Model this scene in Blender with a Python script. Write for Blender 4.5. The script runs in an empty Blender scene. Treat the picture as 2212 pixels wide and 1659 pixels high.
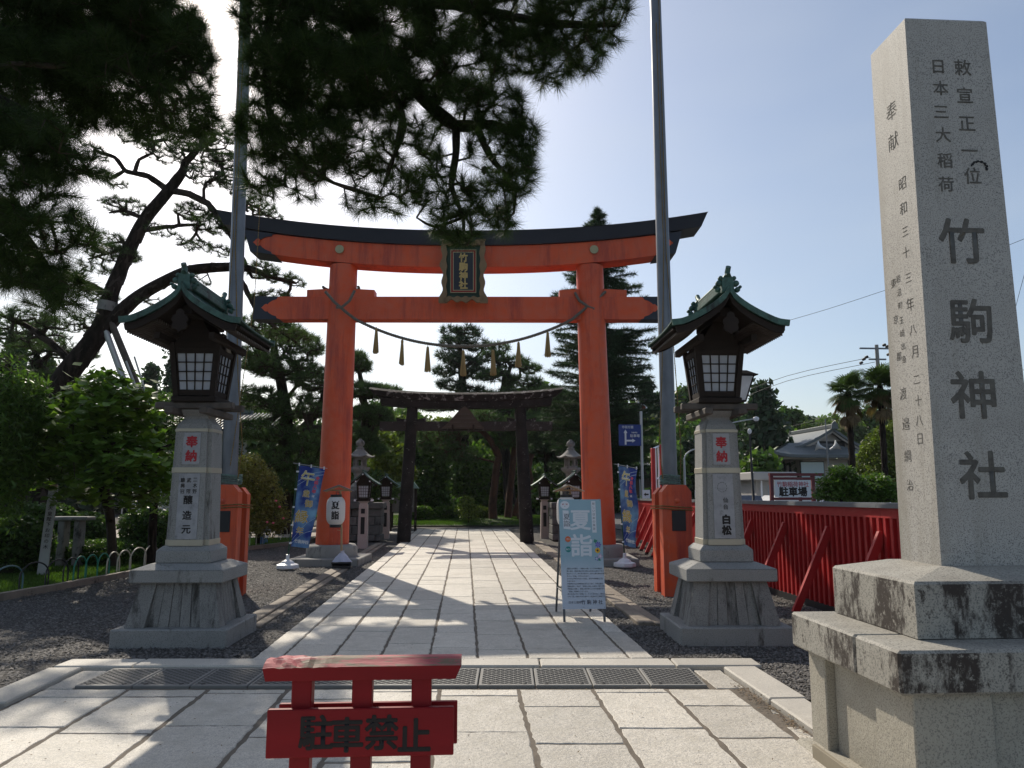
import bpy, math, random
import numpy as np
from mathutils import Vector, Matrix
rnd = random.Random(7)
RNG = np.random.default_rng(11)
scene = bpy.context.scene
R = math.radians
# ------------------------------------------------------------------ camera
FPX, CX, CY, EYE = 1661.0, 1106.0, 829.5, 1.6
PITCH = math.atan(231.5 / FPX)
YAW = math.atan(100 / FPX * math.cos(PITCH))
cam_d = bpy.data.cameras.new('camera')
cam_d.sensor_width = 36.0
cam_d.lens = 36.0 * FPX / 2212.0
cam_d.clip_start = 0.05
cam_d.clip_end = 3000
cam = bpy.data.objects.new('camera', cam_d)
scene.collection.objects.link(cam)
cam.location = (0, 0, EYE)
cam.rotation_euler = (math.pi / 2 + PITCH, 0, -YAW)
scene.camera = cam
# ------------------------------------------------------------------ sky, sun, exposure
SUN_EL, SUN_AZ = R(36.5), R(-21.5)          # azimuth from +Y towards +X
w = bpy.data.worlds.new('World'); scene.world = w; w.use_nodes = True
wn, wl = w.node_tree.nodes, w.node_tree.links
for n in list(wn): wn.remove(n)
sky = wn.new('ShaderNodeTexSky'); sky.sky_type = 'NISHITA'; sky.sun_disc = False
sky.sun_elevation = SUN_EL; sky.sun_rotation = SUN_AZ
sky.air_density = 1.0; sky.dust_density = 1.6; sky.ozone_density = 2.0; sky.altitude = 20
tc = wn.new('ShaderNodeTexCoord'); mp = wn.new('ShaderNodeMapping'); mp.inputs['Scale'].default_value = (1.6, 1.6, 5.5)
cn = wn.new('ShaderNodeTexNoise'); cn.inputs['Scale'].default_value = 1.7; cn.inputs['Detail'].default_value = 2; cn.inputs['Roughness'].default_value = .55
cr = wn.new('ShaderNodeValToRGB'); cr.color_ramp.elements[0].position = .35; cr.color_ramp.elements[1].position = .75
cr.color_ramp.elements[0].color = (.12, .12, .12, 1); cr.color_ramp.elements[1].color = (.32, .32, .32, 1)
mx = wn.new('ShaderNodeMixRGB'); mx.inputs['Color2'].default_value = (5.4, 5.9, 6.3, 1)
bg = wn.new('ShaderNodeBackground'); bg.inputs['Strength'].default_value = 0.124
wo = wn.new('ShaderNodeOutputWorld')
wl.new(tc.outputs['Generated'], mp.inputs['Vector']); wl.new(mp.outputs[0], cn.inputs['Vector'])
wl.new(cn.outputs['Fac'], cr.inputs['Fac']); wl.new(cr.outputs['Color'], mx.inputs['Fac'])
wl.new(sky.outputs[0], mx.inputs['Color1']); wl.new(mx.outputs[0], bg.inputs['Color']); wl.new(bg.outputs[0], wo.inputs['Surface'])
sl = bpy.data.lights.new('sun', 'SUN'); sl.energy = 4.5; sl.angle = R(0.53); sl.color = (1.0, .91, .77)
so = bpy.data.objects.new('sun', sl); scene.collection.objects.link(so)
sdir = Vector((math.cos(SUN_EL) * math.sin(SUN_AZ), math.cos(SUN_EL) * math.cos(SUN_AZ), math.sin(SUN_EL)))
so.rotation_euler = sdir.to_track_quat('Z', 'Y').to_euler(); so.location = (-8, 20, 25)
vs = scene.view_settings; vs.view_transform = 'Standard'; vs.look = 'None'; vs.gamma = 1; vs.use_curve_mapping = False
vs.exposure = 0.0
scene.cycles.max_bounces = 6; scene.cycles.diffuse_bounces = 3; scene.cycles.glossy_bounces = 2
scene.cycles.transmission_bounces = 3; scene.cycles.transparent_max_bounces = 6

# ------------------------------------------------------------------ helpers
def ray(u, v):
    x = (u - CX) / FPX; y = (CY - v) / FPX
    fw = math.cos(PITCH) - y * math.sin(PITCH); up = math.sin(PITCH) + y * math.cos(PITCH)
    return (x * math.cos(YAW) + fw * math.sin(YAW), -x * math.sin(YAW) + fw * math.cos(YAW), up)
def GR(u, v, z=0.0):
    r = ray(u, v); t = (z - EYE) / r[2]; return (r[0] * t, r[1] * t, z)
def AT(u, v, Y):
    r = ray(u, v); t = Y / r[1]; return (r[0] * t, Y, EYE + r[2] * t)

def rotm(rx=0, ry=0, rz=0):
    return Matrix.Rotation(rz, 3, 'Z') @ Matrix.Rotation(ry, 3, 'Y') @ Matrix.Rotation(rx, 3, 'X')

class MB:
    """collects shapes into one mesh"""
    def __init__(s): s.v = []; s.f = []; s.sm = []
    def add(s, vs_, fs, smooth=False, M=None, T=(0, 0, 0)):
        b = len(s.v)
        if M is not None: vs_ = [tuple(M @ Vector(p)) for p in vs_]
        s.v += [(p[0] + T[0], p[1] + T[1], p[2] + T[2]) for p in vs_]
        s.f += [tuple(i + b for i in f) for f in fs]; s.sm += [smooth] * len(fs)
        return s
    def box(s, x0, x1, y0, y1, z0, z1, M=None, T=(0, 0, 0)):
        return s.add([(x0, y0, z0), (x1, y0, z0), (x1, y1, z0), (x0, y1, z0), (x0, y0, z1), (x1, y0, z1), (x1, y1, z1), (x0, y1, z1)],
                     [(3, 2, 1, 0), (4, 5, 6, 7), (0, 1, 5, 4), (1, 2, 6, 5), (2, 3, 7, 6), (3, 0, 4, 7)], False, M, T)
    def cbox(s, x0, x1, y0, y1, z0, z1, b=.01, M=None, T=(0, 0, 0)):
        """box with chamfered edges"""
        cx, cy, cz = (x0 + x1) / 2, (y0 + y1) / 2, (z0 + z1) / 2
        hx, hy, hz = abs(x1 - x0) / 2, abs(y1 - y0) / 2, abs(z1 - z0) / 2
        b = min(b, hx * .45, hy * .45, hz * .45)
        vs_, ix = [], {}
        for sx in (-1, 1):
            for sy in (-1, 1):
                for sz in (-1, 1):
                    for a in range(3):
                        d = [hx - b, hy - b, hz - b]; d[a] += b
                        ix[(sx, sy, sz, a)] = len(vs_); vs_.append((cx + sx * d[0], cy + sy * d[1], cz + sz * d[2]))
        fs = []
        def q(ids, n):
            p = [Vector(vs_[i]) for i in ids]
            nn = (p[1] - p[0]).cross(p[2] - p[0])
            fs.append(tuple(ids) if nn.dot(Vector(n)) > 0 else tuple(reversed(ids)))
        for sg in (-1, 1):
            q([ix[(sg, -1, -1, 0)], ix[(sg, 1, -1, 0)], ix[(sg, 1, 1, 0)], ix[(sg, -1, 1, 0)]], (sg, 0, 0))
            q([ix[(-1, sg, -1, 1)], ix[(1, sg, -1, 1)], ix[(1, sg, 1, 1)], ix[(-1, sg, 1, 1)]], (0, sg, 0))
            q([ix[(-1, -1, sg, 2)], ix[(1, -1, sg, 2)], ix[(1, 1, sg, 2)], ix[(-1, 1, sg, 2)]], (0, 0, sg))
        for a in (-1, 1):
            for c in (-1, 1):
                q([ix[(a, c, -1, 0)], ix[(a, c, -1, 1)], ix[(a, c, 1, 1)], ix[(a, c, 1, 0)]], (a, c, 0))
                q([ix[(a, -1, c, 0)], ix[(a, -1, c, 2)], ix[(a, 1, c, 2)], ix[(a, 1, c, 0)]], (a, 0, c))
                q([ix[(-1, a, c, 1)], ix[(-1, a, c, 2)], ix[(1, a, c, 2)], ix[(1, a, c, 1)]], (0, a, c))
                for d in (-1, 1):
                    q([ix[(a, c, d, 0)], ix[(a, c, d, 1)], ix[(a, c, d, 2)]], (a, c, d))
        return s.add(vs_, fs, False, M, T)
    def frus(s, z0, a0, b0, z1, a1, b1, c0=(0, 0), c1=None, M=None, T=(0, 0, 0)):
        """4-sided frustum: half sizes a (x), b (y)"""
        c1 = c1 or c0
        v = [(c0[0] + i * a0, c0[1] + j * b0, z0) for i, j in ((-1, -1), (1, -1), (1, 1), (-1, 1))]
        v += [(c1[0] + i * a1, c1[1] + j * b1, z1) for i, j in ((-1, -1), (1, -1), (1, 1), (-1, 1))]
        return s.add(v, [(3, 2, 1, 0), (4, 5, 6, 7), (0, 1, 5, 4), (1, 2, 6, 5), (2, 3, 7, 6), (3, 0, 4, 7)], False, M, T)
    def loft(s, rings, closed=True, caps=True, smooth=False, M=None, T=(0, 0, 0)):
        n = len(rings[0]); v = [p for r_ in rings for p in r_]; f = []
        for k in range(len(rings) - 1):
            for i in range(n if closed else n - 1):
                j = (i + 1) % n
                f.append((k * n + i, k * n + j, (k + 1) * n + j, (k + 1) * n + i))
        s.add(v, f, smooth, M, T)
        if caps and closed:
            s.add(list(rings[0]), [tuple(reversed(range(n)))], False, M, T)
            s.add(list(rings[-1]), [tuple(range(n))], False, M, T)
        return s
    def prism(s, poly, axis, a, b, M=None, T=(0, 0, 0)):
        """2D polygon extruded along an axis from a to b; poly in the two other axes in xyz order"""
        def P(p, t): return {'x': (t, p[0], p[1]), 'y': (p[0], t, p[1]), 'z': (p[0], p[1], t)}[axis]
        ar = sum(poly[i][0] * poly[(i + 1) % len(poly)][1] - poly[(i + 1) % len(poly)][0] * poly[i][1] for i in range(len(poly)))
        if (ar > 0) == (axis == 'y'): poly = list(reversed(poly))
        return s.loft([[P(p, a) for p in poly], [P(p, b) for p in poly]], M=M, T=T)
    def tube(s, pts, rad, n=8, caps=True, smooth=True, M=None, T=(0, 0, 0)):
        pts = [Vector(p) for p in pts]
        if not hasattr(rad, '__len__'): rad = [rad] * len(pts)
        rings = []; up = Vector((0, 0, 1)); prev = None
        for i, p in enumerate(pts):
            d = (pts[min(i + 1, len(pts) - 1)] - pts[max(i - 1, 0)])
            if d.length < 1e-9: d = Vector((0, 0, 1))
            d.normalize()
            if prev is None:
                a = d.cross(up)
                if a.length < .05: a = d.cross(Vector((1, 0, 0)))
            else: a = prev - d * prev.dot(d)
            a.normalize(); prev = a; b = d.cross(a)
            rings.append([tuple(p + a * rad[i] * math.cos(t) + b * rad[i] * math.sin(t)) for t in [2 * math.pi * k / n for k in range(n)]])
        return s.loft(rings, True, caps, smooth, M, T)
    def lathe(s, prof, n=20, c=(0, 0), smooth=True, M=None, T=(0, 0, 0)):
        rings = [[(c[0] + r_ * math.cos(2 * math.pi * k / n), c[1] + r_ * math.sin(2 * math.pi * k / n), z) for k in range(n)] for r_, z in prof]
        return s.loft(rings, True, True, smooth, M, T)
    def build(s, name, mat, parent=None, world=False, kind=None, loc=None):
        o = mesh_obj(name, s.v, s.f, mat, parent, world, smooth=s.sm, loc=loc)
        if kind: o['kind'] = kind
        return o

def np_mesh(name, V, F, smooth=None):
    V = np.asarray(V, dtype=np.float32); me = bpy.data.meshes.new(name)
    if isinstance(F, np.ndarray):
        k = F.shape[1]; nf = len(F); loops = F.astype(np.int32).ravel(); starts = np.arange(nf, dtype=np.int32) * k; tot = np.full(nf, k, np.int32)
    else:
        nf = len(F); tot = np.array([len(f) for f in F], np.int32); loops = np.array([i for f in F for i in f], np.int32)
        starts = np.concatenate(([0], np.cumsum(tot)[:-1])).astype(np.int32) if nf else np.zeros(0, np.int32)
    me.vertices.add(len(V)); me.vertices.foreach_set('co', V.ravel())
    me.loops.add(len(loops)); me.loops.foreach_set('vertex_index', loops)
    me.polygons.add(nf); me.polygons.foreach_set('loop_start', starts); me.polygons.foreach_set('loop_total', tot)
    if smooth is not None: me.polygons.foreach_set('use_smooth', np.asarray(smooth, dtype=bool))
    me.update(calc_edges=True)
    return me

def mesh_obj(name, V, F, mat=None, parent=None, world=False, smooth=None, loc=None):
    V = np.asarray(V, dtype=np.float64)
    if world and parent is not None:
        p = parent
        off = Vector((0, 0, 0))
        while p is not None: off += p.location; p = p.parent
        V = V - np.array(off)
    if loc is not None: V = V - np.array(loc)
    me = np_mesh(name, V, F, smooth)
    if mat is not None: me.materials.append(mat)
    o = bpy.data.objects.new(name, me); scene.collection.objects.link(o)
    if parent is not None: o.parent = parent
    if loc is not None: o.location = loc
    return o

def tag(o, label=None, cat=None, group=None, kind=None):
    if label: o['label'] = label
    if cat: o['category'] = cat
    if group: o['group'] = group
    if kind: o['kind'] = kind
    return o
def thing(name, label, cat, loc=(0, 0, 0), rz=0, group=None):
    o = bpy.data.objects.new(name, None); scene.collection.objects.link(o); o.empty_display_size = .2
    o.location = loc; o.rotation_euler = (0, 0, rz)
    return tag(o, label, cat, group)
KIDS = {}
def dup(root, loc, rz=0, label=None, scale=None):
    m = {}
    def cp(o, parent):
        c = o.copy(); scene.collection.objects.link(c)
        if parent is not None: c.parent = parent
        for ch in KIDS_OF(o): cp(ch, c)
        return c
    r_ = cp(root, None); r_.location = loc; r_.rotation_euler = (0, 0, rz)
    if label: r_['label'] = label
    if scale: r_.scale = scale
    return r_
def KIDS_OF(o): return [c for c in scene.collection.objects if c.parent == o] if o.name not in KIDS else KIDS[o.name]
def cache_kids(root):
    KIDS[root.name] = [c for c in scene.collection.objects if c.parent == root]
    for c in KIDS[root.name]: cache_kids(c)

def text_mb(body, size=1, offset=0., extrude=0.002, sx=1., line=1., align='CENTER', ls=1.0):
    """text laid in the x (right) / z (up) plane facing -y, centred on the origin; returns verts, faces"""
    c = bpy.data.curves.new('lettering', 'FONT'); c.body = body; c.align_x = align; c.size = 1; c.offset = max(-.02, min(0, offset / size))
    c.extrude = extrude / size; c.space_line = line; c.resolution_u = 2; c.space_character = ls
    o = bpy.data.objects.new('lettering_source', c)
    me = bpy.data.meshes.new_from_object(o)
    n = len(me.vertices); co = np.zeros(n * 3); me.vertices.foreach_get('co', co); co = co.reshape(-1, 3) * size
    F = [tuple(p.vertices) for p in me.polygons]
    bpy.data.objects.remove(o); bpy.data.curves.remove(c); bpy.data.meshes.remove(me)
    V = np.stack([co[:, 0] * sx, -co[:, 2], co[:, 1]], 1)
    d = offset
    if d > .0004:      # heavier strokes: the outline laid over itself with small shifts, each copy a hair deeper
        q = d * .72; Vs, Fs = [], []
        for i, (a, b) in enumerate([(0, 0), (d, 0), (-d, 0), (0, d), (0, -d), (q, q), (-q, q), (q, -q), (-q, -q)]):
            Vs.append(V + np.array([a, i * .00022, b])); Fs += [tuple(k + i * n for k in f) for f in F]
        V, F = np.concatenate(Vs), Fs
    cz = (V[:, 2].min() + V[:, 2].max()) / 2; V[:, 2] -= cz
    if align == 'CENTER': V[:, 0] -= (V[:, 0].min() + V[:, 0].max()) / 2
    return V, F
def text(body, mat, parent, loc, size, M=None, height=None, width=None, name='lettering', shear=None, taper=None, **k):
    V, F = text_mb(body, size, **k)
    if height: V[:, 2] *= height / (V[:, 2].max() - V[:, 2].min())
    if width: V[:, 0] *= width / (V[:, 0].max() - V[:, 0].min())
    if shear: V[:, 2] += V[:, 0] * shear
    if M is not None: V = V @ np.array(M).T
    V = V + np.array(loc)
    return mesh_obj(name, V, F, mat, parent)

# ------------------------------------------------------------------ materials
def mat(name, col, rough=.7, var=None, var2=None, speck=None, bump=None, metal=0., spec=.4, orand=0., coat=0., stain=None, grad=None, stretch=(1, 1, 1), trans=0., island=0., sides=''):
    m = bpy.data.materials.new(name); m.use_nodes = True; nt = m.node_tree; N, L = nt.nodes, nt.links
    P = N['Principled BSDF']; P.inputs['Roughness'].default_value = rough; P.inputs['Metallic'].default_value = metal
    P.inputs['Specular IOR Level'].default_value = spec; P.inputs['Coat Weight'].default_value = coat
    t = N.new('ShaderNodeTexCoord'); vec = t.outputs['Object']
    oi = N.new('ShaderNodeObjectInfo')
    if orand or True:
        ad = N.new('ShaderNodeVectorMath'); ad.operation = 'MULTIPLY_ADD'
        cmb = N.new('ShaderNodeCombineXYZ')
        for i in range(3): L.new(oi.outputs['Random'], cmb.inputs[i])
        ad.inputs[1].default_value = (37, 51, 23); L.new(cmb.outputs[0], ad.inputs[0]); L.new(vec, ad.inputs[2]); vec = ad.outputs[0]
    def noise(scale, detail=3, rg=.6, st=None):
        v = vec
        if st or stretch != (1, 1, 1):
            mpp = N.new('ShaderNodeMapping'); mpp.inputs['Scale'].default_value = st or stretch; L.new(vec, mpp.inputs[0]); v = mpp.outputs[0]
        n = N.new('ShaderNodeTexNoise'); n.inputs['Scale'].default_value = scale; n.inputs['Detail'].default_value = detail; n.inputs['Roughness'].default_value = rg
        L.new(v, n.inputs['Vector']); return n.outputs['Fac']
    def ramp(fac, p0, p1, c0=(0, 0, 0), c1=(1, 1, 1)):
        r_ = N.new('ShaderNodeValToRGB'); e = r_.color_ramp.elements; e[0].position = p0; e[1].position = p1
        e[0].color = (*c0, 1); e[1].color = (*c1, 1); L.new(fac, r_.inputs[0]); return r_.outputs[0]
    def mix(a, b, fac, mode='MIX'):
        x = N.new('ShaderNodeMixRGB'); x.blend_type = mode
        for s_, i in ((a, 'Color1'), (b, 'Color2'), (fac, 'Fac')):
            if isinstance(s_, (int, float)): x.inputs[i].default_value = s_
            elif isinstance(s_, tuple): x.inputs[i].default_value = (*s_[:3], 1)
            else: L.new(s_, x.inputs[i])
        return x.outputs[0]
    c = tuple(col)
    for vv in (var, var2):
        if vv:   # (scale, other colour, contrast)
            sc_, oc, ct = vv[:3]
            c = mix(c, tuple(oc), ramp(noise(sc_, 4), .5 - ct, .5 + ct))
    if speck:    # list of (scale, colour, threshold, width)
        for sc_, oc, th, wd in speck:
            c = mix(c, tuple(oc), ramp(noise(sc_, 2, .7), th - wd, th + wd))
    if stain:    # list of (scale, colour, threshold, width, stretch)
        for sc_, oc, th, wd, st in stain:
            a = ramp(noise(sc_, 8, .72, st), th - wd, th + wd)
            if len(sides) > 0:      # runs of dirt on upright faces, rain-washed tops stay cleaner
                gN = N.new('ShaderNodeNewGeometry'); sx_ = N.new('ShaderNodeSeparateXYZ'); L.new(gN.outputs['True Normal'], sx_.inputs[0]); ab = N.new('ShaderNodeMath'); ab.operation = 'ABSOLUTE'; L.new(sx_.outputs['Z'], ab.inputs[0])
                mrr = N.new('ShaderNodeMapRange'); mrr.inputs['From Min'].default_value = .3; mrr.inputs['From Max'].default_value = .8; mrr.inputs['To Min'].default_value = 1; mrr.inputs['To Max'].default_value = .12; L.new(ab.outputs[0], mrr.inputs['Value'])
                pat = ramp(noise(sc_ * 9, 4, .7), .30, .46); a = mix(a, pat, 1., 'MULTIPLY'); a = mix(a, mrr.outputs[0], 1., 'MULTIPLY')
            c = mix(c, tuple(oc), a)
    if orand:
        h = N.new('ShaderNodeHueSaturation'); mr = N.new('ShaderNodeMapRange'); mr.inputs['To Min'].default_value = 1 - orand; mr.inputs['To Max'].default_value = 1 + orand
        L.new(oi.outputs['Random'], mr.inputs['Value']); L.new(mr.outputs[0], h.inputs['Value'])
        if isinstance(c, tuple): h.inputs['Color'].default_value = (*c[:3], 1)
        else: L.new(c, h.inputs['Color'])
        c = h.outputs[0]
    if island:
        g = N.new('ShaderNodeNewGeometry')
        h = N.new('ShaderNodeHueSaturation'); mr = N.new('ShaderNodeMapRange'); mr.inputs['To Min'].default_value = 1 - island; mr.inputs['To Max'].default_value = 1 + island
        mh = N.new('ShaderNodeMapRange'); mh.inputs['To Min'].default_value = .5 - .03 * min(island, 1); mh.inputs['To Max'].default_value = .5 + .02 * min(island, 1)
        wm = N.new('ShaderNodeMath'); wm.operation = 'FRACT'; w2 = N.new('ShaderNodeMath'); w2.operation = 'MULTIPLY'; w2.inputs[1].default_value = 7.31
        L.new(g.outputs['Random Per Island'], mr.inputs['Value']); L.new(mr.outputs[0], h.inputs['Value'])
        L.new(g.outputs['Random Per Island'], w2.inputs[0]); L.new(w2.outputs[0], wm.inputs[0]); L.new(wm.outputs[0], mh.inputs['Value']); L.new(mh.outputs[0], h.inputs['Hue'])
        if isinstance(c, tuple): h.inputs['Color'].default_value = (*c[:3], 1)
        else: L.new(c, h.inputs['Color'])
        c = h.outputs[0]
    if isinstance(c, tuple): P.inputs['Base Color'].default_value = (*c[:3], 1)
    else: L.new(c, P.inputs['Base Color'])
    if bump:     # (scale, strength, distance)
        b = N.new('ShaderNodeBump'); b.inputs['Strength'].default_value = bump[1]; b.inputs['Distance'].default_value = bump[2]
        L.new(noise(bump[0], 5, .65), b.inputs['Height']); L.new(b.outputs[0], P.inputs['Normal'])
    if trans:
        tr = N.new('ShaderNodeBsdfTranslucent'); ms = N.new('ShaderNodeMixShader'); ms.inputs[0].default_value = trans
        if isinstance(c, tuple): tr.inputs[0].default_value = (*c[:3], 1)
        else:
            br = mix(c, (1.0, 1.15, .55) if island else (1.0, 1.0, 1.0), 1.0, 'MULTIPLY'); L.new(br, tr.inputs[0])
        out = N['Material Output']; L.new(P.outputs[0], ms.inputs[1]); L.new(tr.outputs[0], ms.inputs[2]); L.new(ms.outputs[0], out.inputs['Surface'])
    return m

M_ = {}
BLK = (.02, .018, .016)
M_['slab'] = mat('path_granite', (.60, .555, .475), .62, var=(1.1, (.45, .41, .335), .2), var2=(6, (.65, .60, .52), .16), speck=[(120, (.36, .335, .29), .56, .04), (30, (.44, .41, .36), .57, .05)], stain=[(3.5, (.36, .32, .27), .66, .05, (1, 2.4, 1))], bump=(34, .8, .012), orand=.15)
M_['kerb'] = mat('kerb_granite', (.56, .52, .45), .7, var=(2.2, (.43, .40, .35), .22), speck=[(120, (.34, .32, .28), .57, .04), (30, (.44, .41, .36), .58, .05)], bump=(45, .4, .006), orand=.08)
M_['monu'] = mat('monument_granite', (.44, .42, .385), .68, var=(.9, (.35, .33, .295), .2), var2=(4, (.47, .45, .41), .25), speck=[(140, (.16, .155, .15), .575, .05), (60, (.28, .27, .25), .64, .04)], stain=[(1.6, (.27, .25, .21), .62, .09, (1, 1, .14))], bump=(90, .3, .003))
M_['monubase'] = mat('weathered_granite', (.40, .38, .33), .75, var=(4, (.30, .28, .24), .3), speck=[(95, (.16, .155, .14), .57, .05)], stain=[(3.2, (.045, .035, .029), .52, .035, (1, 1, .4)), (15, (.05, .04, .033), .60, .03, (1, 1, .6))], bump=(50, .4, .005), sides='y')
M_['monufoot'] = mat('plinth_granite', (.44, .41, .34), .8, var=(5, (.34, .31, .25), .3), speck=[(110, (.22, .205, .175), .57, .05)], stain=[(2.6, (.12, .11, .085), .68, .05, (1, 1, .4))], bump=(35, .6, .008))
M_['lstone'] = mat('lantern_granite', (.30, .30, .29), .75, var=(3, (.23, .23, .22), .3), speck=[(110, (.15, .15, .145), .58, .05)], stain=[(5, (.075, .07, .062), .64, .05, (1, 1, .25))], bump=(60, .3, .004))
M_['lbatter'] = mat('battered_granite', (.27, .265, .25), .8, var=(4, (.18, .175, .165), .3), speck=[(100, (.12, .12, .115), .58, .05)], stain=[(6, (.04, .038, .034), .57, .07, (1, 1, .18))], bump=(50, .4, .005))
M_['paper_label'] = mat('stone_label', (.35, .355, .37), .5, var=(7, (.25, .255, .27), .2), stain=[(6, (.20, .205, .215), .6, .05, (1, 1, 1))], bump=(20, .15, .003))
M_['brassband'] = mat('pale_metal_band', (.46, .42, .33), .45, var=(3, (.38, .35, .28), .3), metal=.35)
M_['verm'] = mat('vermilion_paint', (.70, .108, .033), .5, var=(.8, (.58, .078, .028), .2), var2=(5, (.60, .115, .055), .15), stain=[(2.2, (.36, .055, .035), .58, .08, (1, 1, .12)), (7, (.62, .17, .10), .68, .05, (1, 1, .3))], bump=(9, .25, .01), spec=.3)
M_['blackp'] = mat('black_paint', (.012, .016, .028), .45, var=(2, (.018, .022, .036), .3), spec=.4)
M_['copper'] = mat('verdigris_copper', (.045, .095, .075), .5, var=(6, (.025, .045, .04), .2), var2=(22, (.07, .15, .12), .2), stain=[(5, (.02, .022, .02), .6, .06, (1, 1, .3))], bump=(25, .2, .004), metal=.2)
M_['dwood'] = mat('dark_wood', (.019, .014, .012), .75, var=(5, (.032, .024, .019), .3), spec=.2, stretch=(1, 1, 4), bump=(30, .25, .003))
M_['dwood2'] = mat('weathered_wood', (.12, .10, .085), .75, var=(7, (.05, .042, .036), .25), bump=(30, .3, .003))
M_['glass'] = mat('frosted_pane', (.74, .78, .84), .35, var=(6, (.60, .63, .68), .25), trans=.5)
M_['steel'] = mat('galvanised_steel', (.20, .21, .23), .45, var=(5, (.13, .14, .155), .25), metal=.6, stain=[(4, (.10, .06, .035), .72, .04, (1, 1, .35))], stretch=(1, 1, .5))
M_['rope'] = mat('yellow_rope', (.32, .20, .05), .85, var=(90, (.06, .05, .03), .15))
M_['ropeg'] = mat('grey_straw_rope', (.20, .18, .15), .9, var=(60, (.10, .09, .075), .2))
M_['straw'] = mat('straw', (.50, .35, .15), .85, var=(40, (.36, .24, .10), .2), trans=.25, stretch=(1, 1, .1))
M_['tie'] = mat('green_cord', (.16, .24, .21), .8, var=(30, (.09, .14, .12), .2))
M_['gold'] = mat('gold_leaf', (.55, .40, .16), .5, metal=.4, var=(9, (.42, .29, .11), .3))
M_['goldd'] = mat('worn_gold', (.42, .38, .22), .55, var=(6, (.30, .28, .17), .3), metal=.2)
M_['pwood'] = mat('carved_gilt_wood', (.25, .165, .085), .6, var=(8, (.16, .10, .05), .25), stretch=(1, 1, .4), bump=(25, .3, .004))
M_['pgreen'] = mat('plaque_green', (.012, .05, .03), .5, var=(9, (.008, .03, .02), .3))
M_['pred'] = mat('plaque_red', (.25, .018, .012), .5)
M_['red'] = mat('red_paint', (.43, .018, .020), .5, var=(2, (.33, .013, .016), .3), var2=(9, (.40, .03, .03), .15), bump=(18, .15, .003), spec=.4)
M_['redrail'] = mat('red_barrier_paint', (.27, .008, .012), .55, spec=.25, var=(5, (.16, .005, .008), .3), bump=(30, .3, .003), stretch=(.25, 1, 1))
M_['redtop'] = mat('peeling_red_paint', (.34, .03, .045), .7, var=(5, (.42, .10, .11), .25), stain=[(4, (.16, .11, .07), .555, .02, (.35, 1, 1)), (11, (.50, .30, .28), .62, .02, (.3, 1, 1))], bump=(30, .8, .006), stretch=(.2, 1, 1))
M_['ink'] = mat('black_ink', (.010, .008, .008), .6)
M_['inkw'] = mat('carved_dark', (.095, .087, .077), .9, spec=.1, var=(22, (.17, .16, .14), .22))
M_['inkred'] = mat('red_ink', (.38, .02, .03), .6)
M_['gutter'] = mat('gutter_board', (.30, .26, .19), .8, var=(5, (.22, .19, .14), .3))
M_['sandal'] = mat('brown_edging_stone', (.26, .215, .165), .8, var=(5, (.17, .14, .11), .3), stain=[(7, (.05, .045, .04), .63, .04, (1, .4, 1))], bump=(30, .4, .006), orand=.15)
M_['treadbar'] = mat('shaded_tread_bars', (.075, .07, .065), .6, metal=.2)  # darker than the plate: shadow sides of the bars put into the colour
M_['tread'] = mat('tread_plate_iron', (.22, .215, .20), .62, var=(4, (.17, .165, .155), .3), metal=.15, bump=(90, .2, .002), orand=.06)
M_['gravel'] = mat('gravel_bed', (.085, .078, .070), .95, var=(2.2, (.065, .06, .054), .3), speck=[(48, (.17, .155, .14), .58, .05), (70, (.03, .028, .026), .56, .05)], bump=(42, 1., .03))
M_['pebble'] = mat('gravel_stone', (.115, .107, .10), .85, island=.55, bump=(80, .3, .003))
M_['grout'] = mat('dirt_joint', (.19, .155, .12), .95, var=(8, (.10, .085, .066), .3), bump=(50, .8, .006))
M_['grass_soil'] = mat('lawn_soil', (.035, .055, .016), .95, var=(3, (.05, .07, .02), .3), bump=(20, .8, .03))
M_['grass'] = mat('grass_blades', (.07, .13, .022), .7, island=.35, trans=.4)
M_['needle'] = mat('pine_needles', (.032, .058, .014), .5, island=.5, trans=.30, spec=.25)
M_['needle2'] = mat('garden_pine_needles', (.060, .105, .034), .6, island=.5, trans=.34)
M_['needle3'] = mat('conifer_needles', (.036, .068, .032), .6, island=.45, trans=.28)
M_['leaf'] = mat('broad_leaves', (.085, .155, .028), .5, island=.5, trans=.42)
M_['leafb'] = mat('large_soft_leaves', (.12, .205, .036), .5, island=.4, trans=.45)
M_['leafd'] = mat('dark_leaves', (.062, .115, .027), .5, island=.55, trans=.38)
M_['leafy'] = mat('yellow_green_leaves', (.14, .185, .032), .55, island=.45, trans=.35)
M_['leafo'] = mat('bronze_green_leaves', (.20, .19, .045), .55, island=.45, trans=.35)
M_['bamboo'] = mat('bamboo_leaves', (.11, .16, .055), .55, island=.35, trans=.35)
M_['palm'] = mat('palm_fronds', (.06, .10, .025), .5, island=.35, trans=.3)
M_['palmdry'] = mat('dry_palm_fronds', (.14, .10, .05), .8, island=.35, trans=.2)
M_['bark'] = mat('pine_bark', (.034, .026, .021), .95, spec=.15, var=(9, (.013, .010, .008), .12), bump=(11, 1., .06), stretch=(1, 1, .35))
M_['barkr'] = mat('red_pine_bark', (.13, .055, .03), .9, var=(6, (.05, .028, .02), .2), bump=(12, 1., .03), stretch=(1, 1, .4))
M_['twig'] = mat('pine_twigs', (.035, .026, .02), .9, var=(30, (.055, .04, .03), .2))
M_['conc'] = mat('concrete', (.30, .29, .27), .85, var=(3, (.23, .22, .205), .3), stain=[(6, (.10, .09, .08), .62, .05, (1, 1, .3))], bump=(40, .3, .004))
M_['white'] = mat('white_plastic', (.72, .73, .76), .4)
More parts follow.
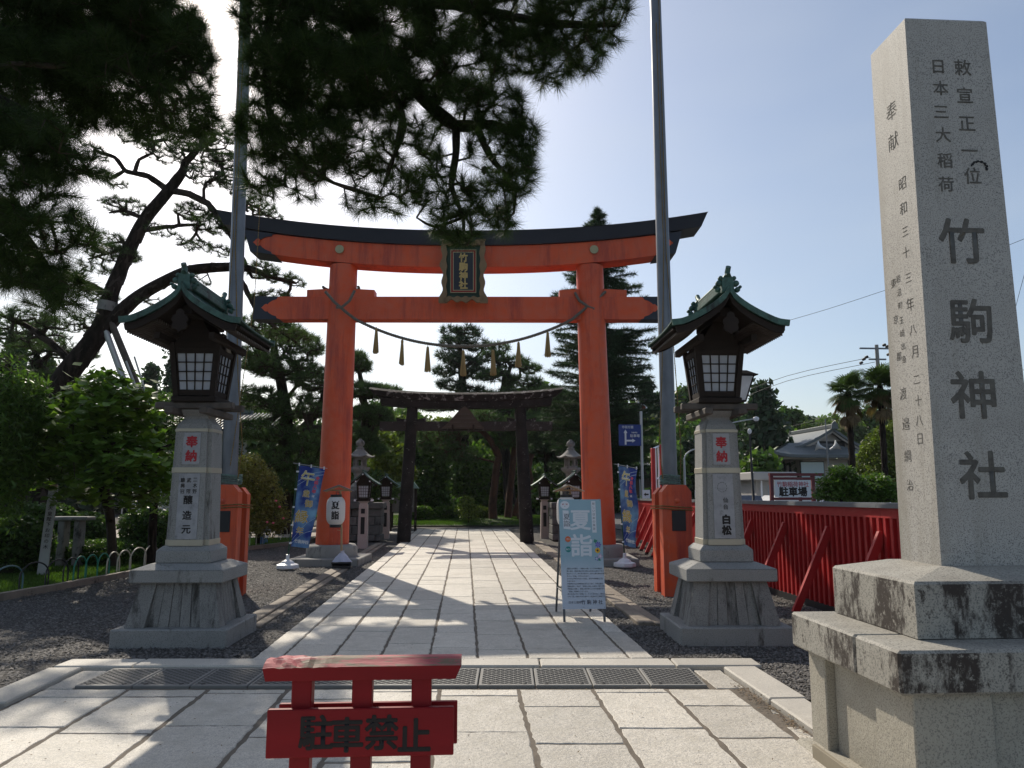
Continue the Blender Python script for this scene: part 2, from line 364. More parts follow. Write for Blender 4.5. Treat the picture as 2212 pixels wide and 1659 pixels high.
M_['cloth'] = mat('white_cloth', (.55, .56, .66), .8, var=(9, (.46, .47, .58), .3), bump=(12, .6, .02))
M_['lantp'] = mat('lantern_paper', (.74, .73, .72), .7, bump=(3, .1, .01), trans=.25)
M_['dplast'] = mat('dark_plastic', (.02, .02, .022), .5)
M_['tan'] = mat('fresh_wood', (.42, .29, .17), .6, var=(5, (.34, .22, .12), .3), stretch=(1, 4, 1))
M_['roofb'] = mat('pale_wood_roof', (.50, .43, .34), .6, var=(6, (.42, .35, .27), .3))
M_['roofg'] = mat('silvered_roof_board', (.20, .20, .21), .6, var=(6, (.15, .15, .155), .3))
M_['signf'] = mat('sign_frame_grey', (.13, .13, .14), .5, metal=.4)
M_['blkstone'] = mat('lichened_black_stone', (.012, .011, .011), .9, spec=.12, var=(3, (.04, .036, .034), .3), stain=[(5, (.26, .25, .24), .655, .012, (1, 1, 1)), (14, (.32, .31, .29), .655, .012, (1, 1, 1))], bump=(25, .5, .008))
M_['blkstone2'] = mat('grey_lichened_stone', (.018, .016, .015), .9, spec=.12, var=(3, (.035, .03, .029), .3), stain=[(5, (.22, .21, .21), .57, .02, (1, 1, 1)), (26, (.012, .012, .012), .60, .03, (1, 1, 1))], bump=(25, .5, .008))
M_['tiestone'] = mat('weathered_tie_beam', (.055, .049, .046), .9, spec=.12, var=(3, (.035, .03, .028), .3), stain=[(6, (.15, .145, .14), .60, .04, (1, 1, 1)), (16, (.02, .018, .018), .62, .03, (1, 1, 1))], bump=(25, .5, .008))
M_['board'] = mat('weathered_brown_board', (.075, .055, .040), .8, var=(5, (.05, .038, .03), .3), stretch=(.3, 1, 3), bump=(20, .3, .005))
M_['pinkstone'] = mat('pale_pink_post', (.46, .38, .35), .6, var=(4, (.40, .33, .30), .3), speck=[(90, (.3, .25, .23), .6, .05)])
M_['wallst'] = mat('masonry_stone', (.15, .145, .135), .85, var=(5, (.085, .082, .078), .25), bump=(14, .8, .02), orand=.2, stain=[(5, (.03, .03, .028), .62, .05, (1, 1, .5))])
M_['tall'] = mat('old_stone', (.26, .255, .24), .85, var=(5, (.17, .165, .155), .25), stain=[(7, (.06, .058, .052), .6, .05, (1, 1, .6))], bump=(30, .4, .006))
M_['copper2'] = mat('pale_green_copper_roof', (.16, .25, .22), .5)
M_['asphalt'] = mat('asphalt', (.055, .055, .056), .9, var=(1, (.07, .07, .07), .3), bump=(60, .4, .006))
M_['sunpave'] = mat('pale_paving', (.34, .29, .24), .85, var=(1, (.28, .24, .2), .3))
M_['wallw'] = mat('cream_wall', (.42, .38, .33), .85, var=(1.5, (.36, .33, .29), .3))
M_['walls'] = mat('shed_wall', (.42, .40, .38), .85)
M_['roofs'] = mat('grey_roof_tiles', (.12, .135, .14), .5, var=(3, (.085, .10, .105), .3), metal=.2)
M_['dark'] = mat('dark_opening', (.012, .012, .013), .6)
M_['bluglass'] = mat('reflecting_window', (.30, .42, .48), .12, spec=.9)
M_['bluesign'] = mat('blue_sign', (.012, .035, .20), .4)
M_['signw'] = mat('white_print', (.62, .66, .70), .5)
M_['silver'] = mat('pale_grey_metal', (.45, .47, .48), .45, metal=.3)
M_['pinksign'] = mat('faded_maroon_paint', (.11, .018, .026), .6, var=(4, (.15, .03, .035), .3))
M_['blue'] = mat('blue_tarp', (.05, .12, .38), .5, trans=.2)
M_['carw'] = mat('white_car_paint', (.7, .72, .74), .25, coat=.5)
M_['card'] = mat('dark_car_paint', (.02, .03, .06), .25, coat=.5)
M_['capgrey'] = mat('grey_coping', (.19, .20, .21), .5, var=(4, (.14, .15, .16), .3), bump=(20, .2, .004))
M_['sandy'] = mat('leaf_litter', (.16, .11, .06), .9, island=.5)
for nm, c_ in dict(hteal=(.10, .20, .22), hblack=(.02, .022, .022), hgreen=(.03, .22, .15), hcream=(.50, .46, .36), hblue=(.10, .24, .50), hdgreen=(.02, .06, .045)).items():
    M_[nm] = mat(nm + '_hoop_paint', c_, .45)
# ================================================================== SETTING
def struct(name, mb, m, **k): return tag(mb.build(name, M_[m], **k), kind='structure')
struct('ground', MB().add([(-400, -60, -.15), (400, -60, -.15), (400, 700, -.15), (-400, 700, -.15)], [(0, 1, 2, 3)]), 'gravel')
# near gravel, gently uneven, cut out round the plaza
def bumpy(x0, x1, y0, y1, z, st, amp, seed):
    nx, ny = max(2, int((x1 - x0) / st)), max(2, int((y1 - y0) / st))
    X, Y = np.meshgrid(np.linspace(x0, x1, nx + 1), np.linspace(y0, y1, ny + 1))
    Z = z + amp * (np.sin(X * 2.1 + seed) * np.cos(Y * 1.7 + seed * 2) + .6 * np.sin(X * 5.3 + Y * 4.1 + seed))
    V = np.stack([X.ravel(), Y.ravel(), Z.ravel()], 1); i = np.arange(nx * ny); a = (i // nx) * (nx + 1) + i % nx
    return V, np.stack([a, a + 1, a + nx + 2, a + nx + 1], 1)
gv, gf = [], []; off = 0
for args in [(-7.2, -2.06, 7.75, 33, -.035), (1.84, 6.2, 7.75, 33, -.035), (2.70, 9.0, -6, 7.75, -.035), (-16, -3.83, -6, 7.75, -.035), (-16, -7.2, 7.75, 12.5, -.035), (6.2, 9.0, 7.75, 33, -.04), (-14, 16, 33, 38, -.035)]:
    V, F = bumpy(*args[:4], args[4], .35, .009, 3); gv.append(V); gf.append(F + off); off += len(V)
o = mesh_obj('gravel_bed', np.concatenate(gv), np.concatenate(gf), M_['gravel'], smooth=np.ones(sum(map(len, gf)), bool)); tag(o, kind='structure')

# slabs: hewn granite with slightly ragged edges
def slab_mb(x0, x1, y0, y1, z, th=.06, rag=.006, gap=.007, seed=0):
    r_ = random.Random(seed); x0 += gap * 1.25; x1 -= gap * 1.25; y0 += gap * .6; y1 -= gap * .6; dn = .07 if y0 < 9 else .12
    nx = max(2, int((x1 - x0) / dn)); ny = max(2, int((y1 - y0) / dn))
    pts = [(x0 + (x1 - x0) * i / nx, y0) for i in range(nx)] + [(x1, y0 + (y1 - y0) * i / ny) for i in range(ny)] + \
          [(x1 - (x1 - x0) * i / nx, y1) for i in range(nx)] + [(x0, y1 - (y1 - y0) * i / ny) for i in range(ny)]
    pts = [(x + r_.uniform(-rag, rag), y + r_.uniform(-rag, rag)) for x, y in pts]
    SH = -.056; pts = [(x, y + SH * x) for x, y in pts]; cx, cy = (x0 + x1) / 2, (y0 + y1) / 2 + SH * (x0 + x1) / 2; b = .007
    tx, ty = r_.uniform(-.003, .003), r_.uniform(-.003, .003)
    def zz(x, y): return z + tx * (x - cx) + ty * (y - cy)
    inn = [(cx + (x - cx) * (1 - b / max(.05, (x1 - x0) / 2)), cy + (y - cy) * (1 - b / max(.05, (y1 - y0) / 2))) for x, y in pts]
    return MB().loft([[(x, y, z - th) for x, y in pts], [(x, y, zz(x, y) - b) for x, y in pts], [(x, y, zz(x, y)) for x, y in inn]])
path = thing('stone_path', None, None, (0, 7.7, 0)); path['kind'] = 'structure'
xs = [-2.05, -1.78, -1.29, -.82, -.34, .13, .62, 1.12, 1.60, 1.84]
MB().box(-2.02, 1.81, 7.6, 33.6, -.09, -.008).build('mortar_bed', M_['grout'], path, world=True)
sd = 0
for c_ in range(9):
    y = 7.73 + (rnd.uniform(-.5, 0) if 0 < c_ < 8 else 0); first = True
    while y < 33.4:
        ln = rnd.choice([.62, .78, .85, .95, 1.1]) if 0 < c_ < 8 else rnd.uniform(1.3, 1.9)
        if y > 18: ln *= 1.15
        y1 = min(33.6, y + ln); ya = max(7.73, y)
        if y1 - ya > .18:
            sd += 1; slab_mb(xs[c_], xs[c_ + 1], ya, y1, rnd.uniform(-.002, .003), seed=sd, rag=.007, gap=.012 if rnd.random() < .6 else .009).build('slab', M_['slab'], path, world=True)
        y = y1
# crossing pavement beyond the black gate
cp = thing('cross_path', None, None, (0, 30, 0)); cp['kind'] = 'structure'
for i in range(7):
    for j in range(2):
        slab_mb(-5.3 + i * .46, -4.84 + i * .46, 30.2 + j * .8, 31.0 + j * .8, -.005, seed=700 + i * 2 + j).build('slab', M_['slab'], cp, world=True)

plaza = thing('plaza', None, None, (0, 4, -.05)); plaza['kind'] = 'structure'
PZ = -.032
MB().box(-3.5, 2.36, -6, 6.9, -.14, PZ - .005).build('mortar_bed', M_['grout'], plaza, world=True)
jx = [-3.48, -2.78, -2.12, -1.46, -.86, -.20, .45, 1.07, 1.68, 2.22]
for c_ in range(9):
    y = 6.70 - [.25, .22, .12, .30, .08, .20, .52, .12, .50, .25][c_]; y1 = 6.70
    while y1 > -6:
        sd += 1
        slab_mb(jx[c_], jx[c_ + 1], max(-6, y), y1, PZ + rnd.uniform(-.003, .003), seed=sd, rag=.008, gap=.012).build('slab', M_['slab'], plaza, world=True)
        y1 = y; y -= rnd.choice([.78, .88, .95])
    # first strip between covers and kerb ends
for a, b in ((-3.5, -3.26), (2.10, 2.36)):
    sd += 1; slab_mb(a, b, 6.72, 7.38, PZ, seed=sd).build('slab', M_['slab'], plaza, world=True)
# narrow filler stones along the right kerb
yy = 6.5
while yy > 4.9:
    sd += 1; l_ = rnd.uniform(.18, .4); slab_mb(2.235, 2.35, yy - l_, yy, PZ - .004 + rnd.uniform(-.006, .004), seed=sd, rag=.012).build('slab', M_['slab'], plaza, world=True); yy -= l_ + .015
# kerbs
def pivot(o, x, y, ang):
    c, s = math.cos(ang), math.sin(ang); L_ = o.location; dx, dy = L_.x - x, L_.y - y; o.location = (x + c * dx - s * dy, y + s * dx + c * dy, L_.z); o.rotation_euler.z += ang
FRONT = R(-3.2)      # frontage, gates and kerbs run slightly askew to the path
def kerb(name, pieces):
    k = thing(name, None, None, (0, 0, 0)); k['kind'] = 'structure'
    for i, (x0, x1, y0, y1, z0, z1) in enumerate(pieces):
        MB().cbox(x0, x1, y0, y1, z0, z1, .012).build('kerb_stone', M_['kerb'], k)
    return k
kx = [-3.78, -3.02, -1.72, -.62, .5, 1.86, 2.30, 2.95]
kx = [-3.78, -3.05, -1.80, -.55, .72, 1.98, 2.78]
kerb('cross_kerb', [(a + .006, b - .006, 7.41, 7.72, -.14, .004 + .002 * (i % 2)) for i, (a, b) in enumerate(zip(kx[:-1], kx[1:]))])
pivot(bpy.data.objects['cross_kerb'], 0, 7.7, FRONT)
kerb('left_kerb', [(-3.80, -3.50, y - 1.2 + .008, y - .008, -.14, .002) for y in (7.58, 6.3, 5.1, 3.9, 2.7, 1.5)])
kerb('right_kerb', [(2.38, 2.68, 6.15, 7.24, -.14, .004), (2.38, 2.66, 5.27, 6.14, -.14, .0)])
# side strips in the gravel
for nm, x0, x1, ya in (('left_edging', -2.78, -2.44, 9.7), ('right_edging', 2.12, 2.46, 9.6)):
    k = thing(nm, None, None, (0, 0, 0)); k['kind'] = 'structure'; y = ya
    while y < 24.5:
        l_ = rnd.uniform(.75, 1.0); MB().cbox(x0 + rnd.uniform(-.012, .012), x0 + .20, y, y + l_ - .01, -.1, .012 + rnd.uniform(-.004, .006), .01).build('edging_stone', M_['sandal'], k)
        MB().cbox(x0 + .215, x1, y, y + l_ - .01, -.1, -.002, .008).build('edging_stone', M_['sandal'], k); y += l_
# loose gravel stones
def pebbles(name, regions, size, label=None):
    Vs, Fs = [], []; off = 0
    bv = np.array([(1, 0, 0), (0, 1, 0), (-1, 0, 0), (0, -1, 0), (0, 0, 1)], float)
    bf = np.array([(0, 1, 4), (1, 2, 4), (2, 3, 4), (3, 0, 4)])
    for (x0, x1, y0, y1, dens) in regions:
        n = int((x1 - x0) * (y1 - y0) * dens)
        x = RNG.uniform(x0, x1, n); y = RNG.uniform(y0, y1, n)
        keep = ~((x > -3.72) & (x < -2.44) & (y > 8.56) & (y < 9.66)) & ~((x > 2.36) & (x < 3.53) & (y > 8.25) & (y < 9.45)) & ~((x > -2.79) & (x < -2.43) & (y > 9.7)) & ~((x > 2.11) & (x < 2.47) & (y > 9.6))
        x, y = x[keep], y[keep]; n = len(x); s_ = RNG.uniform(size[0], size[1], n)
        b = bv[None] * (s_[:, None, None] * RNG.uniform(.6, 1.3, (n, 1, 3))) * np.array([1, .75, .55])
        b += RNG.normal(0, .16, (n, 5, 3)) * s_[:, None, None]
        a = RNG.uniform(0, 6.28, n); ca, sa = np.cos(a)[:, None], np.sin(a)[:, None]
        V = np.stack([b[..., 0] * ca - b[..., 1] * sa + x[:, None], b[..., 0] * sa + b[..., 1] * ca + y[:, None], b[..., 2] - .030 + RNG.uniform(0, .006, (n, 1))], 2)
        Vs.append(V.reshape(-1, 3)); Fs.append((bf[None] + (np.arange(n) * 5)[:, None, None]).reshape(-1, 3) + off); off += n * 5
    o = mesh_obj(name, np.concatenate(Vs), np.concatenate(Fs), M_['pebble']); return tag(o, label, 'gravel', kind='stuff')
pebbles('gravel', [(2.70, 5.0, 5.0, 7.7, 1500), (1.86, 4.95, 7.74, 11, 1500), (-4.6, -2.08, 7.74, 12, 1300), (-7, -4.6, 8, 12, 900), (-9, -3.83, 5, 7.75, 800), (-7.0, -4.6, 4, 8, 400),
                   (-6.9, -2.08, 12, 18, 500), (1.86, 5.0, 11, 18, 550), (-6.2, -2.1, 18, 24, 220), (1.86, 5.2, 18, 24, 220)], (.011, .024), 'loose grey gravel spread on both sides of the stone path')

# ------------------------------------------------------------------ lawn on the left
KL = [GR(u, v) for u, v in [(0, 1292), (61, 1279.6), (115, 1272.5), (157, 1266), (196, 1257), (245, 1249), (291, 1239), (322, 1230), (345, 1222)]]
kl = [(-7.2, 7.0), (-7.08, 10.5)] + [(p[0], p[1]) for p in KL[0::2]] + [(-6.75, 19.5), (-6.1, 22.2), (-5.3, 24.4), (-4.9, 26.5)]
lawn_poly = kl + [(-4.9, 33), (-30, 33), (-30, 7)]
struct('lawn', MB().prism([(x, y) for x, y in lawn_poly], 'z', -.14, -.012), 'grass_soil')
k = thing('lawn_kerb', None, None, (0, 0, 0)); k['kind'] = 'structure'
for i in range(len(kl) - 1):
    (xa, ya), (xb, yb) = kl[i], kl[i + 1]; L_ = math.hypot(xb - xa, yb - ya); n = max(1, round(L_ / .75))
    for j in range(n):
        t0, t1 = j / n + .004, (j + 1) / n - .004; ax, ay, bx, by = xa + (xb - xa) * t0, ya + (yb - ya) * t0, xa + (xb - xa) * t1, ya + (yb - ya) * t1
        nx, ny = -(yb - ya) / L_ * .06, (xb - xa) / L_ * .06
        MB().prism([(ax + nx, ay + ny), (ax - nx, ay - ny), (bx - nx, by - ny), (bx + nx, by + ny)], 'z', -.1, .075).build('kerb_stone', M_['sandal'], k)
def grass(name, polyfn, x0, x1, y0, y1, dens, h, label):
    n = int((x1 - x0) * (y1 - y0) * dens); x = RNG.uniform(x0, x1, n); y = RNG.uniform(y0, y1, n); kp = polyfn(x, y); x, y = x[kp], y[kp]; n = len(x)
    a = RNG.uniform(0, 6.28, n); hh = RNG.uniform(.5, 1.2, n) * h; wd = .006 + .004 * RNG.random(n) + y * .0004; lx, ly = RNG.normal(0, .4, n) * hh, RNG.normal(0, .4, n) * hh
    V = np.stack([np.stack([x - np.cos(a) * wd, y - np.sin(a) * wd, np.full(n, -.012)], 1), np.stack([x + np.cos(a) * wd, y + np.sin(a) * wd, np.full(n, -.012)], 1), np.stack([x + lx, y + ly, hh], 1)], 1)
    o = mesh_obj(name, V.reshape(-1, 3), np.arange(n * 3).reshape(-1, 3), M_['grass']); return tag(o, label, 'grass', kind='stuff')
kly = np.array([p[1] for p in kl]); klx = np.array([p[0] for p in kl])
grass('grass', lambda x, y: x < np.interp(y, kly, klx) - .08, -12, -4.9, 9.5, 27, 1000, .07, 'short green lawn grass behind the hoop fence on the left')

# ================================================================== DRAIN COVERS
ORD = ['first', 'second', 'third', 'fourth', 'fifth', 'sixth', 'seventh', 'eighth', 'ninth', 'tenth', 'eleventh', 'twelfth', 'thirteenth', 'fourteenth']
def make_cover():
    t = thing('drain_cover', 'x', 'drain cover', (0, 0, -.012), group='ribbed iron drain covers in a row across the plaza')
    hw, hd = .236, .32
    MB().cbox(-hw, hw, -hd, hd, -.035, 0, .006).build('plate', M_['tread'], t)
    tb = MB(); s_ = .043
    for i in range(-6, 7):
        for j in range(-9, 10):
            x, y = i * s_ * .9, j * s_ * .78
            if abs(x) > hw - .03 or abs(y) > hd - .03: continue
            a = R(24) if (i + j) % 2 else R(-24)
            tb.add([(-.021, -.0035, 0), (.021, -.0035, 0), (.021, .0035, 0), (-.021, .0035, 0), (-.018, 0, .004), (.018, 0, .004)],
                   [(0, 1, 5, 4), (2, 3, 4, 5), (1, 2, 5), (3, 0, 4)], False, rotm(0, 0, a), (x, y, 0))
    tb.build('tread', M_['treadbar'], t, kind='stuff')
    for sx in (-1, 1): MB().lathe([(.020, .0005), (.020, .0035), (.012, .004)], 10, (sx * .15, -.265)).build('lift_hole', M_['dark'], t)
    return t
cov = make_cover(); cache_kids(cov)
n_c = 11
for i in range(n_c):
    gx_ = -3.0 + i * .482; loc = (gx_, 7.065 - .056 * gx_, -.012)
    lab = '%s drain cover from the left end of the ribbed iron row' % ORD[i].capitalize() if i < 6 else '%s drain cover from the right end of the ribbed iron row' % ORD[n_c - 1 - i].capitalize()
    if i == 0: lab = 'Leftmost ribbed iron drain cover, at the corner of the left kerb'
    if i == n_c - 1: lab = 'Rightmost ribbed iron drain cover, by the right kerb stones'
    if i == 0: cov.location = loc; cov['label'] = lab; cov.rotation_euler.z = FRONT
    else: dup(cov, loc, FRONT, lab)
struct('drain_channel', MB().prism([(-3.26, 6.92), (2.08, 6.62), (2.08, 7.26), (-3.26, 7.56)], 'z', -.2, -.055), 'dark')

# ================================================================== VERMILION GATE
T = thing('torii_gate', 'Tall vermilion torii gate with black curved top beam and gilt framed name plaque', 'torii gate', (0, 18, 0))
TY = 18.0
def W(mb, name, m, parent, **k): return mb.build(name, M_[m], parent, world=True, **k)
for sx, c0, ct in ((-1, -3.05, -2.98), (1, 3.08, 2.94)):
    base = W(MB().cbox(c0 - .72 - .05, c0 + .72 + .05, TY - .85, TY + .85, -.1, .13, .015), 'footing', 'conc', T)
    W(MB().lathe([(.58, .13), (.575, .33), (.52, .40), (.3, .405)], 36, (c0, TY)), 'plinth', 'conc', T)
    rings = []
    for k_ in range(13):
        t = k_ / 12; z = .38 + (6.95 - .38) * t; c = c0 + (ct - c0) * t; r_ = .375 - .05 * t ** .8
        rings.append([(c + r_ * math.cos(a), TY + r_ * math.sin(a), z) for a in [2 * math.pi * q / 40 for q in range(40)]])
    W(MB().loft(rings, smooth=True), 'pillar', 'verm', T)
def swp(x): return .50 * (abs(x) / 5.9) ** 2.2
def beam(x0, x1, zt, zb, hy, hyb, n=30, xb0=None, xb1=None, x0t=None):
    xb0 = x0 if xb0 is None else xb0; xb1 = x1 if xb1 is None else xb1; rings = []
    for i in range(n + 1):
        t = i / n; xt = x0 + (x1 - x0) * t; xb = xb0 + (xb1 - xb0) * t
        rings.append([(xb, TY - hyb, zb + swp(xt)), (xt, TY - hy, zt + swp(xt)), (xt, TY + hy, zt + swp(xt)), (xb, TY + hyb, zb + swp(xt))])
    return MB().loft(rings)
W(beam(-5.93, 5.72, 7.70, 7.38, .46, .38, xb0=-5.78, xb1=5.58), 'top_beam', 'blackp', T)
# ridge cap
rg = []
for i in range(31):
    x = -5.94 + 11.67 * i / 30; z = 7.703 + swp(x); rg.append([(x, TY - .48, z), (x, TY, z + .07), (x, TY + .48, z), (x, TY, z - .01)])
W(MB().loft(rg), 'ridge_cap', 'blackp', T)
W(beam(-5.30, 5.12, 7.377, 6.86, .31, .29, xb0=-5.12, xb1=4.94), 'second_beam', 'verm', T)
def ogee(xin, xout, zt, zb, y, n=8):
    """painted black beam end with a bracket-shaped edge; returns polygon in x,z"""
    m = (zt + zb) / 2; h = (zt - zb) / 2; d = xin - xout
    pts = [(0, 1), (.10, .92), (.13, .75), (.30, .62), (.42, .42), (.46, .30), (.60, .16), (.70, 0)]
    prof = [(xin - d * a, m + h * b) for a, b in pts] + [(xin - d * a, m - h * b) for a, b in reversed(pts[:-1])]
    return prof
def heart(cx, cz, s, sg):
    p = []
    for k_ in range(20):
        t = 2 * math.pi * k_ / 20; x = 16 * math.sin(t) ** 3; z = 13 * math.cos(t) - 5 * math.cos(2 * t) - 2 * math.cos(3 * t) - math.cos(4 * t)
        p.append((cx - sg * z * s / 17, cz + x * s / 17))
    return p
for sx in (-1, 1):
    # second beam end
    e, ib = (-5.30, -4.55) if sx < 0 else (5.12, 4.46)
    zt, zb = 7.375 + swp(4.9), 6.862 + swp(4.9)
    pr = ogee(ib, e, zt - .0, zb, 0)
    sk = lambda x: (swp(x) - swp(4.9))
    eb = -5.14 if sx < 0 else 4.96
    poly = [(x, z + sk(x)) for x, z in pr] + [(eb, zb + sk(eb)), (e, zt + sk(e))]
    W(MB().prism(poly, 'y', TY - .335, TY + .335), 'painted_beam_end', 'blackp', T)
    W(MB().prism(heart(-4.98 if sx < 0 else 4.80, 7.12 + swp(4.9), .10, sx), 'y', TY - .345, TY - .337), 'heart_ornament', 'verm', T)
    # tie beam end
    xe, xi = (-5.05, -4.42) if sx < 0 else (4.76, 4.12)
    pr = [(x, z) for x, z in ogee(xi, xe, 6.17, 5.62, 0)] + [(xe, 5.615), (xe, 6.175)]
    W(MB().prism(pr, 'y', TY - .20, TY + .20), 'painted_beam_end', 'blackp', T)
    W(MB().prism(heart(-4.76 if sx < 0 else 4.46, 5.895, .10, sx), 'y', TY - .209, TY - .202), 'heart_ornament', 'verm', T)
    # wedges above the tie beam
    cx_ = sx * 3.0
    for s2 in (-1, 1):
        W(MB().prism([(cx_ + s2 * .25, 6.12), (cx_ + s2 * .80, 6.12), (cx_ + s2 * .80, 6.34), (cx_ + s2 * .25, 6.37)][::s2], 'y', TY - .165, TY + .165), 'wedge', 'verm', T)
    W(MB().add(*(lambda: (lambda n: ([(sx * 3.02 + (.105 if q else 0) * 0 + .105 * math.cos(2 * math.pi * q / n), TY - .335, 7.17 + swp(3.02) + .105 * math.sin(2 * math.pi * q / n)) for q in range(n)] + [(sx * 3.02 + .10 * math.cos(2 * math.pi * q / n), TY - .352, 7.17 + swp(3.02) + .10 * math.sin(2 * math.pi * q / n)) for q in range(n)],
        [tuple(range(n, 2 * n))] + [(q, (q + 1) % n, n + (q + 1) % n, n + q) for q in range(n)]))(24))()), 'gilt_disc', 'goldd', T)
W(MB().cbox(-5.00, 4.72, TY - .165 - .03, TY + .195, 5.62, 6.17, .006), 'tie_beam', 'verm', T)
# name plaque
pm = rotm(R(7))
PQ = thing('name_plaque', None, None, (0, 0, 0)); PQ.parent = T; del_ = None
PQ.location = (-.06, -.62, 6.66)
def plq(mb, name, m): 
    mb.v = [tuple(pm @ Vector(p)) for p in mb.v]; return mb.build(name, M_[m], PQ)
plq(MB().box(-.43, .43, 0, .06, -.66, .66), 'backboard', 'pgreen')
def wavy(side):
    p = []; n = 26
    for i in range(n + 1):
        t = i / n; z = -.74 + 1.48 * t; p.append((side * (.50 + .028 * math.sin(t * 24) + .02 * math.sin(t * 11 + 1) + (.05 * (abs(t - .5) * 2) ** 6)), z))
    q = [(side * (.385 + .014 * math.sin(t_ / n * 30)), -.74 + 1.48 * t_ / n) for t_ in range(n, -1, -1)]
    return p + q
for s_ in (-1, 1):
    pl = wavy(s_); rings = [[(x, y_, z) for x, z in pl] for y_ in (-.10, .05)]
    plq(MB().loft(rings), 'carved_frame', 'pwood')
for zs in (-1, 1):
    top = [(-.46 + .92 * i / 22, zs * (.70 + .03 * math.sin(i * 1.1) + .02 * math.cos(i * .6))) for i in range(23)]
    bot = [(-.46 + .92 * i / 22, zs * (.60 + .02 * math.sin(i * 1.4))) for i in range(22, -1, -1)]
    plq(MB().loft([[(x, y_, z) for x, z in top + bot] for y_ in (-.10, .05)]), 'carved_frame', 'pwood')
plq(MB().box(-.295, .295, -.035, 0, -.50, .50), 'red_border', 'pred')
for a, b, c, d in ((-.30, -.285, -.505, .505), (.285, .30, -.505, .505), (-.285, .285, .49, .505), (-.285, .285, -.505, -.49), (-.24, -.225, -.45, .45), (.225, .24, -.45, .45), (-.225, .225, .435, .45), (-.225, .225, -.45, -.435)):
    plq(MB().box(a, b, -.046, -.0355, c, d), 'gilt_line', 'goldd')
plq(MB().box(-.224, .224, -.042, -.036, -.434, .434), 'lettering_panel', 'blackp')
for i, ch in enumerate('竹駒神社'):
    V, F = text_mb(ch, .205, .009, .006); V += np.array([0, -.052, .315 - .21 * i]); V = V @ np.array(pm).T; mesh_obj('lettering', V, F, M_['gold'], PQ)

# sacred rope with straw tassels (things of their own)
def twist_tube(mb, pts, r, pitch, strands=3, n=6, seg=None):
    pts = [Vector(p) for p in pts]; L_ = 0; cum = [0]
    for a, b in zip(pts[:-1], pts[1:]): L_ += (b - a).length; cum.append(L_)
    N_ = seg or int(L_ / (pitch / 7))
    fine = []
    for k_ in range(N_ + 1):
        s_ = L_ * k_ / N_; i = min(len(pts) - 2, max(0, int(np.searchsorted(cum, s_) - 1))); t = (s_ - cum[i]) / max(1e-6, cum[i + 1] - cum[i]); fine.append(pts[i].lerp(pts[i + 1], t))
    for st in range(strands):
        q = []
        for k_, p in enumerate(fine):
            d = (fine[min(k_ + 1, N_)] - fine[max(k_ - 1, 0)]).normalized(); a = d.cross(Vector((0, 1, .1))).normalized(); b = d.cross(a)
            ph = 2 * math.pi * (L_ * k_ / N_ / pitch) + 2 * math.pi * st / strands
            q.append(p + (a * math.cos(ph) + b * math.sin(ph)) * r * .5)
        mb.tube(q, r * .56, n, smooth=True)
    return mb
ry = 17.58
rope = thing('sacred_rope', 'Twisted straw rope slung between the two vermilion pillars', 'rope', (0, ry, 6.0))
cat = []
for i in range(41):
    t = i / 40; u = 768 + (1236 - 768) * t; v = 690 - 0 * t + 66 * (1 - (2 * t - 1) ** 2) ** 1 - 0; cat.append(AT(u, 690 + 58 * (1 - abs(2 * t - 1) ** 2.1) - 3 * 0, ry))
pl = [AT(703, 630, 17.62), AT(722, 652, 17.56), AT(745, 672, 17.56)]; prr = [AT(1262, 668, 17.56), AT(1285, 650, 17.56), AT(1308, 630, 17.62)]
W(twist_tube(MB(), pl + cat + prr, .036, .16), 'rope', 'ropeg', rope)
W(twist_tube(MB(), [AT(766, 628, 17.66), AT(755, 650, 17.57), AT(738, 664, 17.54), AT(726, 664, 17.52)], .034, .16), 'rope_end', 'ropeg', rope)
W(twist_tube(MB(), [AT(1242, 632, 17.66), AT(1252, 650, 17.57), AT(1270, 662, 17.54), AT(1284, 667, 17.52)], .034, .16), 'rope_end', 'ropeg', rope)
for s_ in (-1, 1):
    rr = [( s_ * 3.0 + .42 * math.cos(a), TY + .42 * math.sin(a), 6.40) for a in [R(d) for d in range(-10, 191, 12)]]
    W(twist_tube(MB(), rr, .034, .16), 'rope_loop', 'ropeg', rope)
def tassel(loc, label):
    t = thing('straw_tassel', label, 'tassel', loc, group='straw tassels hanging from the sacred rope')
    MB().tube([(0, 0, 0), (.004, 0, -.05)], .008, 6).build('cord', M_['ropeg'], t)
    r_ = random.Random(int(loc[0] * 100)); mb = MB()
    for k_ in range(46):
        a = r_.uniform(0, 6.28); q = math.sqrt(r_.random()); x, y = .022 * q * math.cos(a), .022 * q * math.sin(a); e = r_.uniform(2.6, 3.7)
        mb.tube([(x, y, -.045), (x * 1.6, y * 1.6, -.2), (x * e, y * e, -.60 - r_.uniform(-.01, .035))], [.007, .009, .010], 4, smooth=False)
    mb.build('straw', M_['straw'], t, kind='stuff')
    MB().lathe([(.016, -.03), (.030, -.05), (.033, -.09), (.03, -.10)], 10).build('binding', M_['straw'], t)
for i, (u, v) in enumerate([(813, 706), (869, 731), (924, 746), (1001, 754), (1065, 753), (1120, 736), (1183, 714)]):
    lab = ['Straw tassel next to the left vermilion pillar, first on the rope', 'Second straw tassel from the left vermilion pillar', 'Third straw tassel from the left vermilion pillar', 'Middle straw tassel, hanging lowest under the name plaque',
           'Third straw tassel from the right vermilion pillar', 'Second straw tassel from the right vermilion pillar', 'Straw tassel next to the right vermilion pillar, last on the rope'][i]
    p = AT(u, v, ry - .02); tassel((p[0], p[1], p[2]), lab)

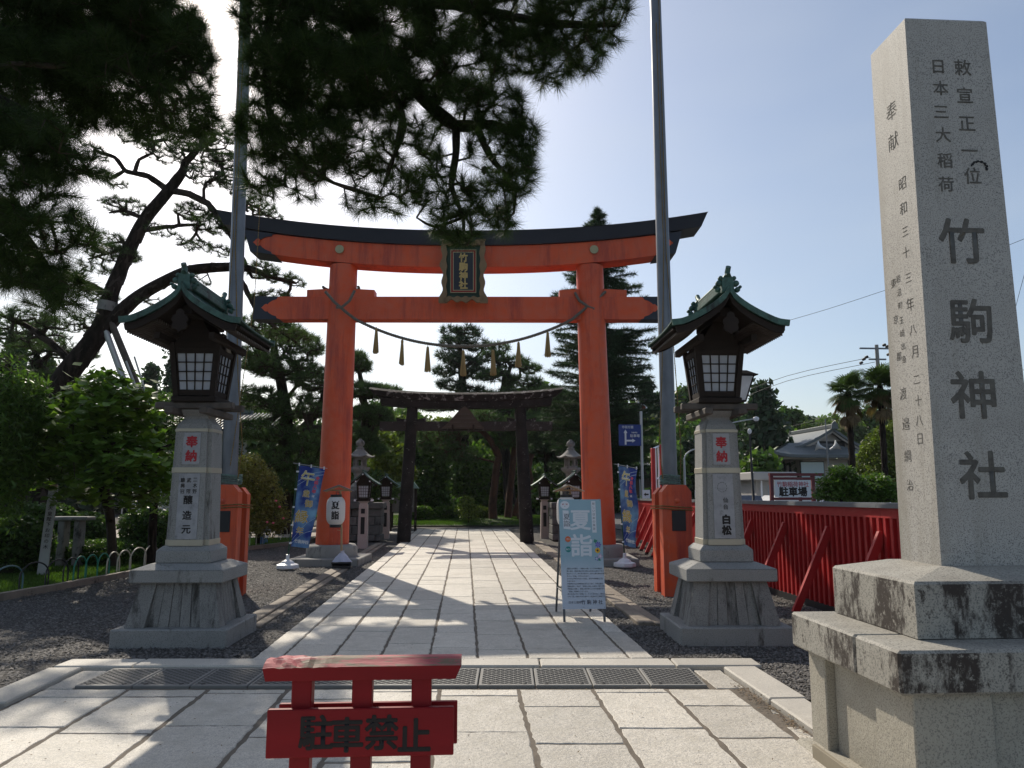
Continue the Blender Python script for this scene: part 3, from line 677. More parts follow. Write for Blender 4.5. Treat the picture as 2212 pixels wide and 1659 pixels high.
# ================================================================== BLACK STONE GATE
B = thing('stone_torii_gate', 'Smaller blackened stone torii gate with pale lichen and a brown board at its middle', 'torii gate', (0, 25.0, 0)); BY = 25.0
for sx in (-1, 1):
    rings = []
    for k_ in range(11):
        t = k_ / 10; z = -.05 + 4.5 * t; c = sx * (1.97 - .22 * t) - .0; r_ = .225 - .045 * t
        rings.append([(c + r_ * math.cos(a) * (1 + .01 * math.sin(5 * a + z * 3)), BY + r_ * math.sin(a), z) for a in [2 * math.pi * q / 20 for q in range(20)]])
    W(MB().loft(rings, smooth=True), 'pillar', 'blkstone', B)
def bs(x): return .17 * (abs(x) / 3.1) ** 2.6
rg = []
for i in range(25):
    x = -3.15 + 6.3 * i / 24; xb = x * .93; rg.append([(xb, BY - .24, 4.50 + bs(x)), (x, BY - .30, 4.70 + bs(x)), (x, BY, 4.80 + bs(x)), (x, BY + .30, 4.70 + bs(x)), (xb, BY + .24, 4.50 + bs(x))])
W(MB().loft(rg), 'top_beam', 'blkstone2', B)
rg = []
for i in range(25):
    x = -2.80 + 5.6 * i / 24; xb = x * .985; rg.append([(xb, BY - .19, 4.26 + bs(x) * .8), (x, BY - .21, 4.497 + bs(x)), (x, BY + .21, 4.497 + bs(x)), (xb, BY + .19, 4.26 + bs(x) * .8)])
W(MB().loft(rg), 'second_beam', 'blkstone', B)
W(MB().cbox(-2.80, 2.80, BY - .10, BY + .10, 3.54, 3.84, .012), 'tie_beam', 'tiestone', B)
for sx in (-1, 1):
    for s2 in (-1, 1):
        c = sx * 1.79; W(MB().prism([(c + s2 * .14, 3.843), (c + s2 * .46, 3.843), (c + s2 * .48, 3.97), (c + s2 * .14, 3.90)], 'y', BY - .08, BY + .08), 'wedge', 'blkstone2', B)
W(MB().prism([(-.78, 3.60), (.60, 3.60), (.42, 3.78), (.12, 4.20), (-.04, 4.32), (-.20, 4.20), (-.55, 3.80)], 'y', BY - .30, BY - .235), 'gable_board', 'board', B)
for k_ in range(4): W(MB().prism([(-.70 + k_ * .13, 3.66 + .13 * k_), (.52 - k_ * .13, 3.66 + .13 * k_), (.50 - k_ * .13, 3.675 + .13 * k_), (-.68 + k_ * .13, 3.675 + .13 * k_)], 'y', BY - .308, BY - .300), 'board_batten', 'dwood2', B)
for x in (-.42, .25): W(MB().cbox(x - .03, x + .03, BY - .33, BY - .2, 3.50, 3.72, .005), 'bracket', 'dwood', B)

for o_ in (T, B): pivot(o_, 0, o_.location.y, FRONT)
# ================================================================== SHRINE LANTERNS (large pair)
def big_lantern(label, loc, rows_, side):
    L = thing('shrine_lantern', label, 'lantern', loc, group='large roofed shrine lanterns on granite pillars')
    def P(mb, n, m, par=L, **k): return mb.build(n, M_[m], par, **k)
    P(MB().cbox(-.61, .61, -.55, .50, -.12, .16, .014), 'base_slab', 'lstone')
    z0, z1 = .16, .62
    P(MB().frus(z0, .455, .40, z1, .375, .325), 'battered_core', 'lbatter')
    for sx in (-1, 1):
        for sy in (-1, 1):
            P(MB().frus(z0, .105, .10, z1, .085, .08, (sx * .40, sy * .345 - .02), (sx * .315, sy * .27 - .01)), 'corner_pilaster', 'lbatter')
    for k_ in range(5):     # fluted panels
        x = -.23 + k_ * .115
        P(MB().frus(z0, .053, .012, z1, .045, .012, (x, -.396 - .007 * (k_ % 2)), (x * .82, -.322 - .007 * (k_ % 2))), 'flute', 'lbatter')
        P(MB().frus(z0, .012, .045, z1, .012, .037, (-.452, x * .85 - .01), (-.372, x * .70)), 'flute', 'lbatter')
        P(MB().frus(z0, .012, .045, z1, .012, .037, (.452, x * .85 - .01), (.372, x * .70)), 'flute', 'lbatter')
    P(MB().cbox(-.50, .50, -.44, .42, .62, .76, .012).frus(.757, .495, .43, .815, .34, .30, (0, -.01), (0, 0)), 'cap_stone', 'lstone')
    P(MB().cbox(-.30, .30, -.27, .27, .815, .955, .01).frus(.953, .295, .265, 1.0, .245, .215), 'plinth_block', 'lstone')
    # cross-shaped shaft: core plus a narrower face on each side
    P(MB().frus(1.0, .235, .175, 2.30, .205, .155).frus(1.0, .185, .225, 2.30, .16, .195), 'shaft', 'lstone')
    P(MB().frus(2.30, .205, .155, 2.36, .19, .14).frus(2.36, .19, .14, 2.42, .14, .11).frus(2.30, .16, .195, 2.36, .145, .175).frus(2.36, .145, .175, 2.42, .11, .13), 'shoulder', 'lstone')
    P(MB().frus(2.42, .135, .12, 2.455, .135, .12).frus(2.455, .14, .13, 2.52, .20, .19), 'capital', 'lstone')
    for z, h in ((1.0, .065), (1.805, .06), (2.27, .035)):
        t = (z - 1) / 1.3; a, b = .235 - .03 * t + .006, .175 - .02 * t + .006; c, d = .185 - .025 * t + .006, .225 - .03 * t + .006
        P(MB().cbox(-a, a, -b, b, z, z + h, .002).cbox(-c, c, -d, d, z + .001, z + h + .001, .002), 'metal_band', 'brassband')
    tf = lambda z: -(.225 - .03 * (z - 1) / 1.3) - .004
    def plate(z0_, z1_, wd, n='inscribed_plate'):
        return P(MB().add([(-wd, tf(z0_) - .004, z0_), (wd, tf(z0_) - .004, z0_), (wd * .97, tf(z1_) - .004, z1_), (-wd * .97, tf(z1_) - .004, z1_), (-wd, tf(z0_) + .004, z0_), (wd, tf(z0_) + .004, z0_), (wd * .97, tf(z1_) + .004, z1_), (-wd * .97, tf(z1_) + .004, z1_)],
              [(0, 1, 2, 3), (7, 6, 5, 4), (0, 4, 5, 1), (1, 5, 6, 2), (2, 6, 7, 3), (3, 7, 4, 0)]), n, 'paper_label')
    p1 = plate(1.90, 2.255, .098); p2 = plate(1.075, 1.795, .118)
    for ch, z in (('奉', 2.155), ('納', 1.995)): text(ch, M_['inkred'], p1, (0, tf(z) - .006, z), .135, offset=.004)
    rows_(p2, tf)
    # wooden cross arms under the light box
    for y in (-.17, .17): P(MB().cbox(-.44, .44, y - .045, y + .045, 2.53, 2.605, .01), 'cross_arm', 'dwood2')
    for x in (-.19, .19): P(MB().cbox(x - .045, x + .045, -.44, .44, 2.455, 2.53, .01), 'cross_arm', 'dwood2')
    P(MB().cbox(-.25, .25, -.25, .25, 2.606, 2.67, .008), 'sill_frame', 'dwood')
    # flaring light box
    b0, b1, zb, zt = .205, .262, 2.67, 3.22
    P(MB().frus(2.662, b0 - .03, b0 - .03, 2.675, b0 - .03, b0 - .03).frus(3.2, b1 - .03, b1 - .03, 3.26, b1 - .03, b1 - .03), 'box_floor', 'dwood')
    for sx in (-1, 1):
        for sy in (-1, 1): P(MB().frus(zb, .028, .028, zt + .06, .03, .03, (sx * b0, sy * b0), (sx * b1, sy * b1)), 'corner_post', 'dwood')
    for q in range(4):
        Rm = rotm(0, 0, q * math.pi / 2)
        def F(x, z, d=0): t = (z - zb) / (zt - zb); y = -(b0 + (b1 - b0) * t) + d; return (x * (b0 + (b1 - b0) * t) / b0, y, z)
        def bar(x0, x1, za, zb_, d0, d1):
            return MB().add([F(x0, za, d0), F(x1, za, d0), F(x1, zb_, d0), F(x0, zb_, d0), F(x0, za, d1), F(x1, za, d1), F(x1, zb_, d1), F(x0, zb_, d1)], [(0, 1, 2, 3), (7, 6, 5, 4), (0, 4, 5, 1), (1, 5, 6, 2), (2, 6, 7, 3), (3, 7, 4, 0)], False, Rm)
        P(bar(-.175, .175, 2.68, 2.735, -.012, .02), 'rail', 'dwood'); P(bar(-.175, .175, 3.17, 3.22, -.012, .02), 'rail', 'dwood')
        W_ = P(bar(-.175, .175, 2.735, 3.17, .008, .012), 'paper_window', 'glass')
        for i in range(5):
            x = -.168 + .084 * i; P(bar(x - .0055, x + .0055, 2.735, 3.17, -.006, .006), 'lattice_bar', 'dwood', W_)
        for j in range(5):
            z = 2.74 + .106 * j; P(bar(-.17, .17, z - .0055, z + .0055, -.007, .005), 'lattice_bar', 'dwood', W_)
    # copper roof: concave gable, ridge front to back
    def prof(t): return (.655 * t, 3.83 - .46 * (t ** .62) + .02 * t * t + (.035 * max(0, t - .8) * 5 * t))
    n = 12; ys = [-.74, -.70, -.35, 0, .35, .66, .70]
    for sg in (-1, 1):
        nc = 5
        for j in range(nc):
            ya, yb = -.72 + 1.30 * j / nc + .004, -.72 + 1.30 * (j + 1) / nc - .004
            for k_ in range(4):
                ta, tb = k_ / 4, (k_ + 1) / 4; lift = .006 * (4 - k_) / 4
                pa = []
                for q in range(5):
                    t = ta + (tb - ta) * q / 4; x, z = prof(max(t, .001)); fl = .03 * (abs((ya + yb) / 2) / .7) ** 3 * t
                    pa.append((sg * x, z + lift * (1 + q * .3) + .0))
                sw = lambda y, t: .035 * (abs(y) / .72) ** 3
                ring = []
                for y in (ya, yb):
                    ring.append([(x, y * (1.0 + .05 * abs(x)), z + sw(y, 0)) for x, z in pa] + [(x, y * (1.0 + .05 * abs(x)), z + sw(y, 0) - .018) for x, z in reversed(pa)])
                m_ = MB(); N_ = len(ring[0]); f = [(i, (i + 1) % N_, N_ + (i + 1) % N_, N_ + i) for i in range(N_)]
                m_.add(ring[0] + ring[1], f); m_.f += [tuple(range(N_)), tuple(range(2 * N_ - 1, N_ - 1, -1))]; m_.sm += [False, False]
                P(m_, 'copper_sheet', 'copper')
        # eave thickness, rafters and barge boards
        ebx, ebz = prof(1.0)
        for y, nm, mm in ((-.735, 'barge_board', 'copper'), (.595, 'barge_board', 'copper')):
            up = [prof(max(i / n, .001)) for i in range(n + 1)]; sw = .035
            poly = [(sg * x, z + sw + .012) for x, z in up] + [(sg * (x - .01), z + sw - .055) for x, z in reversed(up)]
            MBb = MB().loft([[(x, y + d * (1 + 0), z) for x, z in poly] for d in (-.02, .02)]); P(MBb, nm, mm)
            poly2 = [(sg * x * .93, z + sw - .057) for x, z in up] + [(sg * (x * .90), z + sw - .13) for x, z in reversed(up)]
            P(MB().loft([[(x, y + d + (.03 if y < 0 else -.03), z) for x, z in poly2] for d in (-.018, .018)]), 'gable_board', 'dwood')
        und = [prof(max(i / n, .001)) for i in range(n + 1)]
        P(MB().loft([[(sg * x * .96, y, z - .03) for x, z in und] + [(sg * x * .96, y, z - .055) for x, z in reversed(und)] for y in (-.66, .54)]), 'roof_underside', 'dwood')
        for k_ in range(21):
            y = -.64 + 1.16 * k_ / 20; P(MB().add(*(lambda: ([(sg * .28, y - .012, 3.48), (sg * .60, y - .012, 3.338), (sg * .60, y + .012, 3.338), (sg * .28, y + .012, 3.48), (sg * .28, y - .012, 3.445), (sg * .60, y - .012, 3.312), (sg * .60, y + .012, 3.312), (sg * .28, y + .012, 3.445)],
              [(0, 1, 2, 3), (7, 6, 5, 4), (0, 4, 5, 1), (1, 5, 6, 2), (2, 6, 7, 3), (3, 7, 4, 0)]))()), 'rafter', 'dwood2')
        P(MB().cbox(sg * .30 - .035, sg * .30 + .035, -.60, .50, 3.26, 3.34, .008), 'purlin', 'dwood')
    P(MB().cbox(-.06, .06, -.55, .48, 3.55, 3.66, .01).frus(3.22, .27, .27, 3.56, .05, .25), 'attic', 'dwood')
    # carved gable pendant
    pend = [(0, -.17), (.03, -.14), (.075, -.13), (.095, -.09), (.08, -.05), (.10, -.02), (.085, .03), (.05, .05), (.045, .09), (0, .12)]
    poly = pend + [(-x, z) for x, z in reversed(pend[1:-1])]
    for y in (-.745, .58): P(MB().prism([(x * .9, z * .9 + 3.46) for x, z in poly], 'y', y, y + .03), 'gable_pendant', 'dwood')
    # ridge with end ornaments
    P(MB().cbox(-.055, .055, -.62, .50, 3.83, 3.90, .01).cbox(-.04, .04, -.62, .50, 3.902, 3.945, .008), 'ridge', 'copper')
    P(MB().tube([(0, -.66, 3.965), (0, .52, 3.965)], .03, 10), 'ridge_roll', 'copper')
    for y, q in ((-.66, -1), (.52, 1)):
        mb = MB().prism([(-.07, 3.80), (.07, 3.80), (.062, 3.95), (.03, 4.0), (-.03, 4.0), (-.062, 3.95)], 'y', y - .03, y + .03)
        mb.tube([(0, y - .05 * 1, 3.98), (0, y + q * .02, 4.02), (0, y + q * .07, 4.075)], [.03, .032, .03], 10)
        for s_ in (-1, 1):
            for (dx, dz, r_) in ((.095, .10, .035), (.11, .03, .03), (.075, .16, .025), (.14, .06, .018)):
                mb.lathe([(r_ * .2, -.028), (r_, -.02), (r_, .02), (r_ * .2, .028)], 12, M=rotm(R(90)), T=(s_ * dx, y, 3.80 + dz))
        P(mb, 'ridge_end_ornament', 'copper')
    return L
def rows_left(p, tf):
    for ch, x, z in (('二\n木\n野', .066, 1.66), ('武\n隈', -.003, 1.66), ('騅\n興\n冠', -.07, 1.66)):
        text(ch, M_['ink'], p, (x, tf(1.66) - .006, z), .05, line=1.15 if ch.count('\n') == 2 else 2.2, height=.175)
    for ch, z in (('釀', 1.505), ('造', 1.335), ('元', 1.18)): text(ch, M_['ink'], p, (.0, tf(z) - .006, z), .105, offset=.002)
def rows_right(p, tf):
    ring = MB()
    for k_ in range(12):
        a0, a1 = 2 * math.pi * k_ / 12 + .05, 2 * math.pi * (k_ + 1) / 12 - .10; c = (-.012, 1.645)
        ring.add([(c[0] + r_ * math.cos(a), tf(1.645) - .0075, c[1] + r_ * math.sin(a)) for a, r_ in ((a0, .052), (a1, .054), (a1, .058), (a0, .055))], [(0, 1, 2, 3)])
    ring.build('ring_emblem', M_['ink'], p)
    for ch, z in (('仙', 1.50), ('台', 1.425)): text(ch, M_['ink'], p, (.02, tf(z) - .006, z), .062)
    for ch, z in (('白', 1.285), ('松', 1.165)): text(ch, M_['ink'], p, (.02, tf(z) - .006, z), .108, offset=.006)
big_lantern('Large shrine lantern left of the path, with black 釀造元 inscription on its pillar', (-3.085, 9.10, 0), rows_left, -1).rotation_euler.z = R(-2)
big_lantern('Large shrine lantern beside the red fence, with black 白松 inscription on its pillar', (2.925, 8.87, 0), rows_right, 1).rotation_euler.z = R(-2)
# weather box clamped behind the right lantern's light
wl_ = thing('wall_lamp', 'Glazed metal lamp sticking out to the right behind the shrine lantern by the fence', 'lamp', (3.38, 9.3, 2.86))
MB().frus(2.72, .06, .06, 3.02, .10, .09, (3.40, 9.35), (3.46, 9.35)).build('pane', M_['glass'], wl_, world=True)
fr = MB()
for sx in (-1, 1):
    for sy in (-1, 1): fr.tube([(3.40 + sx * .062, 9.35 + sy * .062, 2.715), (3.46 + sx * .104, 9.35 + sy * .094, 3.03)], .009, 5)
fr.frus(2.70, .066, .066, 2.72, .068, .068, (3.40, 9.35)).build('frame', M_['dwood'], wl_, world=True)
MB().frus(3.03, .14, .12, 3.045, .14, .12, (3.47, 9.35)).frus(3.045, .13, .11, 3.10, .03, .03, (3.47, 9.35)).build('lamp_roof', M_['dwood'], wl_, world=True)
MB().tube([(3.1, 9.2, 2.74), (3.40, 9.35, 2.70)], .014, 6).build('bracket', M_['dwood'], wl_, world=True)

# ================================================================== FLAG POLES
def flagpole(label, cx, cy, side, lean, front_dark):
    t = thing('flagpole', label, 'flagpole', (cx, cy, 0), group='tall galvanised flagpoles held in vermilion clamp posts')
    def P(mb, n, m): return W(mb, n, m, t)
    # two thick slabs either side of the pole with chamfered heads
    def slab(x0, x1, y0, y1, zt): 
        hw = (x1 - x0) / 2; c = (x0 + x1) / 2
        return MB().prism([(x0, -.1), (x1, -.1), (x1, zt - .11), (x1 - .09, zt), (x0 + .09, zt), (x0, zt - .11)], 'y', y0, y1)
    P(slab(cx - .235, cx + .235, cy - .42, cy - .20, 1.70), 'clamp_post', 'verm'); P(slab(cx - .215, cx + .215, cy + .14, cy + .34, 1.66), 'clamp_post', 'verm')
    P(MB().cbox(cx - .16, cx + .16, cy - .205, cy + .145, -.1, .42, .01), 'clamp_foot', 'verm')
    P(MB().cbox(cx - .02 - .07 + side * 0, cx + .13, cy - .432, cy - .41, .98, 1.30, .004), 'steel_panel', 'dplast')
    P(MB().lathe([(.045, 0), (.04, .01), (.0, .014)], 10, M=rotm(R(90)), T=(cx, cy - .42, 1.45)), 'bolt_head', 'verm')
    bx, by = cx - side * .0, cy - .03; top = (bx + lean[0], by + lean[1], 10.6)
    P(MB().tube([(bx, by, .05), (bx + lean[0] * .3, by, 3.2), (bx + lean[0] * .65, by, 7), top], [.128, .122, .108, .095], 20), 'pole', 'steel')
    mb = MB(); r_ = random.Random(3)
    for k_ in range(7):
        z = 1.72 + .022 * k_; q = [(bx + (.155 + r_.uniform(0, .012)) * math.cos(a), by + (.155 + r_.uniform(0, .01)) * math.sin(a), z + .01 * math.sin(a * 2 + k_)) for a in [2 * math.pi * i / 18 for i in range(19)]]
        mb.tube(q, .010, 5)
    P(mb, 'cord_winding', 'tie')
    mb = MB(); z = 1.33
    for dz in (0, .04):
        q = [(cx - .25, cy - .44, z + dz), (cx + .25, cy - .44, z + dz + .03 * side), (cx + .25, cy + .35, z + dz), (cx - .25, cy + .35, z + dz - .02), (cx - .25, cy - .44, z + dz)]
        twist_tube(mb, q, .011, .05, 2, 4, 120)
    P(mb, 'rope_band', 'rope')
    for sgn, dx, zt in ((1, .02, 10.3), (-1, -.03, 9.8)):
        pts = [(bx + sgn * (.12) + dx, by - .13, 1.8), (bx + sgn * (.13 + .05 * (sgn == side)) + dx, by - .17, 2.3), (bx + sgn * .12 + lean[0] * .3, by - .14, 3.4), (bx + (sgn * .02) + lean[0] * .6, by - .135, 5.6), (bx + sgn * .03 + lean[0], by - .12, zt)]
        P(twist_tube(MB(), pts, .011, .07, 2, 4, 220), 'halyard', 'rope')
    return t
flagpole('Tall steel flagpole left of the path behind the lantern, in a vermilion clamp post', -3.74, 12.65, 1, (-.17, 0), 0)
flagpole('Tall steel flagpole right of the path against open sky, in a vermilion clamp post', 3.34, 12.55, -1, (-.02, 0), 0)
# slack second line off the left pole
tag(twist_tube(MB(), [(-3.58, 12.4, 10), (-3.42, 12.4, 7.2), (-3.45, 12.4, 4.6), (-3.70, 12.4, 2.0)], .009, .07, 2, 4, 200).build('loose_rope', M_['rope'], loc=(-3.7, 12.4, 2)), 'Yellow and black rope hanging slack to the right of the left flagpole', 'rope')

# ================================================================== MONUMENT
MO = thing('stone_monument', 'Tall square granite pillar carved with 竹駒神社, standing on a stained stepped base', 'monument', (3.15, 4.75, 0))
def P(mb, n, m, par=MO): return mb.build(n, M_[m], par, world=True)
fx = lambda z, b, t: b + (t - b) * (z - 1.15) / 3.54
def shaft_ring(z, e=0):
    x0, x1, y0, y1 = fx(z, 2.86, 2.865) + e, fx(z, 3.50, 3.425) - e, fx(z, 4.57, 4.53) + e, fx(z, 5.0, 4.96) - e
    return [(x0, y0, z), (x1, y0, z), (x1, y1, z), (x0, y1, z)]
P(MB().loft([shaft_ring(1.15), shaft_ring(4.685), shaft_ring(4.70, .012)]), 'shaft', 'monu')
# upper block with sloping top
bx0, bx1, by0, by1 = 2.47, 3.86, 4.21, 5.16
P(MB().loft([[(bx0, by0, .80), (bx1, by0, .80), (bx1, by1, .80), (bx0, by1, .80)], [(bx0, by0, 1.09), (bx1, by0, 1.09), (bx1, by1, 1.09), (bx0, by1, 1.09)],
  [(bx0 + .012, by0 + .012, 1.105), (bx1 - .012, by0 + .012, 1.105), (bx1 - .012, by1 - .012, 1.105), (bx0 + .012, by1 - .012, 1.105)], [(2.80, 4.50, 1.155), (3.56, 4.50, 1.155), (3.56, 5.05, 1.155), (2.80, 5.05, 1.155)]]), 'upper_block', 'monubase')
# slab course in four stones
for x0, x1, y0, y1 in ((2.20, 4.15, 3.93, 4.38), (2.20, 2.95, 4.39, 5.24), (2.96, 4.15, 4.39, 5.24)):
    P(MB().cbox(x0, x1, y0, y1, .575, .795, .014), 'slab_stone', 'monubase')
# posts and recessed panels
for x0, x1, y0, y1 in ((2.29, 2.72, 3.99, 4.37), (2.285, 2.45, 4.96, 5.19), (3.63, 4.06, 3.99, 4.37), (3.9, 4.06, 4.96, 5.19)):
    P(MB().cbox(x0, x1, y0, y1, -.12, .573, .008), 'post_stone', 'monufoot')
P(MB().cbox(2.345, 2.50, 4.38, 4.955, -.12, .571, .006), 'panel_stone', 'monufoot'); P(MB().cbox(2.73, 3.62, 4.02, 4.2, -.12, .571, .006), 'panel_stone', 'monufoot')
P(MB().box(2.52, 4.0, 4.25, 5.1, -.12, .568), 'core', 'monufoot')
P(MB().cbox(2.19, 4.2, 3.2, 5.24, -.2, -.012, .02), 'foundation', 'monufoot')
def front(z): return fx(z, 4.57, 4.53)
def mtext(ch, x, z, s, off, h=None): 
    return text(ch, M_['inkw'], None, (0, 0, 0), s, offset=off, extrude=.0025, height=h) if False else text(ch, M_['inkw'], MO, (x - 3.15, front(z) - 4.75 - .002, z), s, offset=off, extrude=.0007, height=h)
def uvz(u, v, Y=4.545): return AT(u, v, Y)
for ch, (u, v), s in (('竹', (2078, 520), .315), ('駒', (2098, 692), .30), ('神', (2105, 852), .315), ('社', (2127, 1026), .31)):
    p = uvz(u, v); mtext(ch, p[0], p[2], s, .0055)
for ch, (u, v) in (('敕', (2077, 148)), ('宣', (2082, 207)), ('正', (2087, 268)), ('一', (2093, 326)), ('位', (2100, 380))):
    p = uvz(u, v); mtext(ch, p[0], p[2], .118, .001)
for ch, (u, v) in (('日', (2024, 146)), ('本', (2030, 192)), ('三', (2031, 243)), ('大', (2036, 292)), ('稻', (2040, 347)), ('荷', (2043, 398))):
    p = uvz(u, v); mtext(ch, p[0], p[2], .108, .001)
# repair patch: dark arc over the last character
arc = MB(); c = uvz(2114, 362)
for k_ in range(14):
    a = R(175 - k_ * 14); a2 = R(175 - (k_ + 1) * 14.5); ro, ri = .058 + .004 * math.sin(k_ * 3), .043 + .004 * math.cos(k_ * 2.3)
    arc.add([(c[0] + r_ * math.cos(q), front(c[2]) - .003, c[2] + r_ * .78 * math.sin(q)) for q, r_ in ((a, ro), (a2, ro), (a2, ri), (a, ri))], [(0, 1, 2, 3)])
P(arc, 'repair_mark', 'ink')
# left face inscriptions
Lm = rotm(0, 0, -math.pi / 2)
def side_text(ch, u, v, s, Xp=2.862, off=None, h=None):
    s *= .92; off = -.014 * s
    r = ray(u, v); t = Xp / r[0]; y, z = r[1] * t, EYE + r[2] * t
    V, F = text_mb(ch, s, off, .0004); V = V @ np.array(Lm).T; V = V + np.array([fx(z, 2.86, 2.865) - .0014 - 3.15, y - 4.75, z]); mesh_obj('lettering', V, F, M_['inkw'], MO)
for ch, u, v, s in (('奉', 1925, 240, .15), ('献', 1929, 305, .14), ('昭', 1949, 397, .105), ('和', 1951, 450, .10), ('三', 1955, 500, .085), ('十', 1957, 545, .09), ('三', 1962, 600, .085), ('年', 1966, 657, .105),
                    ('八', 1972, 712, .085), ('月', 1976, 760, .10), ('二', 1980, 820, .085), ('十', 1984, 865, .085), ('八', 1986, 908, .085), ('日', 1988, 948, .09),
                    ('岩', 1940, 602, .062), ('沼', 1942, 632, .058), ('町', 1945, 660, .058), ('玉', 1947, 692, .058), ('崎', 1949, 720, .062), ('出', 1951, 748, .055), ('身', 1953, 776, .058),
                    ('東', 1930, 612, .075), ('京', 1935, 690, .07), ('都', 1942, 770, .07), ('渡', 1951, 850, .095), ('邉', 1957, 915, .10), ('綱', 1961, 985, .095), ('治', 1966, 1048, .085)):
    side_text(ch, u, v, s)
# board set as a little gutter beside the foundation
tag(MB().cbox(2.16, 2.185, 3.2, 4.92, -.14, .045, .003).build('gutter_board', M_['gutter']), 'Narrow tan board on edge along the foot of the monument', 'board')

# ================================================================== NO PARKING BARRIER
NP = thing('parking_barrier', 'Low red torii-shaped no-parking barrier with black 駐車禁止 lettering and peeling top rail', 'barrier', (-.37, 3.0, -.055))
def P(mb, n, m, par=NP): return mb.build(n, M_[m], par, world=True)
rx0, rx1 = AT(567, 1440, 2.93)[0], AT(997, 1440, 2.93)[0]
zc = AT(780, 1440, 2.93)[2]; zb = AT(780, 1470, 2.93)[2]
def jag(x): return .004 * math.sin(x * 37) + .003 * math.sin(x * 91)
rings = []
for i in range(37):
    t = i / 36; x = rx0 + (rx1 - rx0) * t; xb = rx0 + .010 + (rx1 - rx0 - .032) * t; cr_ = max(0, 1 - t * 2.2)
    rings.append([(xb, 2.935, zb), (xb, 3.065, zb), (x, 3.07, zc + .004), (x, 3.05, zc + .016 + cr_ * jag(x)), (x, 2.99, zc + .020 + cr_ * jag(x * 1.7)), (x, 2.955, zc + .008 + cr_ * 1.5 * jag(x * 2.3)), (x, 2.93, zc - cr_ * abs(jag(x * 3)))])
top = MB().loft([r_[:3] + r_[6:] for r_ in rings]); P(top, 'top_rail', 'redrail')
P(MB().loft([[r_[6], (r_[2][0], r_[2][1], r_[2][2] + .0005)] + [r_[3], r_[4], r_[5]] for r_ in rings], closed=True), 'worn_cap', 'redtop')
for u in (655, 784, 911):
    x = AT(u, 1500, 3.0)[0]; P(MB().cbox(x - .036, x + .036, 2.965, 3.03, PZ - .02, zb - .001, .004), 'post', 'redrail')
bl, br = AT(574, 1580, 2.93)[0], AT(980, 1580, 2.93)[0]; zt, zbb = AT(780, 1532, 2.93)[2], AT(780, 1637, 2.93)[2]
P(MB().cbox(bl, br, 2.938, 2.9635, zbb, zt, .003), 'front_board', 'redrail')
zt2 = AT(780, 1514, 3.06)[2]
P(MB().cbox(bl + .02, br + .012, 3.0305, 3.055, zbb + .01, zt2, .003), 'back_board', 'redrail')
for i, ch in enumerate('駐車禁止'):
    p = AT(682 + 71 * i - (4 if i == 1 else 0), 1585, 2.936); V, F = text_mb(ch, .125, .0034, .0008); V += np.array([p[0] + .37, 2.9368 - 3.0, p[2] + .055 + .004 * (-1) ** i]); mesh_obj('lettering', V, F, M_['ink'], NP)
P(MB().cbox(bl + .03, br - .03, 2.90, 3.10, PZ - .02, PZ + .045, .008), 'foot_beam', 'redrail')

# ================================================================== A-FRAME SIGN
SG = thing('a_frame_sign', 'Pale blue A-frame signboard with big white 夏詣 lettering, standing on the path', 'sign', (1.47, 9.95, 0))
tilt = .10; sgx0, sgx1 = 1.185, 1.725
def SP(x, z, d=0.): return (x + .025 * (1 - z / 1.5), 9.74 + (z - .0) * tilt + d, z)      # point on the tilted front plane
def sq(x0, x1, z0, z1, d, th=.004): 
    a = [SP(x0, z0, d), SP(x1, z0, d), SP(x1, z1, d), SP(x0, z1, d), SP(x0, z0, d + th), SP(x1, z0, d + th), SP(x1, z1, d + th), SP(x0, z1, d + th)]
    return MB().add(a, [(0, 1, 2, 3), (7, 6, 5, 4), (0, 4, 5, 1), (1, 5, 6, 2), (2, 6, 7, 3), (3, 7, 4, 0)])
def P(mb, n, m, par=SG): return mb.build(n, m if not isinstance(m, str) else M_[m], par, world=True)
# poster: blue above fading to pale below
pm_ = bpy.data.materials.new('poster_print'); pm_.use_nodes = True; n_, l_ = pm_.node_tree.nodes, pm_.node_tree.links
tcx = n_.new('ShaderNodeTexCoord'); sp = n_.new('ShaderNodeSeparateXYZ'); rp = n_.new('ShaderNodeValToRGB'); ns = n_.new('ShaderNodeTexNoise'); ns.inputs['Scale'].default_value = 5
ma = n_.new('ShaderNodeMath'); ma.operation = 'MULTIPLY_ADD'; ma.inputs[1].default_value = .12
l_.new(tcx.outputs['Object'], sp.inputs[0]); l_.new(tcx.outputs['Object'], ns.inputs['Vector']); l_.new(ns.outputs['Fac'], ma.inputs[0]); l_.new(sp.outputs['Z'], ma.inputs[2]); l_.new(ma.outputs[0], rp.inputs[0])
e = rp.color_ramp.elements; e[0].position = .62; e[0].color = (.52, .58, .68, 1); e[1].position = .86; e[1].color = (.28, .44, .53, 1); l_.new(rp.outputs[0], n_['Principled BSDF'].inputs['Base Color']); n_['Principled BSDF'].inputs['Roughness'].default_value = .45
for x in (sgx0 + .02, sgx1 - .02): P(sq(x - .014, x + .014, 0, 1.50, 0, .02), 'front_leg', 'signf')
for x in (sgx0 + .04, sgx1 - .04):
    P(MB().tube([(x, 10.58, 0), (x, 9.93, 1.47)], .014, 6, smooth=False), 'rear_leg', 'signf')
P(MB().tube([(sgx0 + .04, 10.42, .34), (sgx1 - .04, 10.42, .34)], .010, 6), 'rear_rail', 'signf')
P(MB().tube([(sgx0 + .04, 10.42, .34), SP(sgx0 + .02, .34, .02)], .007, 6), 'spacer', 'signf')
P(MB().cbox(sgx0 + .08, sgx0 + .30, 10.10, 10.34, .22, .50, .03), 'water_weight', 'hgreen')
P(sq(sgx0 + .10, sgx0 + .2, .18, .28, .35, .2), 'weight_strap', 'signf')
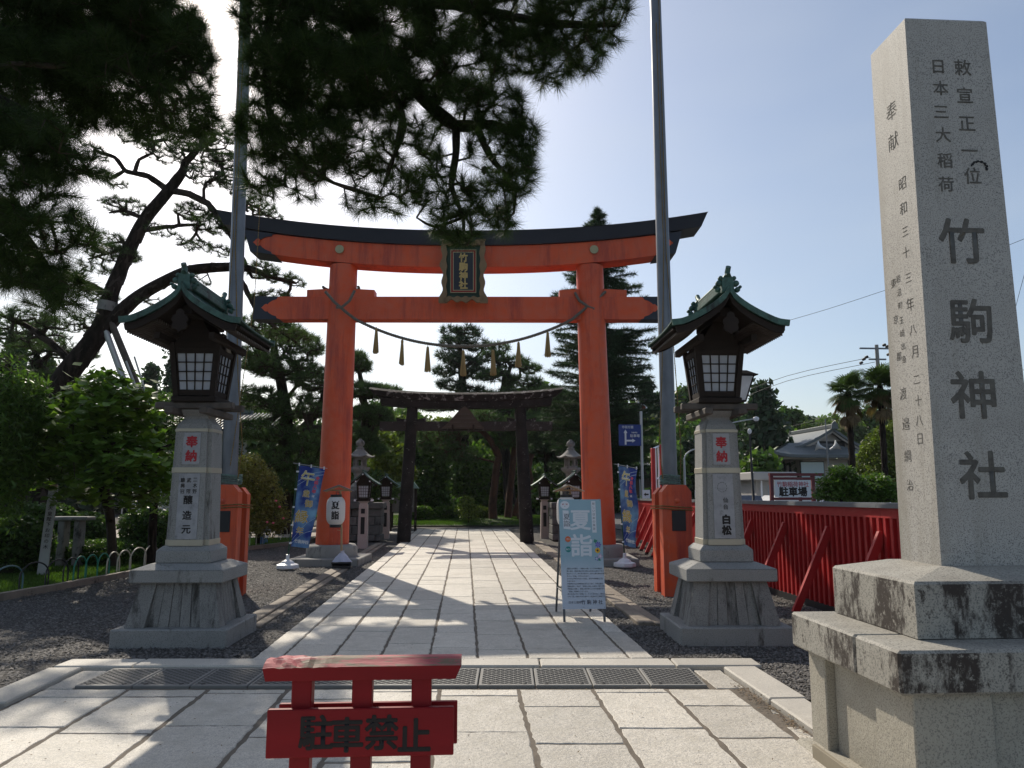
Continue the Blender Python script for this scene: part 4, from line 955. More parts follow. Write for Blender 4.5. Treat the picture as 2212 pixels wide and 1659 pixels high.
panel = P(sq(sgx0, sgx1, .155, 1.495, -.012, .010), 'poster_panel', pm_)
def onp(ch, x, z, s, m, off=0., par=panel, **k):
    V, F = text_mb(ch, s, off, .0008, **k); p = SP(x, z, -.0140); ang = math.atan(tilt); Mx = np.array(rotm(-ang)); V = V @ Mx.T
    par0 = SG.location; V = V + np.array([p[0] - par0.x, p[1] - par0.y, p[2] - par0.z]); mesh_obj('lettering', V, F, m if not isinstance(m, str) else M_[m], par)
pw = mat('poster_white', (.66, .70, .76), .5); pdk = mat('poster_ink', (.10, .11, .14), .6); M_['poster_blue'] = mat('poster_blue', (.16, .30, .48), .6)
onp('夏', 1.455, 1.235, .27, pw, .0060); onp('詣', 1.455, .925, .29, pw, .0065)
P(sq(1.60, 1.655, 1.08, 1.475, -.0145, .001), 'poster_strip', pw, panel); 
onp('新\nし\nい\n日\n本\nの\n風\n習', 1.628, 1.285, .036, pdk, .0, line=1.25)
P(MB().add(*(lambda: ([SP(1.235, 1.13, -.0145), SP(1.325, 1.12, -.0145), SP(1.305, 1.355, -.0145), SP(1.230, 1.36, -.0145)], [(0, 1, 2, 3)]))()), 'poster_tag', pw, panel)
onp('夏\n詣', 1.278, 1.235, .085, pdk, .002, line=1.0)
face = []
P(MB().add([SP(1.262 + .058 * math.cos(2 * math.pi * k_ / 24), 1.425 + .05 * math.sin(2 * math.pi * k_ / 24), -.015) for k_ in range(24)], [tuple(range(24))]), 'face_emblem', pw, panel)
for x, z, w_, h_, c_ in ((1.240, 1.438, .014, .003, 'inkred'), (1.284, 1.438, .014, .003, 'inkred'), (1.236, 1.428, .008, .003, 'inkred'), (1.288, 1.428, .008, .003, 'inkred'), (1.262, 1.41, .004, .004, 'ink')):
    P(sq(x - w_, x + w_, z - h_, z + h_, -.0158, .0004), 'face_mark', c_, panel)
for (x, z), c_, tx_ in (((1.285, 1.0), (.62, .13, .04), '7/1'), ((1.285, .875), (.015, .22, .22), '8/31')):
    P(MB().add([SP(x + .036 * math.cos(2 * math.pi * k_ / 20), z + .036 * math.sin(2 * math.pi * k_ / 20), -.0148) for k_ in range(20)], [tuple(range(20))]), 'date_badge', mat('badge', c_, .5), panel)
    onp(tx_, x, z, .034, pw)
def petals(cx, cz, r_, n, col, cc):
    mb = MB()
    for k_ in range(n):
        a = 2 * math.pi * k_ / n; p = [(cx + r_ * .25 * math.cos(a - .5), cz + r_ * .25 * math.sin(a - .5)), (cx + r_ * .9 * math.cos(a - .28), cz + r_ * .9 * math.sin(a - .28)), (cx + r_ * math.cos(a), cz + r_ * math.sin(a)), (cx + r_ * .9 * math.cos(a + .28), cz + r_ * .9 * math.sin(a + .28)), (cx + r_ * .25 * math.cos(a + .5), cz + r_ * .25 * math.sin(a + .5))]
        mb.add([SP(x, z, -.0152 - .0002 * (k_ % 2)) for x, z in p], [tuple(range(5))])
    P(mb, 'printed_flower', mat('petal', col, .5), panel)
    P(MB().add([SP(cx + r_ * .4 * math.cos(2 * math.pi * k_ / 14), cz + r_ * .4 * math.sin(2 * math.pi * k_ / 14), -.0162) for k_ in range(14)], [tuple(range(14))]), 'flower_centre', mat('flower_heart', cc, .5), panel)
petals(1.665, .93, .040, 7, (.12, .10, .45), (.2, .2, .55)); petals(1.655, .86, .034, 12, (.75, .42, .02), (.10, .04, .02)); petals(1.685, .79, .032, 5, (.60, .38, .60), (.7, .6, .7)); petals(1.64, .76, .028, 5, (.14, .16, .45), (.6, .6, .7))
P(MB().add([SP(1.61, .965, -.0149), SP(1.64, .95, -.0149), SP(1.66, .985, -.0149), SP(1.62, 1.0, -.0149)], [(0, 1, 2, 3)]).add([SP(1.66, .735, -.0149), SP(1.69, .735, -.0149), SP(1.68, .765, -.0149), SP(1.655, .76, -.0149)], [(0, 1, 2, 3)]), 'printed_leaf', 'hgreen', panel)
body = ['我国では大晦日、「年越の大祓」という年の瀬詣を', '執い過れ、除夜の鐘で身と拾える文化とは新しい年の', '始まりとして、竹の年の始まり、清々と願い神社仏閣に', '参りる「初詣」が行なわれます。', 'それから半年の６月３０日は、本厄や氏神様の「息', 'を迎えます。',
        '竹駒神社では大祓祭事を迎える７月に、半年の間の', '罪穢を祓い、改めて「夏越の大祓」を斎行、残り半年の', '無病息災を願い、恙無い年の実りと氏子の皆様を守り', '「夏詣」を推奨しております。', '皆さま方にその「夏詣」に、そっと涼やかに、暑中の中', 'にも「涼」を感じながら清々しい気持ちでご参拝下さい。']
for i, s_ in enumerate(body): onp(s_, 1.255, .64 - i * .0305, .0195, pdk, 0, align='LEFT')
onp('日本三稲荷', 1.345, .235, .033, pdk, .0004); onp('竹 駒 神 社', 1.555, .237, .056, pdk, .0008)
for x, z in ((1.2, 1.48), (1.45, 1.48), (1.71, 1.48), (1.2, .175), (1.45, .175), (1.71, .175), (1.2, .8), (1.71, .8)): P(sq(x - .003, x + .003, z - .003, z + .003, -.0165, .004), 'screw', 'signf', panel)

# ================================================================== SHRINE BANNERS
def banner(label, base, leanx, width, rz, strings, zt=2.18):
    t = thing('nobori_banner', label, 'banner', base, rz, group='blue vertical festival banners in white water bases')
    MB().lathe([(.05, 0), (.235, .0), (.24, .03), (.235, .075), (.15, .105), (.12, .14), (.075, .165), (.04, .175), (.038, .28), (.02, .285)], 8, smooth=False).build('water_base', M_['white'], t)
    top = (leanx, 0, zt); MB().tube([(0, 0, .2), (leanx * .5, 0, zt * .5), top], [.013, .012, .010], 8).build('pole', mat('banner_pole_green', (.01, .07, .035), .4), t)
    def B(s, u, d=0.):   # s across 0..1, u down 0..1
        z = zt - .03 - u * 1.70 - .10 * s * (1 - u) * 0 - s * .085 * (1 - u * .6); x = leanx * (z / zt) + .035 + s * width * (1 - .32 * u) ; y = -.02 + .035 * math.sin(u * 9 + s * 3) * (.3 + s) + .02 * math.sin(s * 7) - d
        return (x, y, z)
    MB().tube([(leanx - .10, 0, zt + .015), (leanx + .035 + width + .04, -.02, zt - .10)], .006, 6).build('cross_rod', M_['silver'], t)
    bm = bpy.data.materials.new('banner_print'); bm.use_nodes = True; N, L = bm.node_tree.nodes, bm.node_tree.links
    tc_ = N.new('ShaderNodeTexCoord'); n1 = N.new('ShaderNodeTexNoise'); n1.inputs['Scale'].default_value = 2.3; n1.inputs['Detail'].default_value = 3; rp_ = N.new('ShaderNodeValToRGB')
    L.new(tc_.outputs['Object'], n1.inputs['Vector']); L.new(n1.outputs['Fac'], rp_.inputs[0]); e_ = rp_.color_ramp.elements; e_[0].position = .42; e_[0].color = (.030, .060, .30, 1); e_[1].position = .66; e_[1].color = (.24, .44, .62, 1)
    P_ = N['Principled BSDF']; P_.inputs['Roughness'].default_value = .7; L.new(rp_.outputs[0], P_.inputs['Base Color']); tr = N.new('ShaderNodeBsdfTranslucent'); L.new(rp_.outputs[0], tr.inputs[0]); ms = N.new('ShaderNodeMixShader'); ms.inputs[0].default_value = .3
    L.new(P_.outputs[0], ms.inputs[1]); L.new(tr.outputs[0], ms.inputs[2]); L.new(ms.outputs[0], N['Material Output'].inputs['Surface'])
    nu, nv = 30, 10; V = [B(j / nv, i / nu) for i in range(nu + 1) for j in range(nv + 1)] + [B(j / nv, i / nu, -.004) for i in range(nu + 1) for j in range(nv + 1)]
    k0 = (nu + 1) * (nv + 1); F = []
    for i in range(nu):
        for j in range(nv): a = i * (nv + 1) + j; F += [(a, a + nv + 1, a + nv + 2, a + 1), (k0 + a, k0 + a + 1, k0 + a + nv + 2, k0 + a + nv + 1)]
    for i in range(nu):
        for j in (0, nv): a = i * (nv + 1) + j; F.append((a, k0 + a, k0 + a + nv + 1, a + nv + 1))
    cl = mesh_obj('banner_cloth', V, F, bm, t, smooth=[True] * len(F))
    for k_ in range(5):
        u = .08 + k_ * .22; p = B(0, u); MB().cbox(p[0] - .05, p[0] + .006, -.02, .012, p[2] - .018, p[2] + .018, .004).build('tab', M_['white'], t)
    for s_ in (0, .45, .95): p = B(s_, 0); MB().cbox(p[0] - .012, p[0] + .016, p[1] - .008, p[1] + .008, p[2] - .02, p[2] + .05, .003).build('tab', M_['white'], t)
    wm = mat('banner_white_line', (.45, .58, .72), .6)
    for (s0, u0, s1, u1) in ((-.0, .20, 1, .03), (0, .25, 1, .07), (0, .92, 1, .62), (0, .96, 1, .78)):
        ml = MB(); pp = [B(min(1, max(0, s0 + (s1 - s0) * q / 10)), u0 + (u1 - u0) * q / 10 - .03 * math.sin(q / 10 * 3.14), .002) for q in range(11)]
        for a, b in zip(pp[:-1], pp[1:]): ml.add([a, b, (b[0], b[1], b[2] - .010), (a[0], a[1], a[2] - .010)], [(0, 3, 2, 1)])
        ml.build('printed_streak', wm, cl)
    for ch, s_, u, sz, m, off in strings:
        V, F = text_mb(ch, sz, off, .0008)
        out = []
        for x, y, z in V:
            uu = u - z / 1.70; ss = s_ + x / (width * (1 - .32 * uu)); q = B(ss, uu, .004 if m == 'bwhite' else .0075); out.append((q[0], q[1] + y, q[2]))
        mesh_obj('lettering', out, F, M_[m], cl)
    return t
M_['bgold'] = mat('banner_gold', (.55, .40, .10), .6); M_['bcream'] = mat('banner_gold_light', (.62, .55, .24), .6); M_['bred'] = mat('banner_pink', (.65, .10, .16), .6); M_['bwhite'] = mat('banner_white', (.7, .72, .75), .6)
ST = [('午', .40, .145, .33, 'bwhite', .0095), ('午', .40, .145, .33, 'bcream', .0045), ('歳', .44, .335, .165, 'bwhite', .0065), ('歳', .44, .335, .165, 'bgold', .0022), ('御', .60, .455, .17, 'bwhite', .0065), ('御', .60, .455, .17, 'bgold', .0022),
      ('縁', .36, .625, .28, 'bwhite', .0095), ('縁', .36, .625, .28, 'bgold', .004), ('年', .36, .80, .17, 'bwhite', .0065), ('年', .36, .80, .17, 'bgold', .0022),
      ('令', .80, .13, .085, 'bred', .005), ('和', .78, .185, .085, 'bred', .005), ('八', .77, .24, .085, 'bred', .005), ('年', .76, .295, .085, 'bred', .005), ('は', .76, .355, .06, 'bwhite', .002), ('竹駒神社', .55, .93, .082, 'bwhite', .003)]
banner('Blue 午歳御縁年 banner leaning in front of the left vermilion pillar', (-3.72, 16.75, 0), .14, .56, R(-4), ST)
ST2 = [(a, b, c, d, e_, f) for a, b, c, d, e_, f in ST]
banner('Blue banner seen almost edge-on beside the right vermilion pillar', (3.42, 16.7, 0), -.16, .56, R(-58), ST2)

# ================================================================== PAPER LANTERN STANDS
def paper_lantern(label, base, roofmat, lean, rz):
    t = thing('paper_lantern_stand', label, 'lantern', base, rz, group='white paper lanterns under little gable roofs on wooden poles')
    MB().tube([(0, 0, .12), (-.02, 0, .8), (-.07, .02, 1.60)], .022, 8).build('pole', M_['tan'], t)
    MB().frus(0, .19, .17, .05, .19, .17).frus(.05, .16, .15, .08, .20, .18).frus(.10, .20, .19, .13, .20, .19).build('weight_tray', M_['dplast'], t)
    r_ = random.Random(2); rings = []
    for z, r0 in ((.13, .20), (.17, .17), (.22, .13), (.27, .08), (.32, .035), (.35, .04)):
        rings.append([(r0 * (1 + .12 * math.sin(5 * a + z * 20)) * math.cos(a) + .01, r0 * (1 + .12 * math.sin(5 * a + z * 20)) * .8 * math.sin(a), z + .01 * math.sin(3 * a)) for a in [2 * math.pi * k_ / 24 for k_ in range(24)]])
    MB().loft(rings, smooth=True).build('cloth_wrap', M_['cloth'], t)
    prof = []
    for i in range(29):
        q = i / 28; z = .90 + .58 * q; rr = .195 * (1 - abs(2 * q - 1) ** 5 * .42) ; prof.append((rr + (.0025 if i % 2 else 0), z))
    prof = [(.12, .899)] + prof + [(.12, 1.481)]
    lb = MB().lathe(prof, 32, (-.15, -.02), smooth=True).build('paper_shade', M_['lantp'], t)
    MB().lathe([(.115, 1.475), (.12, 1.48), (.12, 1.53), (.11, 1.53)], 20, (-.15, -.02)).build('top_ring', M_['dplast'], t)
    MB().lathe([(.11, .84), (.12, .845), (.12, .905), (.115, .905)], 20, (-.15, -.02)).build('bottom_ring', M_['dplast'], t)
    MB().tube([(-.07, .02, 1.57), (-.15, -.02, 1.585), (-.15, -.02, 1.52)], .008, 6).build('hanger', M_['dplast'], t)
    MB().tube([(-.02, 0, .77), (-.11, -.02, .79)], .008, 6).build('peg', M_['tan'], t)
    for s_ in (-1, 1):
        Mr = rotm(0, s_ * R(22), 0)
        MB().cbox(0 if s_ > 0 else -.34, .34 if s_ > 0 else 0, -.17, .17, 0, .016, .004, M=Mr, T=(-.10, 0, 1.72)).build('roof_board', M_[roofmat], t)
        for y in (-.13, .11): MB().cbox(0 if s_ > 0 else -.30, .30 if s_ > 0 else 0, y, y + .02, -.026, -.001, .004, M=Mr, T=(-.10, 0, 1.715)).build('rafter', M_['tan'], t)
    MB().cbox(-.30, .10, -.012, .012, 1.60, 1.635, .004).build('tie_bar', M_['tan'], t)
    # lettering wrapped on the shade
    for ch, z in (('夏', 1.31), ('詣', 1.10)):
        V, F = text_mb(ch, .185, .006, .0006); out = []
        for x, y, zz in V:
            x *= .92; q = (z + zz - .90) / .58; rr = .195 * (1 - abs(2 * q - 1) ** 5 * .42) + .004; a = x / rr; out.append((-.15 + rr * math.sin(a), -.02 - rr * math.cos(a) + y, z + zz))
        mesh_obj('lettering', out, F, M_['ink'], lb)
    return t
paper_lantern('White paper lantern reading 夏詣 in front of the left vermilion pillar', (-2.60, 16.75, 0), 'roofg', 0, R(6))
paper_lantern('White paper lantern mostly hidden behind the blue A-frame sign', (2.18, 15.6, 0), 'roofb', 0, R(-8))

# ================================================================== SMALL WOODEN LANTERNS
def small_lantern():
    t = thing('garden_lantern', 'x', 'lantern', (0, 0, 0), group='small roofed lanterns on pale square posts')
    MB().frus(-.05, .14, .14, 1.22, .12, .12).build('post', M_['pinkstone'], t)
    for z0, z1 in ((.38, .86), (.96, 1.10)): MB().box(-.055, .055, -.146, -.12, z0, z1).build('dark_slot', M_['dark'], t)
    MB().frus(1.22, .10, .10, 1.27, .10, .10).frus(1.27, .11, .11, 1.31, .15, .15).build('capital', M_['pinkstone'], t)
    for y in (-.12, .12): MB().cbox(-.26, .26, y - .025, y + .025, 1.315, 1.36, .006).build('cross_arm', M_['dwood'], t)
    for x in (-.24, .24):
        for y in (-.12, .12): MB().cbox(x - .028, x + .028, y - .03, y + .03, 1.31, 1.365, .004).build('arm_cap', M_['white'], t)
    MB().box(-.17, .17, -.17, .17, 1.362, 1.40).build('sill_frame', M_['dwood'], t)
    for sx in (-1, 1):
        for sy in (-1, 1): MB().frus(1.40, .02, .02, 1.84, .022, .022, (sx * .15, sy * .15), (sx * .18, sy * .18)).build('corner_post', M_['dwood'], t)
    for q in range(4):
        Rm = rotm(0, 0, q * math.pi / 2); k_ = MB().add([(-.13, -.145, 1.42), (.13, -.145, 1.42), (.155, -.17, 1.76), (-.155, -.17, 1.76), (-.13, -.135, 1.42), (.13, -.135, 1.42), (.155, -.16, 1.76), (-.155, -.16, 1.76)], [(0, 1, 2, 3), (7, 6, 5, 4), (0, 4, 5, 1), (1, 5, 6, 2), (2, 6, 7, 3), (3, 7, 4, 0)], False, Rm).build('paper_window', M_['glass'], t)
        lb = MB()
        for i in range(5): x = -.12 + .06 * i; lb.add([(x - .005, -.150, 1.42), (x + .005, -.150, 1.42), (x * 1.19 + .005, -.176, 1.76), (x * 1.19 - .005, -.176, 1.76)], [(0, 1, 2, 3)], False, Rm)
        for j in range(5): z = 1.43 + .08 * j; w_ = .13 + .025 * (z - 1.42) / .34; y = -.1505 - .025 * (z - 1.42) / .34; lb.add([(-w_, y, z - .005), (w_, y, z - .005), (w_, y, z + .005), (-w_, y, z + .005)], [(0, 1, 2, 3)], False, Rm)
        lb.build('lattice', M_['dwood'], k_, kind='stuff')
    MB().box(-.19, .19, -.19, .19, 1.762, 1.86).build('head_frame', M_['dwood'], t)
    pr = [(.46 * i / 8, 2.17 - .36 * (i / 8) ** .75) for i in range(9)]
    for s_ in (-1, 1):
        MB().loft([[(s_ * x, y, z) for x, z in pr] + [(s_ * x, y, z - .03) for x, z in reversed(pr)] for y in (-.36, .36)]).build('roof_slope', M_['copper'], t)
        MB().loft([[(s_ * x * .9, y, z - .035) for x, z in pr] + [(s_ * x * .9, y, z - .08) for x, z in reversed(pr)] for y in (-.34, -.31)]).build('barge_board', M_['dwood'], t)
    MB().frus(1.86, .17, .20, 2.12, .02, .20).build('gable', M_['dwood'], t)
    MB().cbox(-.03, .03, -.38, .38, 2.165, 2.21, .008).build('ridge', M_['copper'], t)
    for x, z in ((0, 2.08), (-.2, 1.88), (.2, 1.88)): MB().box(x - .018, x + .018, -.385, -.36, z - .018, z + .018).build('end_cap', M_['white'], t)
    return t
sml = small_lantern(); cache_kids(sml); sml.location = (-2.95, 22.8, 0); sml['label'] = 'Garden lantern standing closest behind the left vermilion pillar'
dup(sml, (-2.78, 27.4, 0), 0, 'Garden lantern standing just left of the black stone gate')
dup(sml, (2.76, 27.2, 0), 0, 'Garden lantern standing just right of the black stone gate')
dup(sml, (3.20, 22.8, 0), 0, 'Garden lantern half hidden behind the right vermilion pillar')

# ================================================================== TALL STONE LANTERNS ON MASONRY
def tall_lantern(label, cx, cy, wx0, wx1):
    t = thing('stone_lantern', label, 'stone lantern', (cx, cy, 0), group='tall grey stone lanterns on masonry platforms')
    def P(mb, n, m): return mb.build(n, M_[m], t)
    r_ = random.Random(int(cx * 10) + 50); x0, x1 = wx0 - cx, wx1 - cx
    z = 0
    for row, h in enumerate((.20, .30, .28, .26)):
        x = x0 - .02
        while x < x1 - .05:
            w_ = min(x1 - x, r_.uniform(.32, .6)); ins = .03 * row
            P(MB().cbox(x + .006, x + w_ - .006, -.55 + ins + r_.uniform(-.015, .01), .5 - ins, z + .004, z + h - .004, .02), 'stone', 'wallst'); x += w_
        y = -.5
        for sx, xx in ((-1, x0), (1, x1)): pass
        z += h
    P(MB().cbox(x0 - .05, x1 + .05, -.60, .55, z, z + .19, .02), 'coping_stone', 'wallst'); z += .19
    P(MB().cbox(-.42, .42, -.38, .38, z, z + .14, .015).cbox(-.34, .34, -.30, .30, z + .141, z + .40, .02), 'pedestal', 'wallst'); z += .40
    P(MB().lathe([(.33, z), (.33, z + .10), (.24, z + .18), (.20, z + .28), (.17, z + .46), (.20, z + .56), (.30, z + .64), (.34, z + .70), (.34, z + .76)], 6, smooth=False), 'shaft', 'tall'); z += .76
    for a in range(6):
        P(MB().frus(z, .035, .035, z + .30, .035, .035, (.19 * math.cos(a * math.pi / 3), .19 * math.sin(a * math.pi / 3))), 'fire_box_post', 'tall')
    P(MB().lathe([(.22, z), (.22, z + .05)], 6, smooth=False).lathe([(.22, z + .25), (.23, z + .31)], 6, smooth=False), 'fire_box_frame', 'tall'); z += .31
    rf = []
    for k_, (rr, dz) in enumerate(((.44, .0), (.455, .03), (.40, .065), (.30, .12), (.19, .22), (.11, .30))):
        rf.append([(rr * (1 + .10 * (abs(math.cos(3 * a)) ** 6) * (k_ < 2)) * math.cos(a), rr * (1 + .10 * (abs(math.cos(3 * a)) ** 6) * (k_ < 2)) * math.sin(a), z + dz + .05 * (abs(math.cos(3 * a)) ** 6) * (k_ < 2)) for a in [2 * math.pi * q / 36 for q in range(36)]])
    P(MB().loft(rf, smooth=False), 'roof_stone', 'tall'); z += .30
    P(MB().lathe([(.13, z), (.14, z + .03), (.09, z + .06), (.08, z + .09), (.13, z + .12), (.145, z + .19), (.12, z + .26), (.06, z + .30), (.04, z + .34)], 14), 'finial', 'tall')
tall_lantern('Tall grey stone lantern on dark masonry behind the left vermilion pillar', -3.53, 26.0, -4.6, -2.72)
tall_lantern('Tall grey stone lantern on paler masonry behind the right vermilion pillar', 3.55, 26.0, 2.86, 4.7)
# ================================================================== RED FENCE
FN = thing('board_fence', 'Long red board fence with grey coping, vertical battens and slanting braces', 'fence', (4.95, 12, 0))
fp = [(5.02, 6.0), (4.98, 9.0), (4.95, 12.0), (5.03, 16.0), (5.22, 19.0), (5.50, 22.5), (5.75, 26.5)]
fz = [1.46, 1.455, 1.44, 1.42, 1.39, 1.37, 1.35]
fy = [p[1] for p in fp]; fxx = [p[0] for p in fp]
fX = lambda y: float(np.interp(y, fy, fxx)); fZ = lambda y: float(np.interp(y, fy, fz))
def P(mb, n, m): return mb.build(n, M_[m], FN, world=True)
for (xa, ya), (xb, yb), za, zb_ in zip(fp[:-1], fp[1:], fz[:-1], fz[1:]):
    def quadbox(o0, o1, z0a, z1a, z0b, z1b, g=.003):
        return MB().add([(xa + o0, ya + g, z0a), (xb + o0, yb - g, z0b), (xb + o1, yb - g, z0b), (xa + o1, ya + g, z0a), (xa + o0, ya + g, z1a), (xb + o0, yb - g, z1b), (xb + o1, yb - g, z1b), (xa + o1, ya + g, z1a)],
                        [(0, 1, 2, 3), (7, 6, 5, 4), (0, 4, 5, 1), (1, 5, 6, 2), (2, 6, 7, 3), (3, 7, 4, 0)])
    P(quadbox(-.02, .02, -.05, za - .10, -.05, zb_ - .10), 'board', 'red')
    P(quadbox(-.07, .05, -.15, .07, -.15, .07), 'base_kerb', 'dplast')
    P(quadbox(-.055, .055, za - .17, za - .055, zb_ - .17, zb_ - .055), 'top_rail', 'red')
    P(quadbox(-.10, .10, za - .052, za - .01, zb_ - .052, zb_ - .01), 'coping', 'capgrey')
    P(quadbox(-.075, .075, za - .0098, za + .008, zb_ - .0098, zb_ + .008), 'coping_top', 'capgrey')
y = 6.1
while y < 26.3:
    x = fX(y); z = fZ(y) - .172; P(MB().box(x - .06, x - .021, y - .026, y + .026, .03, z), 'batten', 'red'); y += .148
for y in [6.5, 7.8, 9.0, 10.3, 11.7, 13.1, 14.9, 16.8, 18.2, 19.3, 20.3, 21.3, 22.4, 23.6]:
    x = fX(y) - .05; z = 1.13; bx = x - .62
    mb = MB().add([(bx, y - .028, -.08), (bx + .10, y - .028, -.08), (x, y - .028, z - .14), (x, y - .028, z), (x - .045, y - .028, z), (bx, y + .028, -.08), (bx + .10, y + .028, -.08), (x, y + .028, z - .14), (x, y + .028, z), (x - .045, y + .028, z)],
                  [(0, 1, 2, 3, 4), (9, 8, 7, 6, 5), (0, 5, 6, 1), (1, 6, 7, 2), (2, 7, 8, 3), (3, 8, 9, 4), (4, 9, 5, 0)])
    P(mb, 'brace', 'red')
    P(MB().add([(bx - .006, y - .031, -.09), (bx + .105, y - .031, -.09), (bx + .145, y - .031, .02), (bx + .045, y - .031, .02), (bx - .006, y + .031, -.09), (bx + .105, y + .031, -.09), (bx + .145, y + .031, .02), (bx + .045, y + .031, .02)],
               [(0, 1, 2, 3), (7, 6, 5, 4), (0, 4, 5, 1), (1, 5, 6, 2), (2, 6, 7, 3), (3, 7, 4, 0)]), 'brace_foot', 'dplast')
    t = .72; hx, hz = bx + (x - bx) * t, -.08 + (z + .08) * t
    P(MB().box(-.004, .004, -.010, .010, -.03, .03, M=rotm(0, R(28)), T=(hx - .028, y, hz + .0)), 'bolt_slot', 'dark')
# tall red and white lattice panel leaning behind the right pole
LP = thing('lattice_panel', 'Tall red and white lattice panel standing behind the right flagpole', 'panel', (4.55, 18.4, 0))
def P(mb, n, m): return mb.build(n, M_[m], LP, world=True)
pa, pb = AT(1410, 968, 17.6), AT(1446, 952, 20.0)
for i, t in enumerate((0, .45, .98)):
    x, y = pa[0] + (pb[0] - pa[0]) * t, 17.6 + 2.4 * t; z = pa[2] + (pb[2] - pa[2]) * t
    P(MB().cbox(x - .04, x + .04, y - .06, y + .06, -.05, z, .008), 'red_post', 'red')
for i, t in enumerate((.15, .30, .60, .78)):
    x, y = pa[0] + (pb[0] - pa[0]) * t, 17.6 + 2.4 * t; z = pa[2] + (pb[2] - pa[2]) * t
    P(MB().cbox(x - .015, x + .015, y - .02, y + .02, .3, z - .02, .004), 'white_slat', 'white')
for zz in (0, .75, 1.5):
    P(MB().tube([(pa[0] - .03, 17.6, pa[2] - zz - .03), (pb[0] - .03, 20.0, pb[2] - zz * 1.0 - .03)], .022, 4, smooth=False), 'white_rail', 'white')

# ================================================================== HOOP FENCE ROUND THE LAWN
def hoop(a, b, h, colour, label, over=0):
    a, b = Vector(a), Vector(b); c = (a + b) / 2; d = (b - a) / 2
    t = tag(MB().tube([(a.x, a.y, -.05), (a.x, a.y, h * .5)] + [(c.x - d.x * math.cos(q), c.y - d.y * math.cos(q), h * .5 + h * .5 * math.sin(q)) for q in [math.pi * k_ / 12 for k_ in range(1, 12)]] + [(b.x, b.y, h * .5), (b.x, b.y, -.05)], .013, 7).build('garden_hoop', M_[colour], loc=(c.x, c.y, 0)), label, 'garden hoop', 'metal hoops edging the lawn')
    return t
cols = ['hteal', 'hblack', 'hblack', 'hblack', 'hgreen', 'hgreen', 'hgreen', 'hcream', 'hcream', 'hcream', 'hcream']
labs = ['Greyish teal hoop at the left edge of the photo', 'Black hoop next to the greyish teal one, in front of the white marker post', 'Black hoop in the middle of the three black ones', 'Black hoop overlapping the first green hoop',
        'Green hoop nearest the black hoops', 'Middle hoop of the three green ones', 'Green hoop nearest the cream hoops', 'Cream hoop next to the last green hoop', 'Second cream hoop from the green hoops', 'Third cream hoop from the green hoops', 'Cream hoop half hidden by the shrine lantern on the left']
ex = [(-8, 61), (54, 116), (110, 158), (148, 180), (170, 197), (195, 221), (221, 246), (241, 268), (263, 292), (290, 324), (321, 348)]
def kerb_pt(u):
    v = float(np.interp(u, [-10, 0, 61, 115, 157, 196, 245, 291, 322, 350], [1294, 1291, 1277, 1269, 1262, 1253, 1245, 1235, 1226, 1216])); g = GR(u, v); return (g[0] - .10, g[1], 0)
for (u0, u1), c_, lb in zip(ex, cols, labs):
    hoop(kerb_pt(u0), kerb_pt(u1), .44, c_, lb)
ex2 = [(523, 539, 'hcream', 'Cream hoop right beside the left flagpole posts'), (539, 553, 'hcream', 'Second cream hoop to the right of the left flagpole'), (553, 567, 'hcream', 'Cream hoop touching the bunched blue hoops'),
       (563, 571, 'hblue', 'Left hoop of the bunched pale blue ones'), (566, 574, 'hblue', 'Middle hoop of the bunched pale blue ones'), (569, 577, 'hblue', 'Right hoop of the bunched pale blue ones'),
       (588, 602, 'hdgreen', 'Dark green hoop behind the blue banner pole'), (606, 620, 'hcream', 'Cream hoop just left of the blue banner')]
for u0, u1, c_, lb in ex2:
    v = lambda u: float(np.interp(u, [520, 567, 575, 630], [1186, 1178, 1175, 1164])); a, b = GR(u0, v(u0)), GR(u1, v(u1)); hoop(a, b, .42, c_, lb)

# marker post with writing
mk = thing('marker_post', 'White square wooden post with a slanting top and black writing on the lawn', 'post', GR(91, 1243))
gx, gy, _ = GR(91, 1243); Mk = rotm(0, R(2.5), R(22)); hgt = AT(97, 1050, gy)[2]
MB().frus(-.05, .085, .085, hgt - .02, .075, .075, M=Mk).build('shaft', mat('white_painted_post', (.42, .42, .42), .6, var=(5, (.34, .34, .34), .3)), mk)
MB().frus(hgt - .018, .078, .078, hgt + .03, .05, .078, M=Mk).build('post_cap', M_['tan'], mk)
for i, ch in enumerate('天皇陛下お印の木'):
    V, F = text_mb(ch, .085, .001, .001); V += np.array([0, -.084, hgt - .42 - i * .105]); V = V @ np.array(Mk).T; mesh_obj('lettering', V, F, M_['ink'], mk)
for i, ch in enumerate('天皇陛下行幸御手植記念樹'):
    V, F = text_mb(ch, .06, .0, .001); V = V @ np.array(rotm(0, 0, math.pi / 2)).T; V += np.array([.084, 0, hgt - .14 - i * .105]); V = V @ np.array(Mk).T; mesh_obj('lettering', V, F, M_['ink'], mk)
# thin grey notice post near the hedge
g = GR(318, 1195); n_ = thing('notice_post', 'Thin grey metal post with a small box, beside the clipped hedge', 'post', g)
MB().cbox(-.035, .035, -.03, .03, -.05, 1.55, .006).build('pole', M_['steel'], n_); MB().cbox(-.09, .09, -.06, .05, 1.25, 1.62, .01).build('box', M_['conc'], n_)
# low stone table behind the marker
g = GR(112, 1225); n_ = thing('garden_bench', 'Low stone bench with a thick top standing behind the white marker post', 'bench', g)
MB().cbox(-.1, .75, -.2, .2, .98, 1.06, .02).build('seat', M_['tall'], n_); MB().cbox(.12, .26, -.14, .14, -.05, .98, .02).build('leg', M_['tall'], n_); MB().cbox(.45, .58, -.14, .14, -.05, .98, .02).build('leg', M_['tall'], n_)

